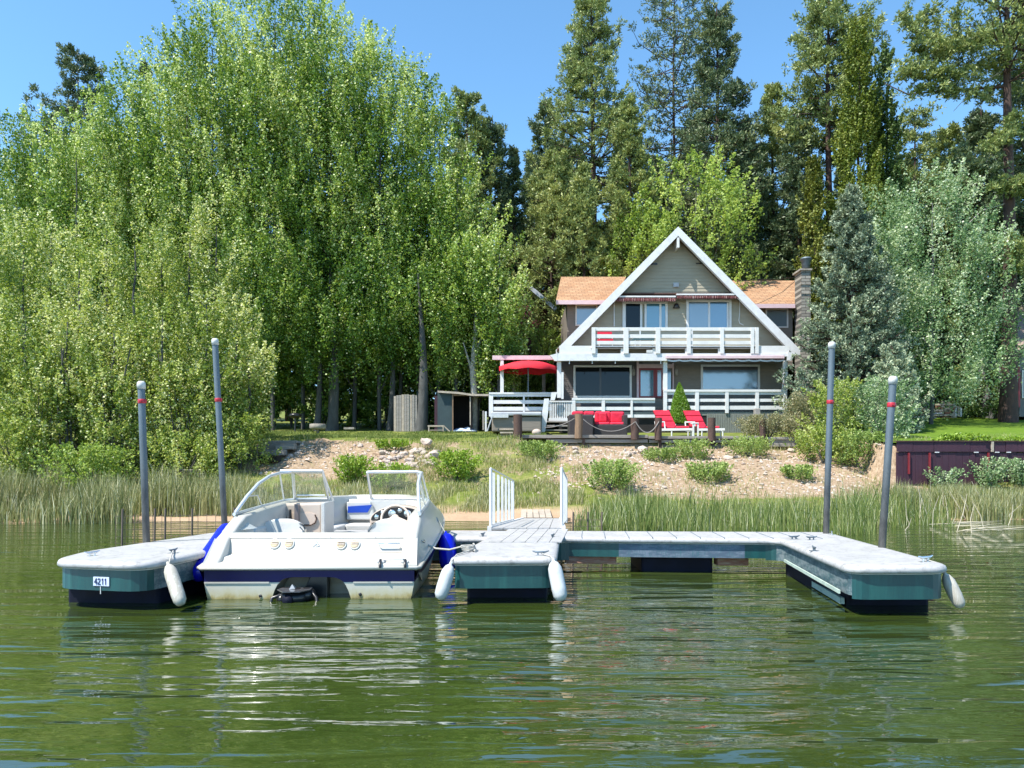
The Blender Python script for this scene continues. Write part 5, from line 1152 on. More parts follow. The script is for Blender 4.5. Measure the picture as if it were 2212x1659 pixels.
MB().lathe(c, [(0.02,-0.14),(0.22,-0.08),(0.30,0.0),(0.24,0.08),(0,0.14)], 16).build('bowl', M['black'], bq); MB().tube([c, c+Vector((0,0,-0.75))], 0.04, 6).build('leg', M['black'], bq)
for lab, a in (('low pale bench slab in the deep shade under the poplars', (745,572,828,588)),):
    o = bx(z5,*a,35.2,0.4).build('stone_bench', M['stone_grey']); tag(o, lab, 'bench')
# dark red cabin among the trees
cb = thing('red_cabin', 'dark red cabin with a grey roof edge, mostly hidden by trees', 'cabin', P(1160, 800, 44))
mb = MB(); mb.pbox(1085,660,1215,830,44,3).build('wall', M['cabin_red'], cb)
mb = MB(); mb.beam(P(1145,625,43.6), P(1200,672,43.6), 1.0, 0.22); mb.build('roof_edge', M['cover'], cb)
mb = MB(); mb.add([P(1140,612,43.8),P(1240,690,43.8),P(1240,690,47),P(1140,612,47)], [(0,1,2,3)]); mb.build('roof', M['black'], cb)
# steps down to the lake, left
ls = thing('bank_steps', 'rough grey timber steps cut into the left of the dirt bank', 'steps', P(610, 1000, 27.5))
def z1_(x, y): return z5(x, y)
for i, (x0, y0, x1, y1, Y, d) in enumerate(((60,680,368,702,28.3,0.6),(60,702,350,752,27.95,0.3),(190,722,345,752,27.75,0.3),(60,752,262,800,27.35,0.4),(40,800,210,850,26.75,0.4))):
    bx(z5,x0,y0,x1,y1,Y-0.4,d).build('step', M['grey_wood'] if i in (0,2) else M['shade_black'] if i == 4 else M['board_grey'], ls, bevel=0.02)  # lowest step is near-black, its shading put into the colour
o = MB().tube([P(*z5(45,870),27), P(*z5(48,800),27), P(*z5(40,760),27), P(*z5(62,690),27)], [0.05,0.035,0.03,0.02], 6).build('dead_branch', M['drift']); tag(o, 'bent pale branch standing beside the bank steps', 'branch')
bp_ = thing('plank_pile', 'few bleached planks lying in the reeds between the left piles', 'planks', P(410,1025,24.3))
for i, (x0, y0, x1, y1, r_) in enumerate(((388,1014,432,1016,0),(392,1018,425,1020.5,0.1),(385,1022,440,1024,-0.08),(396,1024.5,401,1031,0),(418,1024.5,423,1031,0))):
    a, b = P(x0,y0,24.3), P(x1,y1,24.3); MB().obox(((a.x+b.x)/2,24.3+0.1*i,(a.z+b.z)/2), ((b.x-a.x)/2,0.0,0), (0,0.25,0), (r_*0.1,0,(a.z-b.z)/2)).build('plank', M['drift'], bp_)

# ---------------------------------------------------------------- right: board wall, neighbour
wl = thing('board_retaining_wall', 'dark plum coloured board wall holding up the bright lawn', 'retaining wall', (16, 25, 1.1))
x0 = px2x(1936,25); xe = 24; x = x0; i = 0
while x < xe:
    w_ = 0.19+0.05*rnd.random(); z0_ = 0.9; zm = py2z(977+rnd.uniform(-1,1),25); MB().box(x, x+w_-0.008, 24.97+rnd.uniform(0,0.012), 25.03, z0_, zm).build('board', M['mahogany'], wl); x += w_; i += 1
    if i > 90: break
x = x0
mb = MB()
while x < xe:
    w_ = 0.5+0.7*rnd.random(); MB().box(x, min(xe, x+w_-0.015), 24.93+rnd.uniform(0,0.015), 24.99, py2z(976,25), py2z(954,25)).build('upper_plank', M['mahogany'], wl); x += w_
MB().box(x0-0.05, xe, 24.90, 25.15, py2z(954,25), py2z(952,25)).build('cap_rail', M['dark_wood'], wl)
for px_ in (2105, 2150, 2175, 2020):
    MB().pbox(px_,976,px_+9,978,24.92,0.03).build('white_bracket', M['trim'], wl)
for px_ in (2135, 1963, 2008): MB().pbox(px_,978,px_+3,1024,24.90,0.06).build('stay_post', M['door_red'], wl)
MB().pbox(2142,953,2147,976,24.90,0.04).build('pale_patch', M['drift'], wl)
nh = thing('neighbour_house', 'tan roofed house at the right edge, behind the big pine', 'house', P(2260, 900, 40))
a = P(2192, 640, 40); mb = MB(); p = [P(2192,672,42),P(2420,560,42),P(2420,660,39),P(2192,778,39)]
p = [P(2195,640,44), P(2500,520,44), P(2500,600,39.2), P(2195,765,39.2)]
mb.add(p + [v-Vector((0,0,0.25)) for v in p], [(3,2,1,0),(4,5,6,7),(3,7,6,2),(0,4,7,3)]); mb.build('roof', M['roof_old'], nh)
mb = MB(); mb.beam(P(2192,768,39.1), P(2420,645,39.1), 0.08, 0.30); mb.build('barge_board', M['dark_wood'], nh)
mb = MB(); a, b, c_, d_ = P(2202,770,39.5), P(2202,900,39.5), P(2420,900,39.5), P(2420,650,39.5); mb.poly_y([(a.x,a.z),(b.x,b.z),(c_.x,c_.z),(d_.x,d_.z)], 39.5, 43); mb.build('wall', M['grey_wall'], nh)
MB().pbox(2200,790,2204,880,39.44,0.05).build('corner_trim', M['door_red'], nh); window(nh, 2208,800,2240,860,39.42,0.05,3,'pane_dark')
MB().pbox(2186,805,2199,826,39.3,0.1).build('window_box', M['cover'], nh)
br_ = thing('brick_pile', 'heap of bricks and pale boards at the back of the neighbour lawn', 'brick pile', P(2050,903,41))
for i in range(34):
    px_ = 2042+rnd.uniform(-14,20); lay = rnd.randint(0,6); v = P(px_, 901-lay*4.5, 41+rnd.uniform(-0.2,0.2))
    MB().obox(v, (0.14,0.03*rnd.uniform(-1,1),0), (0,0.1,0), (0,0,0.045)).build('brick', [M['brick'],M['stone'],M['drift']][i%3], br_)
for i in range(14):
    px_ = 2015+rnd.uniform(-20,24); v = P(px_, 902-rnd.uniform(0,17), 40.8+rnd.uniform(-0.3,0.3))
    MB().obox(v, (rnd.uniform(0.3,0.6),0.1*rnd.uniform(-1,1),0.03*rnd.uniform(-1,1)), (0,0.12,0), (0,0,0.035)).build('board', [M['drift'],M['stone_grey'],M['cover']][i%3], br_)
for i, px_ in enumerate((2058,2063,2069,2074)): MB().pbox(px_,872+3*i,px_+4,900,40.9,0.1).build('upright_board', [M['drift'],M['cap_white']][i%2], br_)
gf = thing('back_picket_fence', 'faded grey picket fence in the shade behind the brick pile', 'fence', P(2020,890,42.5))
for i in range(20):
    MB().pbox(1996+i*3.6,866,1998.6+i*3.6,896,42.5,0.03).build('picket', M['grey_wood'], gf)
# ================================================================ vegetation
rs = np.random.RandomState(11)
def nrm(v): return v/np.maximum(np.linalg.norm(v, axis=-1, keepdims=True), 1e-9)
def leafquads(C, size, aspect=0.6, bias=(0,0,0.35), long_axis=None, lj=0.5, rs=rs):
    """rhombic leaves centred on C; bias pulls the leaf normals; long_axis (N,3) gives the leaf direction"""
    n = len(C); s = np.asarray(size, dtype=float)*np.ones(n)
    nn = nrm(rs.normal(size=(n,3)) + np.array(bias)*1.6)
    if long_axis is None: a = rs.normal(size=(n,3))
    else: a = nrm(long_axis) + rs.normal(size=(n,3))*lj
    if long_axis is None: a = a - nn*np.sum(a*nn, axis=1, keepdims=True); a = nrm(a); b = np.cross(nn, a)
    else:
        a = nrm(a); b = nrm(np.cross(a, nn))
    a = a*(s[:,None]*0.5); b = b*(s[:,None]*0.5*aspect)
    return np.stack([C-a, C-a*0.1+b, C+a, C-a*0.1-b], axis=1)
def jit(t, n, lo=0.05, sd=0.18, pale=0.0):
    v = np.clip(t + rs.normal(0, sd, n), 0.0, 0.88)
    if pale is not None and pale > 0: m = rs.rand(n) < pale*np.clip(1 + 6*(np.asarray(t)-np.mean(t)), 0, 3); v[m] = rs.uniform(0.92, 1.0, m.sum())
    return v

def limbs(mb, base, top, r0, n, reach, up=0.7, start=0.25, sub=True):
    base, top = Vector(base), Vector(top); d = top-base
    k = 8; pts = [base + d*(i/k) + Vector((rnd.uniform(-1,1), rnd.uniform(-1,1), 0))*r0*0.5*(0 < i < k) for i in range(k+1)]
    mb.tube(pts, [r0*(1-0.9*i/k)+0.01 for i in range(k+1)], 8)
    for i in range(n):
        t = start + (1-start)*0.9*i/n; p = base + d*t; a = rnd.uniform(0, 2*math.pi); l = reach*(1-0.6*t)*rnd.uniform(0.6,1.0)
        q = p + Vector((math.cos(a)*l*0.5, math.sin(a)*l*0.5, l*up*0.6)); e = p + Vector((math.cos(a)*l, math.sin(a)*l, l*up*1.5))
        r = r0*(1-0.85*t)*0.45; mb.tube([p, q, e], [r, r*0.65, r*0.2], 6)

def shoots(n, cx, cy, z0, z1, env, tilt=0.5, L=(1.0,2.2), per=60, rad=0.22, rin=0.15):
    """upright leafy shoots filling an envelope env(t)->radius; returns leaf centres and clump tints"""
    t = rs.beta(1.05, 1.15, n*2); a = rs.rand(n*2)*2*math.pi; u = np.sqrt(rin + (1-rin)*rs.rand(n*2))
    w = env(t); keep = rs.rand(n*2) < np.clip(w/np.max(w)*1.1, 0.15, 1); idx = np.where(keep)[0][:n]
    t, a, u, w = t[idx], a[idx], u[idx], w[idx]; m = len(t)
    ex = np.stack([np.cos(a), np.sin(a), np.zeros(m)], 1)
    kp = np.array([mn.noise(Vector((cx + float(w_*u_*math.cos(a_)), cy + float(w_*u_*math.sin(a_)), z0 + float(t_)*(z1-z0)))*0.62) for t_, a_, u_, w_ in zip(t, a, u, w)]) if z1-z0 > 4 else np.zeros(len(t))
    kk = (kp > -0.16) | (rs.rand(len(t)) < 0.30); t, a, u, w, kp = t[kk], a[kk], u[kk], w[kk], kp[kk]; m = len(t); ex = np.stack([np.cos(a), np.sin(a), np.zeros(m)], 1)
    l = rs.uniform(L[0], L[1], m); r = w*u*(1+0.35*kp)
    H = z1 - z0
    base = np.stack([cx + ex[:,0]*r*0.9, cy + ex[:,1]*r*0.9, z0 + t*H], 1)
    base[:,2] = np.minimum(base[:,2], z1 - l*0.95)
    d = nrm(np.stack([ex[:,0]*tilt*u + rs.normal(0,0.08,m), ex[:,1]*tilt*u + rs.normal(0,0.08,m), np.ones(m)], 1))
    s = rs.rand(m, per)**0.85
    rr = rad*(1.05-s)**0.7
    off = rs.normal(size=(m,per,3))*rr[...,None]*0.6
    C = base[:,None,:] + d[:,None,:]*(s*l[:,None])[...,None] + off
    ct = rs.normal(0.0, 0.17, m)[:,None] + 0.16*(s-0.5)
    return C.reshape(-1,3), np.repeat(ct.reshape(-1), 1), np.repeat(d, per, axis=0)

TREES = {}
def poplar(label, px, top, Y, hw, base=905, m='poplar', pale=0.05, size=0.108, dens=1.0, bark='bark_grey', trunk=True, cat='tree', name='poplar_tree', per=84, z_lo=None, crown0=0.10, shape=None, group=None, tint0=0.42, rad=0.36, L_=(0.9,2.2), r0=None):
    X = px2x(px, Y); z0 = gz(X, Y) - 0.05; z1 = py2z(top, Y); w = hw/1662*Y; H = z1-z0
    zc = z0 + H*crown0 if z_lo is None else z_lo
    t = thing(name, label, cat, (X, Y, z0), group=group)
    env = shape or (lambda u: w*np.clip(1.0*np.sin(np.clip(u*0.92+0.10,0,1)*math.pi)**0.55, 0.10, 1.0)*np.clip((1.06-u)/0.42, 0.06, 1))
    area = w*(z1-zc)
    n = int(11*area*dens + 20)
    C, ct, d = shoots(n, X, Y, zc, z1, env, L=L_, per=per, rad=rad)
    nL = len(C); V = leafquads(C, rs.uniform(0.7,1.35,nL)*size, 0.75, long_axis=None)
    big = 0.14*np.sin(C[:,0]*1.1+C[:,2]*0.7) + 0.08*np.sin(C[:,2]*2.1+C[:,1]*1.3)
    tint = jit(tint0 + ct + big*0.8, nL, sd=0.17, pale=pale)
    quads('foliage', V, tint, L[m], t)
    if trunk:
        mb = MB(); limbs(mb, (X, Y, z0-0.2), (X+0.1, Y, z0+H*0.88), r0 or max(0.05, H*0.008), 7, w*0.6, 1.4, 0.12); mb.build('trunk', M[bark], t)
    return t

ORD = ['first','second','third','fourth','fifth','sixth','seventh','eighth','ninth','tenth','eleventh','twelfth','thirteenth','fourteenth','fifteenth','sixteenth','seventeenth','eighteenth','nineteenth','twentieth']
# the tall back row of poplars, from left to right
BACK = [(-25,300,36,60),(32,252,37,48),(95,238,38,55),(160,262,36,50),(218,196,38,55),(275,160,39,60),(340,92,39,66),(400,52,38,66),(455,-5,38.5,74),(520,-60,39,80),(590,-80,38,84),(655,-40,39,80),(712,20,38,74),(765,44,39,70),(820,78,38,70),(865,125,39,54),(908,150,38,46),(945,215,38,44),(985,310,37.5,46),(1030,410,37,46),(1075,500,36.5,44)]
for i, (px, top, Y, hw) in enumerate(BACK):
    sil = 0.46
    lab = ('poplar cut by the left edge of the picture, in the tall back row' if i == 0 else 'rightmost and lowest poplar of the tall back row, beside the patio roof' if i == len(BACK)-1 else
           'poplar whose crown tip is the %s from the left in the tall back row' % (ORD[i] if i < 20 else 'twentieth'))
    poplar(lab, px, top, Y, hw*1.45, base=905, dens=0.95, crown0=0.13 if px < 560 else 0.14, pale=0.17 if px < 700 else 0.13, group='poplars of the tall back row', tint0=0.46 if px < 950 else 0.55, shape=(lambda u, w=hw*1.5/1662*Y: w*np.interp(u,[0,0.2,0.45,0.62,0.8,0.93,1.0],[0.50,0.66,0.95,1.0,0.72,0.30,0.08])), r0=0.1)
# a nearer, lower rank of the same poplars
MID = [(1005,520,37.2,66),(930,540,36.8,66),(1062,590,37.2,52),(860,510,36.9,66),(620,540,36.6,66),(700,520,36.7,66),(780,500,36.8,70),(545,470,36.0,62)]
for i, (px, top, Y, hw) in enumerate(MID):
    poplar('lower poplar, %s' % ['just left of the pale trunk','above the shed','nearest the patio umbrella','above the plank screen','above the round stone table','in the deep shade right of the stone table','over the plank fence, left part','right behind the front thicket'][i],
           px, top, Y, hw*1.2, dens=0.9, trunk=False, crown0=0.20, pale=0.03, group='lower poplars behind the lawn', tint0=0.40 if i in (0,2) else 0.20)  # low tint paints the shade under the tall crowns into the leaves
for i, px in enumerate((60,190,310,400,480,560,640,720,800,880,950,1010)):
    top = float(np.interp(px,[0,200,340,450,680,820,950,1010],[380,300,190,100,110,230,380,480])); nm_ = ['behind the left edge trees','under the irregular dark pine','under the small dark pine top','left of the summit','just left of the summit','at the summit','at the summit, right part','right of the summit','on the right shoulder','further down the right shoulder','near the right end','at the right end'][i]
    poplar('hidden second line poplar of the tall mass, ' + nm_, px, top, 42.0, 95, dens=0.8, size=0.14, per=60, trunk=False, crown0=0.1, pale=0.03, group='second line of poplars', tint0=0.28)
# thick bare lower trunks seen in the shade under the crowns
for i, (px, w_, Y, lab) in enumerate(((717,24,37.2,'thick grey poplar trunk in the shade, left of the kettle grill view'),(684,15,37.4,'slimmer grey trunk beside the thick shaded one'),(908,27,36.0,'broad dark trunk between the plank fence and the shed'),(842,16,37.6,'dark leaning trunk behind the plank fence'))):
    X = px2x(px,Y); z0 = gz(X,Y)-0.2; r = w_/1662*Y/2; mb = MB(); k = 8
    mb.tube([(X+0.15*math.sin(j*0.5), Y, z0+j*0.95) for j in range(k+1)], [r*(1.3 if j == 0 else 1-0.112*j) for j in range(k+1)], 12)
    o = mb.build('tree_trunk', M['bark_grey']); tag(o, ['thick grey trunk in the shade right of the stone topped table','slim grey trunk just left of the thick shaded one','broad dark trunk between the plank screen and the shed','dark trunk rising behind the plank screen'][i], 'tree')
t = thing('birch_tree', 'pale barked slender tree behind the shed, with a light green crown', 'tree', (px2x(1024,36.5), 36.5, gz(-1.8,36.5)))
mb = MB(); X = px2x(1024,36.5); z0 = gz(X,36.5); mb.tube([(X,36.5,z0-0.2),(X+0.02,36.5,z0+1.5),(X-0.06,36.5,z0+3.0),(X+0.08,36.5,z0+4.6),(X+0.05,36.5,z0+7.5)], [0.17,0.15,0.15,0.12,0.05], 10)
mb.tube([(X-0.02,36.5,z0+3.2),(X+0.5,36.4,z0+5.0)], [0.09,0.03], 6); mb.tube([(X,36.5,z0+2.5),(X-0.5,36.3,z0+4.2)], [0.07,0.03], 6); mb.build('trunk', M['bark_white'], t)
C, ct, d = shoots(70, X, 36.5, z0+3.8, z0+8.5, lambda u: 1.3*np.sin(np.clip(u*0.8+0.15,0,1)*math.pi), L=(0.8,1.6), per=60); quads('foliage', leafquads(C, 0.12, 0.75), jit(0.6+ct, len(C), pale=0.1), L['poplar'], t)

# front left thicket by the water
FRONT = [(-30,480,25.5,80),(45,455,27,70),(105,440,28,66),(165,520,26,64),(225,430,28.5,68),(285,470,27,66),(345,415,29,70),(405,440,28.5,66),(462,425,29,60),(440,610,26.5,60),(505,640,27.5,58),(345,640,25.5,62),(240,680,25.2,60),(140,650,25.0,62),(50,650,25.0,60),(535,740,27.0,46),(470,780,26.0,48)]
LBF = ['cut by the left edge of the picture','near the left edge, tall','tall, above the gap with the dark trunks','in front, left of the short pile top','tall, above the short pile','between the two left piles, half height','tallest part above the leaning pile top','left of the leaning pile top','with pale sprays at the right shoulder of the thicket','right behind the leaning pile','at the right of the leaning pile, domed','between the two left piles, low','right behind the short pile, low','low, beside the dark trunks','low at the left edge above the reeds','lowest at the right end of the thicket by the steps','low, behind the foot of the leaning pile']
for i, (px, top, Y, hw) in enumerate(FRONT):
    poplar('waterside thicket tree ' + LBF[i], px, top, Y, hw, m='willow', pale=0.15, size=0.080, dens=1.45, crown0=0.04, group='trees of the waterside thicket', tint0=0.50, rad=0.28, L_=(0.7,1.7), name='thicket_tree', r0=0.09)
for i, (px, w_, Y) in enumerate(((143,9,24.6),(152,6,24.7),(128,5,24.5),(262,5,24.8))):
    X = px2x(px,Y); z0 = gz(X,Y)-0.1; o = MB().tube([(X,Y,z0),(X+0.03,Y,z0+1.2),(X-0.05,Y,z0+2.6),(X+0.15*(i-1),Y,z0+4.2)], [w_/1662*Y*0.5,w_/1662*Y*0.45,w_/1662*Y*0.4,0.02], 7).build('tree_trunk', M['bark_grey'])
    tag(o, ['thickest dark trunk in the gap of the left thicket','dark trunk touching the thickest one on its right','thin dark stem left of the thickest trunk in the thicket','thin stem between the dark trunks and the short pile'][i], 'tree')

def shrub(label, px, top, bot, Y, hw, m='shrub', size=0.075, dens=1.0, group=None, cat='shrub', name='shrub', tint0=0.55, pale=0.04, leafy=0.75):
    X = px2x(px, Y); z0 = py2z(bot, Y); g0 = gz(X, Y); z0 = g0 - 0.03; z1 = py2z(top, Y); w = hw/1662*Y; H = max(z1-z0, 0.25)
    t = thing(name, label, cat, (X, Y, z0), group=group)
    n = int((60*w*H/ (size/0.075)**1.3 + 40)*dens); C, ct, d = shoots(n, X, Y, z0, z1, lambda u: w*np.sqrt(np.clip(1-(u*0.95)**2.2,0.05,1)), tilt=1.0, L=(min(0.25,H*0.35),min(1.0,H*1.05)), per=46, rad=0.08+0.05*min(2,H))
    C[:,2] = np.maximum(C[:,2], z0+0.02)
    quads('foliage', leafquads(C, rs.uniform(0.7,1.3,len(C))*size, leafy), jit(tint0+ct, len(C), pale=pale), L[m], t)
    mb = MB()
    for k in range(7):
        a = rnd.uniform(0,6.28); mb.tube([(X,Y,z0-0.05),(X+math.cos(a)*w*0.3,Y+math.sin(a)*w*0.3,z0+H*0.4),(X+math.cos(a)*w*0.6,Y+math.sin(a)*w*0.6,z0+H*0.75)], [0.025,0.015,0.005], 5)
    mb.build('stems', M['bark_grey'], t); return t
# shrubs
shrub('yellow green bush among the reeds left of the short pile', 190, 955, 1060, 23.0, 78, 'lime', 0.07, tint0=0.12)
shrub('low olive bush at the left edge behind the reeds', 40, 900, 1020, 24.0, 70, 'willow')
shrub('low bushy growth behind the reeds between the two left piles', 395, 930, 1020, 24.8, 85, 'willow')
shrub('low olive bush right of the leaning pile, at the thicket foot', 520, 890, 985, 26.0, 55, 'willow')
shrub('tall loose bush hiding the thicket stems near the left edge', 85, 770, 1010, 24.4, 62, 'willow', 0.08, dens=0.7, pale=0.12)
shrub('tall loose bush hiding the stems right of the dark trunks', 235, 790, 1010, 24.6, 58, 'willow', 0.08, dens=0.7, pale=0.12)
shrub('tall loose bush in the thicket midway between the two left piles', 390, 780, 1005, 25.4, 60, 'willow', 0.08, dens=0.7, pale=0.12)
shrub('bright green round weed bush on the dirt above the boat windshield', 761, 980, 1022, 24.9, 21, 'weed', 0.06, dens=1.3)
shrub('low spreading green weed right of the round weed bush', 838, 996, 1022, 24.6, 24, 'weed', 0.06)
shrub('tall bright green grass clump right of the rock pile', 986, 970, 1016, 25.3, 27, 'weed', 0.07, dens=1.2)
shrub('low green weeds at the lawn edge left of the rock pile', 850, 948, 976, 28.2, 36, 'weed', 0.06)
shrub('dense green shrub below the left end of the terrace edge', 1165, 950, 1008, 26.8, 38, 'shrub', 0.055, dens=1.3)
shrub('tall leafy shrub right of the right gangway railing', 1318, 990, 1050, 23.8, 38, 'shrub', 0.06, dens=1.3, tint0=0.6)
shrub('small shrub below the terrace edge near the red sofa', 1430, 965, 1008, 27.2, 32, 'shrub', 0.06)
shrub('shrub growing up to the terrace edge below the loungers', 1495, 946, 986, 28.2, 32, 'shrub', 0.06, tint0=0.6)
shrub('round green bush in the middle of the dirt bank', 1530, 994, 1034, 25.2, 36, 'shrub', 0.06, dens=1.2)
shrub('large green bush overhanging the right part of the terrace edge', 1615, 940, 994, 28.3, 36, 'shrub', 0.055, dens=1.1, tint0=0.6)
shrub('small light bush low on the right of the dirt bank', 1722, 1002, 1040, 25.0, 27, 'shrub', 0.06, tint0=0.65)
shrub('brownish grey shrub on the terrace by the porch corner', 1660, 893, 945, 30.2, 50, 'shrub_grey', 0.055, dens=1.6)
shrub('grey green tuft right of the brownish shrub', 1732, 925, 950, 29.6, 26, 'shrub_grey', 0.055)
shrub('leafy shrub against the right end of the porch rail', 1735, 845, 940, 31.0, 30, 'shrub_grey', 0.06, dens=1.1, pale=0.10)
shrub('tall round topped shrub in front of the spruce, behind the tall right pile', 1800, 815, 990, 28.0, 48, 'willow', 0.07, dens=1.0, tint0=0.5, pale=0.06)
shrub('broad low shrub at the foot of the tall right pile', 1780, 920, 1005, 27.2, 55, 'willow', 0.07, dens=0.9, tint0=0.5)
shrub('big light green shrub behind the short right pile', 1905, 810, 1000, 27.5, 54, 'silver', 0.075, dens=0.8, tint0=0.5, pale=0.06)
shrub('low olive shrub between the right piles', 1862, 930, 1012, 26.6, 55, 'shrub', 0.07, tint0=0.45)
shrub('grey leaved sprawling weed against the board wall, left', 2035, 1006, 1028, 24.6, 20, 'silver', 0.06, dens=0.5)
shrub('small silvery bush in front of the board wall, right', 2140, 985, 1030, 24.5, 11, 'silver', 0.06, dens=0.8)
shrub('tall silvery weed cut by the right edge before the board wall', 2208, 985, 1030, 24.4, 14, 'silver', 0.06)
shrub('leafy green weeds on top of the board wall', 2080, 936, 954, 25.6, 50, 'weed', 0.07, dens=0.8)
shrub('bright weeds on top of the board wall near the right edge', 2180, 944, 954, 25.6, 40, 'weed', 0.06)
shrub('dark hedge at the back of the neighbour lawn, left of the big trunk', 2120, 800, 905, 42.0, 50, 'cedar_dark', 0.11, pale=0.02)
shrub('dark hedge at the back of the neighbour lawn, at the right edge', 2215, 830, 905, 41.0, 45, 'cedar_dark', 0.11)
shrub('dark hedge behind the brick pile', 2020, 810, 870, 43.5, 70, 'cedar_dark', 0.12)
shrub('yellow green drooping shrub behind the patio roof', 1165, 700, 880, 41, 70, 'lime', 0.11, dens=0.8, tint0=0.2)
shrub('light green shrub seen under the red umbrella', 1130, 800, 900, 40, 50, 'shrub', 0.1, pale=0.1)
shrub('dark green shrub right of the umbrella pole', 1190, 790, 900, 40.5, 40, 'cedar', 0.1)
for i, (px, top, hw, Y) in enumerate(((560,640,60,40.5),(630,700,60,41),(700,660,60,40),(765,720,55,41.5),(830,690,55,40.5),(885,720,50,41),(945,700,55,40.5),(1005,740,50,39.5),(1065,720,50,41))):
    shrub('dark understorey bush in the shade ' + ['at the left end of the lawn','left of the stone topped table','behind the thick shaded trunk','behind the shaded stone bench','left of the plank screen','behind the plank screen','behind the garden shed','behind the pale trunk','behind the picket fence by the patio'][i], px, top, 905, Y, hw, 'poplar', 0.16, dens=1.1, tint0=0.3, group='understorey bushes under the poplars')
# clipped cone
t = thing('cone_shrub', 'bright green pointed cone shrub between the two red loungers', 'shrub', P(*z8(590,905), 32.2)); c = P(*z8(588,905), 32.2); tp = P(*z8(570,440), 32.2)
n = 9000; u = rs.rand(n)**0.75; hh = 1-u; H = tp.z - c.z; a = rs.rand(n)*2*math.pi; r = (0.52*(1-hh)**0.75)*(0.85+0.2*rs.rand(n)); r *= 1+0.08*np.sin(a*5+hh*9)
C = np.stack([c.x + (tp.x-c.x)*hh + r*np.cos(a), c.y + r*np.sin(a), c.z + H*hh], 1); quads('foliage', leafquads(C, 0.075, 0.5, long_axis=np.tile([0,0,1.0],(n,1)), lj=0.5), jit(0.5, n), L['cone'], t)
MB().tube([c, c+Vector((0,0,H*0.85))], [0.06,0.02], 8).build('trunk', M['bark'], t)

# ---------------------------------------------------------------- conifers
def conifer(label, px, top, Y, hw, m='pine', base_px=None, crown0=0.15, trunk_r=None, n_br=90, droop=0.0, shape=None, tuft=0.30, ntuft=12, nn=20, side=None, lean=0, sparse=1.0, name='pine_tree', tint0=0.45, bark='bark', group=None, curl=0.25, nw=0.038, nl=0.22, seed=None, irregular=0.35, latk=0.42):
    X = px2x(px, Y); z0 = gz(X, Y)-0.2; z1 = py2z(top, Y); w = hw/1662*Y; H = z1-z0
    t = thing(name, label, 'tree', (X, Y, z0), group=group)
    r0 = trunk_r or max(0.12, H*0.011); n_br = int(n_br*1.35)
    mb = MB(); k = 10
    tp = lambda u: Vector((X + lean*H*u + 0.08*math.sin(u*7+px), Y + 0.06*math.cos(u*5+px), z0 + H*u))
    mb.tube([tp(i/k) for i in range(k+1)], [r0*(1.15 if i == 0 else (1-0.88*i/k)) for i in range(k+1)], 10)
    shape = shape or (lambda u: (1-u)**0.75*np.clip((u+0.12)*5, 0.3, 1))
    Cs = []; Ds = []; Ts = []
    for i in range(n_br):
        u = (i+rs.rand())/n_br; zt_ = crown0 + (1-crown0)*u*0.985; p = tp(zt_); a = rs.rand()*2*math.pi
        l = w*float(shape(u))*(1-irregular+irregular*1.5*rs.rand()) + 0.15
        if side is not None: l *= 1 + side*math.cos(a)
        if rs.rand() > sparse: continue
        ca, sa = math.cos(a), math.sin(a); up = curl*l; dr = droop*l
        q1 = p + Vector((ca*l*0.45, sa*l*0.45, -dr*0.6+0.05*l)); q2 = p + Vector((ca*l*0.8, sa*l*0.8, -dr+up*0.35)); q3 = p + Vector((ca*l, sa*l, -dr*0.9+up))
        br = max(0.012, min(r0*0.42, 0.018*l+0.01)*(1-zt_*0.5)); mb.tube([p,q1,q2,q3], [br,br*0.75,br*0.5,br*0.25], 5, cap=False)
        nt_ = max(4, int(ntuft*(0.5+l/ max(w,0.5)*0.7)))
        s = rs.uniform(0.28, 1.03, nt_); pts = []
        for sv in s:
            b_ = q1.lerp(q2, (sv-0.45)/0.35) if sv < 0.8 else q2.lerp(q3, (sv-0.8)/0.2)
            if sv < 0.45: b_ = p.lerp(q1, sv/0.45)
            lat = (1.1-sv)*l*latk*rs.normal(); pts.append((b_.x - sa*lat, b_.y + ca*lat, b_.z + rs.normal()*0.07*l**0.5 + 0.05))
        pts = np.array(pts); Cs.append(pts); Ds.append(np.tile([ca*0.55, sa*0.55, 0.75-droop], (nt_,1))); Ts.append(np.full(nt_, rs.normal(0,0.10)) + 0.12*(s-0.6))
    C = np.concatenate(Cs); D = np.concatenate(Ds); T = np.concatenate(Ts); n = len(C)
    Cn = np.repeat(C, nn, axis=0); dn = nrm(np.repeat(D, nn, axis=0)*0.8 + rs.normal(size=(n*nn,3))*0.75)
    Cn = Cn + dn*tuft*0.5 + rs.normal(size=Cn.shape)*tuft*0.22
    V = leafquads(Cn, rs.uniform(0.7,1.2,n*nn)*nl, nw/nl*2.0, long_axis=dn, lj=0.15)
    quads('foliage', V, jit(tint0 + np.repeat(T, nn), n*nn, sd=0.12), L[m], t)
    mb.build('trunk', M[bark], t); return t
G = 'pines behind the house'
big_sh = lambda u: np.interp(u, [0,0.15,0.35,0.5,0.62,0.75,0.9,1.0], [0.8,1.0,0.95,0.85,0.6,0.42,0.40,0.10])
conifer('tallest broad pine left of the gable, its top at the picture edge', 1280, -8, 48, 150, crown0=0.30, n_br=150, shape=big_sh, trunk_r=0.34, ntuft=17, tint0=0.5)
conifer('thin see-through dark pine behind and right of the broad pine', 1457, -40, 52, 100, 'pine_dark', crown0=0.42, n_br=105, shape=lambda u: np.interp(u,[0,0.4,0.7,1],[0.9,1.0,0.95,0.45]), sparse=0.85, trunk_r=0.22, ntuft=11, nn=15, curl=0.45, tint0=0.55)
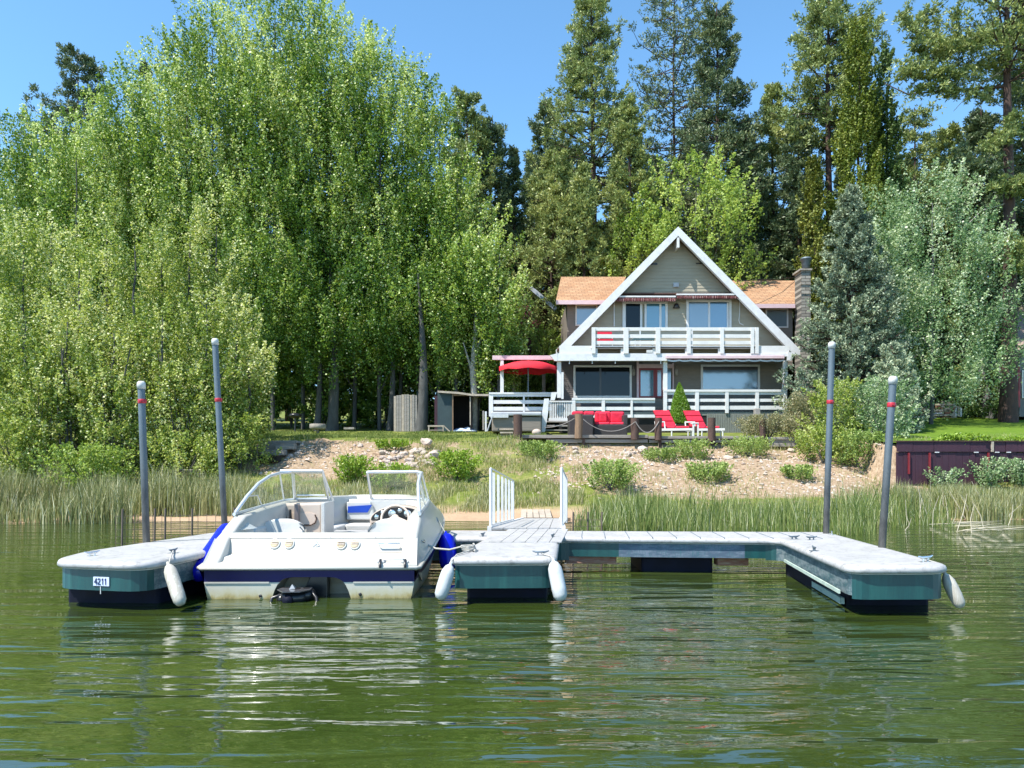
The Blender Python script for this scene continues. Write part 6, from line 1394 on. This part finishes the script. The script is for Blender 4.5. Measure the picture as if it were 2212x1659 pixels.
conifer('dense dark pine with a narrow top, directly above the gable', 1548, 10, 47, 100, 'pine_dark', crown0=0.28, n_br=140, shape=lambda u: np.interp(u,[0,0.3,0.55,0.75,1],[1.0,1.0,0.8,0.5,0.25]), ntuft=15, tint0=0.5)
conifer('younger olive pine with a pointed top, left of the gable peak', 1362, 205, 44, 110, 'pine', crown0=0.12, n_br=120, shape=lambda u: (1-u)**0.8, ntuft=14, tint0=0.62)
conifer('pine with a pointed crown at the far left of the group', 1180, 215, 50, 95, 'pine_dark', crown0=0.1, n_br=130, ntuft=14, tint0=0.5, shape=lambda u: (1-u)**0.7+0.05)
conifer('low olive pine with upright sprays above the left wing roof', 1262, 362, 43, 90, 'pine', crown0=0.06, n_br=110, shape=lambda u: (1-u)**0.7+0.05, curl=0.7, ntuft=13, tint0=0.55)
conifer('stout spreading pine with golden left limbs, left of the wing roof', 1195, 330, 45, 110, 'pine', crown0=0.08, n_br=120, tint0=0.62, ntuft=14, shape=lambda u: np.interp(u,[0,0.5,1],[0.9,1,0.15]))
conifer('dark pine in the notch right of the poplars', 1062, 258, 47, 58, 'pine_dark', crown0=0.1, n_br=130, ntuft=13, shape=lambda u: np.interp(u,[0,0.6,1],[1,0.9,0.3]))
conifer('grey green pine just behind the right shoulder of the poplars', 1008, 208, 46, 60, 'pine', crown0=0.2, n_br=120, ntuft=13, shape=lambda u: np.interp(u,[0,0.7,1],[1,0.95,0.4]))
conifer('dark low pine between the poplars and the pine group', 1110, 320, 48, 55, 'pine_dark', crown0=0.05, n_br=110, ntuft=13)
conifer('irregular dark pine standing above the poplars at the far left', 165, 108, 50, 95, 'pine_dark', crown0=0.45, n_br=90, irregular=0.7, ntuft=16, shape=lambda u: np.interp(u,[0,0.5,0.8,1],[1,0.95,0.55,0.25]), trunk_r=0.2)
conifer('small dark pine top between the left poplars', 318, 133, 50, 36, 'pine_dark', crown0=0.4, n_br=70, ntuft=9)
conifer('tall long trunked pine right of the house, bare limbs below', 1790, 2, 46, 100, 'pine', crown0=0.62, n_br=78, irregular=0.6, ntuft=20, shape=lambda u: np.interp(u,[0,0.3,0.6,0.85,1],[0.75,1,0.95,0.75,0.3]), trunk_r=0.36, tint0=0.55, curl=0.2)
conifer('bushy grey green pine behind the chimney', 1670, 178, 50, 95, 'pine', crown0=0.05, n_br=150, ntuft=16, tint0=0.55, shape=lambda u: np.interp(u,[0,0.4,0.75,0.88,1],[1,1,0.65,0.2,0.1]))
conifer('olive pine low behind the right wing roof', 1615, 250, 48, 85, 'pine_dark', crown0=0.05, n_br=120, ntuft=14, tint0=0.5)
conifer('dark bushy pine between the lime green tree and the tall trunk', 1725, 250, 46, 85, 'pine_dark', crown0=0.02, n_br=130, ntuft=15, tint0=0.5, shape=lambda u: (1-u)**0.5)
conifer('thin twiggy pine between the cedars and the big right trunk', 1975, 232, 50, 78, 'pine', crown0=0.2, n_br=100, ntuft=10, tint0=0.6, shape=lambda u: np.interp(u,[0,0.6,1],[1,0.8,0.35]))
conifer('olive pine right of the cedars, leaning over the silver tree', 2050, 272, 46, 90, 'pine', crown0=0.1, n_br=130, ntuft=15, tint0=0.5, shape=lambda u: np.interp(u,[0,0.6,1],[1,0.9,0.2]))
conifer('dark pine close behind the big right trunk', 2120, 232, 45, 90, 'pine_dark', crown0=0.1, n_br=140, ntuft=16, shape=lambda u: np.interp(u,[0,0.6,1],[1,0.9,0.2]))
conifer('dark pine cut by the right edge of the picture', 2235, -30, 43, 95, 'pine_dark', crown0=0.05, n_br=170, ntuft=15, shape=lambda u: np.interp(u,[0,0.7,1],[1,0.8,0.4]))
# the big red trunked pine at the right
bp = conifer('big pine with a thick red brown trunk at the right edge', 2180, -190, 38, 190, 'pine', crown0=0.66, n_br=58, trunk_r=0.40, side=-0.35, ntuft=26, nn=12, tint0=0.55, irregular=0.5, shape=lambda u: np.interp(u,[0,0.25,0.5,1],[0.95,1.0,0.9,0.4]), curl=0.22, lean=-0.004)
X, Y = px2x(2180,38), 38
for i, (pts, r) in enumerate(((((2172,62),(2120,75),(2070,100),(2010,130)),0.11),(((2172,150),(2110,185),(2060,240)),0.03),(((2172,170),(2130,210),(2095,255)),0.025),(((2174,380),(2140,330),(2120,372)),0.04),(((2172,440),(2120,455),(2085,490),(2070,475)),0.03),(((2175,235),(2200,280),(2215,330)),0.04),(((2170,95),(2215,110)),0.09))):
    q = [P(a,b,38-0.25*j) for j,(a,b) in enumerate(pts)]; MB().tube(q, [r*(1-0.25*j) for j in range(len(q))], 6).build('bare_limb' if i in (1,2,3,4) else 'limb', M['bark_white'] if i in (1,3,4) else M['bark'], bp)
# needles on its low left limb and low boughs across the trunk
def bough(par, pts, n, spread, m='pine', tint0=0.55, nn=20):
    pts = [np.array(P(*p)) for p in pts]; seg = rs.randint(0, len(pts)-1, n); f = rs.rand(n)[:,None]; A = np.array(pts)
    C = A[seg]*(1-f) + A[seg+1]*f + rs.normal(size=(n,3))*np.array([spread,spread,spread*0.6]); C[:,2] += spread*0.3
    Cn = np.repeat(C, nn, axis=0); dn = nrm(rs.normal(size=(n*nn,3)) + np.array([0,0,0.7])); Cn = Cn + dn*0.14
    quads('foliage', leafquads(Cn, 0.22, 0.30, long_axis=dn, lj=0.15), jit(tint0, n*nn), L[m], par)
bough(bp, [(2165,80,38),(2100,90,37.6),(2040,125,37.2),(1985,110,37),(1960,25,37)], 260, 0.36)
bough(bp, [(2165,130,38),(2080,175,37.5),(1990,165,37),(1950,150,37)], 240, 0.34)
bough(bp, [(2130,215,37.8),(2040,195,37.4),(1975,200,37.2)], 90, 0.25)
for a, b in ((1998,20),(2018,18),(2062,22),(1985,70)): bough(bp, [(a+4,b+70,37.3),(a,b,37.3)], 22, 0.10)
bough(bp, [(2212,250,37.2),(2170,300,37.2),(2130,330,37.2)], 110, 0.32)
bough(bp, [(2150,400,37.3),(2200,420,37.2),(2215,400,37)], 90, 0.30)
bough(bp, [(2060,330,38),(2110,360,37.5),(2150,380,37.3)], 100, 0.35, 'pine_dark')
bough(bp, [(2140,520,37),(2212,540,37),(2200,600,37)], 110, 0.35)
# cedars
def cedar(label, px, top, Y, hw, m, **k):
    return poplar(label, px, top, Y, hw, m=m, pale=0.0, size=0.12, dens=3.4, crown0=0.02, name='cedar_tree', bark='bark', tint0=0.5, rad=0.17, L_=(0.5,1.3), shape=lambda u: (hw/1662*Y)*np.clip((1-u)**1.05+0.05, 0.05, 1)*np.clip((u+0.35)*2.2, 0, 1), **k)
cedar('tallest yellow green cedar between the long trunk and the dark cedar', 1853, 42, 42, 100, 'cedar', group='columnar cedars right of the house')
cedar('dark green cedar, right hand of the two tall cedars', 1912, 95, 43, 82, 'cedar_dark', group='columnar cedars right of the house')
cedar('small golden cedar right behind the chimney', 1758, 340, 41, 58, 'gold', group='columnar cedars right of the house')
# lime green tree
t = poplar('lime green broadleaf tree glowing behind the gable', 1500, 345, 42.5, 140, m='lime', pale=0.0, size=0.13, dens=0.75, crown0=0.40, name='lime_green_tree', tint0=0.42, rad=0.36, L_=(0.6,1.9), shape=lambda u: (150/1662*42.5)*np.interp(u,[0,0.3,0.6,0.85,1],[0.85,1.0,0.85,0.55,0.2]))
poplar('fresh green tree between the olive pine and the lime tree', 1385, 390, 43.0, 90, m='lime', pale=0.0, size=0.13, dens=0.8, crown0=0.15, name='fresh_green_tree', tint0=0.22, rad=0.34, L_=(0.7,1.5))
# blue spruce
conifer('grey blue spruce with drooping dark boughs right of the house', 1838, 398, 33, 150, 'spruce', crown0=0.03, n_br=230, shape=lambda u: (1-u)**0.80, droop=0.10, curl=0.22, latk=0.20, ntuft=26, nn=14, tuft=0.15, nl=0.12, nw=0.032, name='spruce_tree', tint0=0.55, irregular=0.28, trunk_r=0.2)
conifer('small grey green spruce at the foot of the silver tree', 1925, 745, 30.5, 60, 'spruce', crown0=0.03, n_br=110, shape=lambda u: (1-u)**0.6, droop=0.0, curl=0.3, ntuft=12, nn=12, tuft=0.14, nl=0.12, nw=0.035, name='spruce_tree', tint0=0.7, trunk_r=0.08)
# silver poplar
poplar('pale silver green poplar on the right, wider than all others there', 2010, 372, 36, 150, m='silver', pale=0.10, size=0.10, dens=1.35, crown0=0.05, name='silver_poplar', tint0=0.50, L_=(1.0,2.2), shape=lambda u: (155/1662*36)*np.interp(u, [0,0.12,0.45,0.75,0.92,1], [0.85,1.0,1.0,0.78,0.50,0.15]))
poplar('pale silver green shoot tree right behind the spruce', 1915, 440, 35.0, 62, m='silver', pale=0.08, size=0.12, dens=1.2, crown0=0.3, name='silver_poplar', tint0=0.5)
# woodland behind everything: individual trees, copied from three of their kind
src = [o for o in COL.objects if o.get('label') in ('olive pine low behind the right wing roof', 'dark low pine between the poplars and the pine group', 'dark pine in the notch right of the poplars')]
far = [(0,400,54),(110,420,52),(210,420,53),(300,360,54),(380,400,55),(460,380,54),(540,400,55),(620,400,54),(770,400,55),(900,500,50),(60,330,56),(150,300,58),(250,300,56),(700,420,54),(840,420,56),(960,400,54),(1090,400,56),(1150,330,58),(1230,300,60),(1340,300,58),(1420,330,56),(1500,250,60),(1590,320,57),(1640,300,60),(1740,380,55),(1820,330,58),(1890,330,56),(1950,330,58),(2020,340,56),(2090,330,58),(2160,330,56),(2240,300,58),(1760,520,50),(1680,460,49),(1980,420,48),(2080,450,47),(1300,480,47),(1430,500,48),(1560,470,50),(1140,520,48),(2190,480,47),(2140,640,46),(1060,640,44)]
hs_ = {}
for o in src:
    f = [c for c in kids(o) if c.name.startswith('foliage')][0]; hs_[o.name] = max(v.co.z for v in f.data.vertices)
for i, (px, top, Y) in enumerate(far):
    o = src[i%3]; c = copy_tree(o); X = px2x(px, Y); z0 = gz(X, Y)-0.2; s = (py2z(top, Y)-z0)/hs_[o.name]
    c.location = (X, Y, z0); c.scale = (s*1.15, s*1.15, s); c.rotation_euler = (0,0,rnd.uniform(0,6.28)); c['group'] = 'far pines filling the wood'
    c['label'] = 'far pine of the dark wood, mostly hidden ' + ('behind the poplars' if px < 1000 else 'behind the pines left of the gable' if px < 1400 else 'behind the lime green tree and chimney' if px < 1780 else 'behind the cedars and silver tree'); c['group'] = 'far pines ' + ('left' if px < 1000 else 'middle left' if px < 1400 else 'middle right' if px < 1780 else 'right')

# ---------------------------------------------------------------- rocks
def rockmesh(seed, rx, ry, rz, ang=0.5):
    bm = bmesh.new(); bmesh.ops.create_icosphere(bm, subdivisions=2, radius=1)
    for v in bm.verts:
        n_ = mn.noise(v.co*1.1 + Vector((seed*7.3,0,0))); d = v.co.normalized(); m_ = max(abs(d.x),abs(d.y),abs(d.z)); k = 1 + ang*(1/m_-1)*0.7 + 0.45*n_
        v.co = Vector((d.x*k*rx, d.y*k*ry, d.z*k*rz))
    me = bpy.data.meshes.new('rock'); bm.to_mesh(me); bm.free(); me.materials.append(M['stone'] if seed % 4 else M['drift']); return me
RM = [rockmesh(i, 1, rnd.uniform(0.7,1), rnd.uniform(0.5,0.8), rnd.uniform(0.2,1.0)) for i in range(8)]
def rock(px, py, Y, w_, label, group=None, tilt=0.3, i=None, hz_=1.0):
    X = px2x(px, Y); o = bpy.data.objects.new('rock', RM[(i if i is not None else rnd.randint(0,7))]); COL.objects.link(o)
    s = w_/1662*Y/2; o.location = (X, Y, gz(X,Y)+s*0.25*hz_); o.scale = (s, s, s*hz_); o.rotation_euler = (rnd.uniform(-tilt,tilt), rnd.uniform(-tilt,tilt), rnd.uniform(0,6.28)); tag(o, label, 'rock', group); return o
o = rock(921, 955, 28.1, 26, 'large pale squarish rock tilted on top of the rock pile', i=3, hz_=1.1); o.location.z += 0.22
o = rock(938, 980, 27.2, 27, 'angular cream block at the right of the rock pile', i=5); o.location.z += 0.1
o = rock(1388, 967, 28.9, 22, 'round pale boulder just below the terrace edge', i=1, hz_=0.9); o.location.z += 0.1
for k in range(75):
    px = rnd.gauss(893, 33); Y = 27.1 + rnd.uniform(-0.8,0.9); rock(px, 0, Y, rnd.uniform(6,21), 'pale pink stone heaped in the rock pile on the bank', 'stones of the rock pile')
for k in range(60):
    px = rnd.uniform(1150, 1720); Y = rnd.uniform(27.8, 29.3); rock(px, 0, Y, rnd.choice([4,6,8,10,14,20]), 'pale stone on the dirt just below the terrace edge', 'stones below the terrace edge')
for k in range(60):
    px = rnd.uniform(1240, 1940); Y = rnd.uniform(23.6, 27.8); rock(px, 0, Y, rnd.choice([4,5,6,8,11]), 'small stone scattered on the right dirt bank', 'stones scattered on the right dirt bank')
for k in range(26):
    px = rnd.uniform(620, 860); Y = rnd.uniform(25.8, 28.6); rock(px, 0, Y, rnd.choice([4,5,7,12]), 'small stone scattered on the left dirt bank', 'stones scattered on the left dirt bank')
for lab, px, Y, w_ in (('flat pale slab on the dirt right of the bank steps',763*0+752,27.2,26),('flat pale stone low on the dirt behind the boat',806,26.3,20),('pale flat stone on the grass beside the gangway foot',1298,23.0,14),('pinkish stone in the grass above the gangway',1302,24.6,16)):
    rock(px, 0, Y, w_, lab, hz_=0.35)

# ---------------------------------------------------------------- reeds, grass, pebbles
def blades(n, fx, h, wd, lean=0.18, z_off=0.0, tint=0.4, sd=0.25, pale=0.06):
    X, Yv, dens = fx(n); m = len(X); z = np.array([max(gz(float(a), float(b)), -0.25) for a, b in zip(X, Yv)])
    hh = h*rs.uniform(0.55,1.15,m)*dens; a = rs.rand(m)*2*math.pi; l = rs.rand(m)*lean*2*hh
    base = np.stack([X,Yv,z],1); d = np.stack([np.cos(a),np.sin(a),np.zeros(m)],1); p = rs.rand(m)*math.pi; wv = np.stack([np.cos(p)*wd/2, np.sin(p)*wd*0.3, np.zeros(m)],1)*rs.uniform(0.6,1.4,m)[:,None]
    mid = base + d*(l*0.3)[:,None] + np.stack([0*hh,0*hh,hh*0.6],1); tip = base + d*l[:,None] + np.stack([0*hh,0*hh,hh],1)
    q1 = np.stack([base-wv, base+wv, mid+wv*0.8, mid-wv*0.8],1); q2 = np.stack([mid-wv*0.8, mid+wv*0.8, tip+wv*0.1, tip-wv*0.1],1)
    t_ = jit(tint, m, sd=sd, pale=pale); return np.concatenate([q1,q2]), np.concatenate([t_,t_])
def region(px0, px1, Y0, Y1, dfun=None, clump=0.9):
    def f(n):
        Yv = rs.uniform(Y0, Y1, n); px = rs.uniform(px0, px1, n); X = (px-1106)/1662*Yv
        c = np.array([mn.noise(Vector((float(a)*0.9, float(b)*0.9, 5.0))) for a, b in zip(X, Yv)])
        c2 = np.array([mn.noise(Vector((float(a)*0.35, float(b)*0.5, 9.0))) for a, b in zip(X, Yv)])
        k = rs.rand(n) < np.clip(0.60 + c*clump*2.0, 0.05, 1)
        d = np.clip(0.92 + 0.45*c + 0.8*c2, 0.35, 1.45)
        if dfun is not None: d = d*dfun(px, Yv); k &= d > 0.05
        return X[k], Yv[k], d[k]
    return f
def stuffq(name, label, cat, parts, m):
    V = np.concatenate([p[0] for p in parts]); T = np.concatenate([p[1] for p in parts]); o = quads(name, V, T, m, org=tuple(V.reshape(-1,3).mean(0))); return tag(o, label, cat, kind='stuff')
stuffq('reeds', 'olive and straw coloured reeds along the left shore', 'reeds', [
    blades(26000, region(-120, 640, 19.3, 23.6, lambda p, y: np.interp(p,[-120,520,600,640],[1,0.95,0.6,0.3])*np.interp(y,[19.3,20,23.6],[0.75,1,0.9])*np.where((p>300)&(p<620)&(y<21.2),0.0,1.0)), 1.0, 0.020, tint=0.42, pale=0.10),
    blades(3500, region(560, 1060, 22.0, 24.0), 0.42, 0.016, tint=0.62, pale=0.12)], L['reed'])
stuffq('reeds', 'green reeds standing in the shallow water behind the right half of the dock', 'reeds', [
    blades(12500, region(1240, 1890, 15.8, 21.5, lambda p, y: np.interp(p,[1240,1300,1700,1850,1890],[0.5,0.95,1.0,1.05,0.7])*np.interp(y,[15.8,17,21.5],[0.85,1.0,0.85])), 0.88, 0.017, lean=0.16, tint=0.52, sd=0.28, pale=0.09),
    blades(3200, region(1860, 2060, 18.0, 22.0), 0.8, 0.015, tint=0.5, pale=0.10)], L['reed_green'])
stuffq('reeds', 'yellowish reeds in front of the board wall at the right', 'reeds', [blades(17000, region(1930, 2330, 20.2, 24.3, lambda p, y: np.interp(y,[20.2,22.6,24.3],[1.1,0.9,0.42])), 0.78, 0.018, tint=0.45, pale=0.10)], L['reed'])
def gfun(px, y): return np.where((y>25.6)&(y<28.9)&(((px>540)&(px<860))|((px>1180)&(px<1930))), np.where(rs.rand(len(px))<0.28,0.75,0.0), 1.0)
stuffq('grass', 'rough green and dry grass over the lake bank', 'grass', [
    blades(30000, region(-150, 2330, 22.0, 29.4, gfun), 0.19, 0.016, tint=0.50, sd=0.25, lean=0.35),
    blades(15000, region(880, 1260, 22.4, 29.0, gfun), 0.20, 0.016, tint=0.45, sd=0.28, lean=0.35),
    blades(16000, region(600, 1260, 22.3, 24.6), 0.26, 0.016, tint=0.50, sd=0.25, lean=0.3, pale=0.1)], L['grass'])
stuffq('grass', 'short green grass of the lawn in front of the poplars and shed', 'grass', [blades(26000, region(520, 1180, 29.0, 34.8), 0.10, 0.02, tint=0.12, sd=0.15, lean=0.4, pale=0.0)], L['grass'])
stuffq('grass', 'bright mown grass blades of the neighbour lawn', 'grass', [(lambda q: (q[0], np.clip(q[1],0,0.6)))(blades(16000, (lambda n: (rs.uniform(12.6,24,n), rs.uniform(25.3,42,n), np.ones(n))), 0.09, 0.025, tint=0.3, sd=0.15, lean=0.4, pale=0.0))], L['cone'])
# pebbles and clods
V = []; 
n = 5200; px = rs.uniform(560, 1950, n); Yv = rs.uniform(23.5, 29.4, n); keep = ((px<870)&(Yv>25.4)&(Yv<28.9)) | ((px>1150)&(Yv>23.6)); px, Yv = px[keep], Yv[keep]
X = (px-1106)/1662*Yv; z = np.array([gz(float(a),float(b)) for a,b in zip(X,Yv)])
mb = MB()
for a, b, c in zip(X, Yv, z):
    s = rnd.choice([0.02,0.03,0.03,0.045,0.06]); a, b = float(a), float(b); r = [rnd.uniform(0.6,1.3) for _ in range(5)]
    mb.add([(a-s*r[0],b-s,c-0.01),(a+s*r[1],b-s*r[2],c-0.01),(a+s,b+s,c-0.01),(a-s,b+s,c-0.01),(a+s*(r[3]-1),b,c+s*0.9*r[4])], [(0,1,4),(1,2,4),(2,3,4),(3,0,4)], m=rnd.randint(0,2))
o = mb.build('pebbles', [M['stone'], M['drift'], mat('clod', (0.34,0.23,0.15), (0.26,0.17,0.11), 9, 0.95)]); tag(o, 'loose pebbles and clods strewn over the dirt bank', 'pebbles', kind='stuff')
# broken pale stems standing and lying in the water at the right
k = 0
for i in range(30):
    px = rnd.uniform(1920, 2180) if i < 20 else rnd.uniform(2010, 2110); Y = rnd.uniform(16.5, 21.5); X = px2x(px, Y); z = max(gz(X,Y), -0.1)
    if i % 3 == 0: a = Vector((X,Y,0.01)); b = a + Vector((rnd.uniform(0.6,1.6), rnd.uniform(-0.3,0.3), rnd.uniform(0.0,0.05)))
    else: a = Vector((X,Y,z)); b = a + Vector((rnd.uniform(-0.45,0.45), rnd.uniform(-0.2,0.2), rnd.uniform(0.3,1.1)))
    m_ = a.lerp(b,0.5)+Vector((rnd.uniform(-0.06,0.06),0,rnd.uniform(-0.02,0.06)))
    o = MB().tube([a, m_, b], [0.009,0.008,0.004], 5).build('driftwood_stick', M['pale_stick']); tag(o, 'bleached dead stem lying on the water at the right' if i % 3 == 0 else 'bleached dead stem standing at the right shore', 'stick', 'lying dead stems' if i % 3 == 0 else 'standing dead stems')
# wire mesh fence in the shallows, left
def mesh_fence(label, px0, px1, Y, ztop, zb, posts, dx=0.15, dz=0.12, Y1=None):
    Y1 = Y1 or Y
    t = thing('wire_fence', label, 'wire fence', (px2x((px0+px1)/2,Y), Y, 0)); mb = MB()
    a, b = Vector((px2x(px0,Y),Y,0)), Vector((px2x(px1,Y1),Y1,0)); l = (b-a).length; n = int(l/dx)
    for i in range(n+1): p = a.lerp(b,i/n); mb.box(p.x-0.004,p.x+0.004,p.y-0.003,p.y+0.003,zb,ztop+0.02*math.sin(i*1.3))
    for j in range(int((ztop-zb)/dz)+1): z = zb+j*dz; mb.beam(a+Vector((0,0,z)), b+Vector((0,0,z)), 0.006, 0.007)
    mb.build('wire_mesh', M['wire'], t)
    for px in posts: f = (px-px0)/(px1-px0); p = a.lerp(b,f); MB().tube([(p.x,p.y,-0.5),(p.x+0.02,p.y,ztop+0.10)], 0.018, 6).build('stake', M['wire'], t)
mesh_fence('rusty wire mesh fence standing in the shallows behind the left finger', 250, 560, 13.6, 0.55, -0.2, (262,330,352,410,502), Y1=14.2)
mesh_fence('rusty low wire mesh beside the right gangway railing', 1232, 1300, 14.5, 0.45, -0.2, (1236,1268,1298))
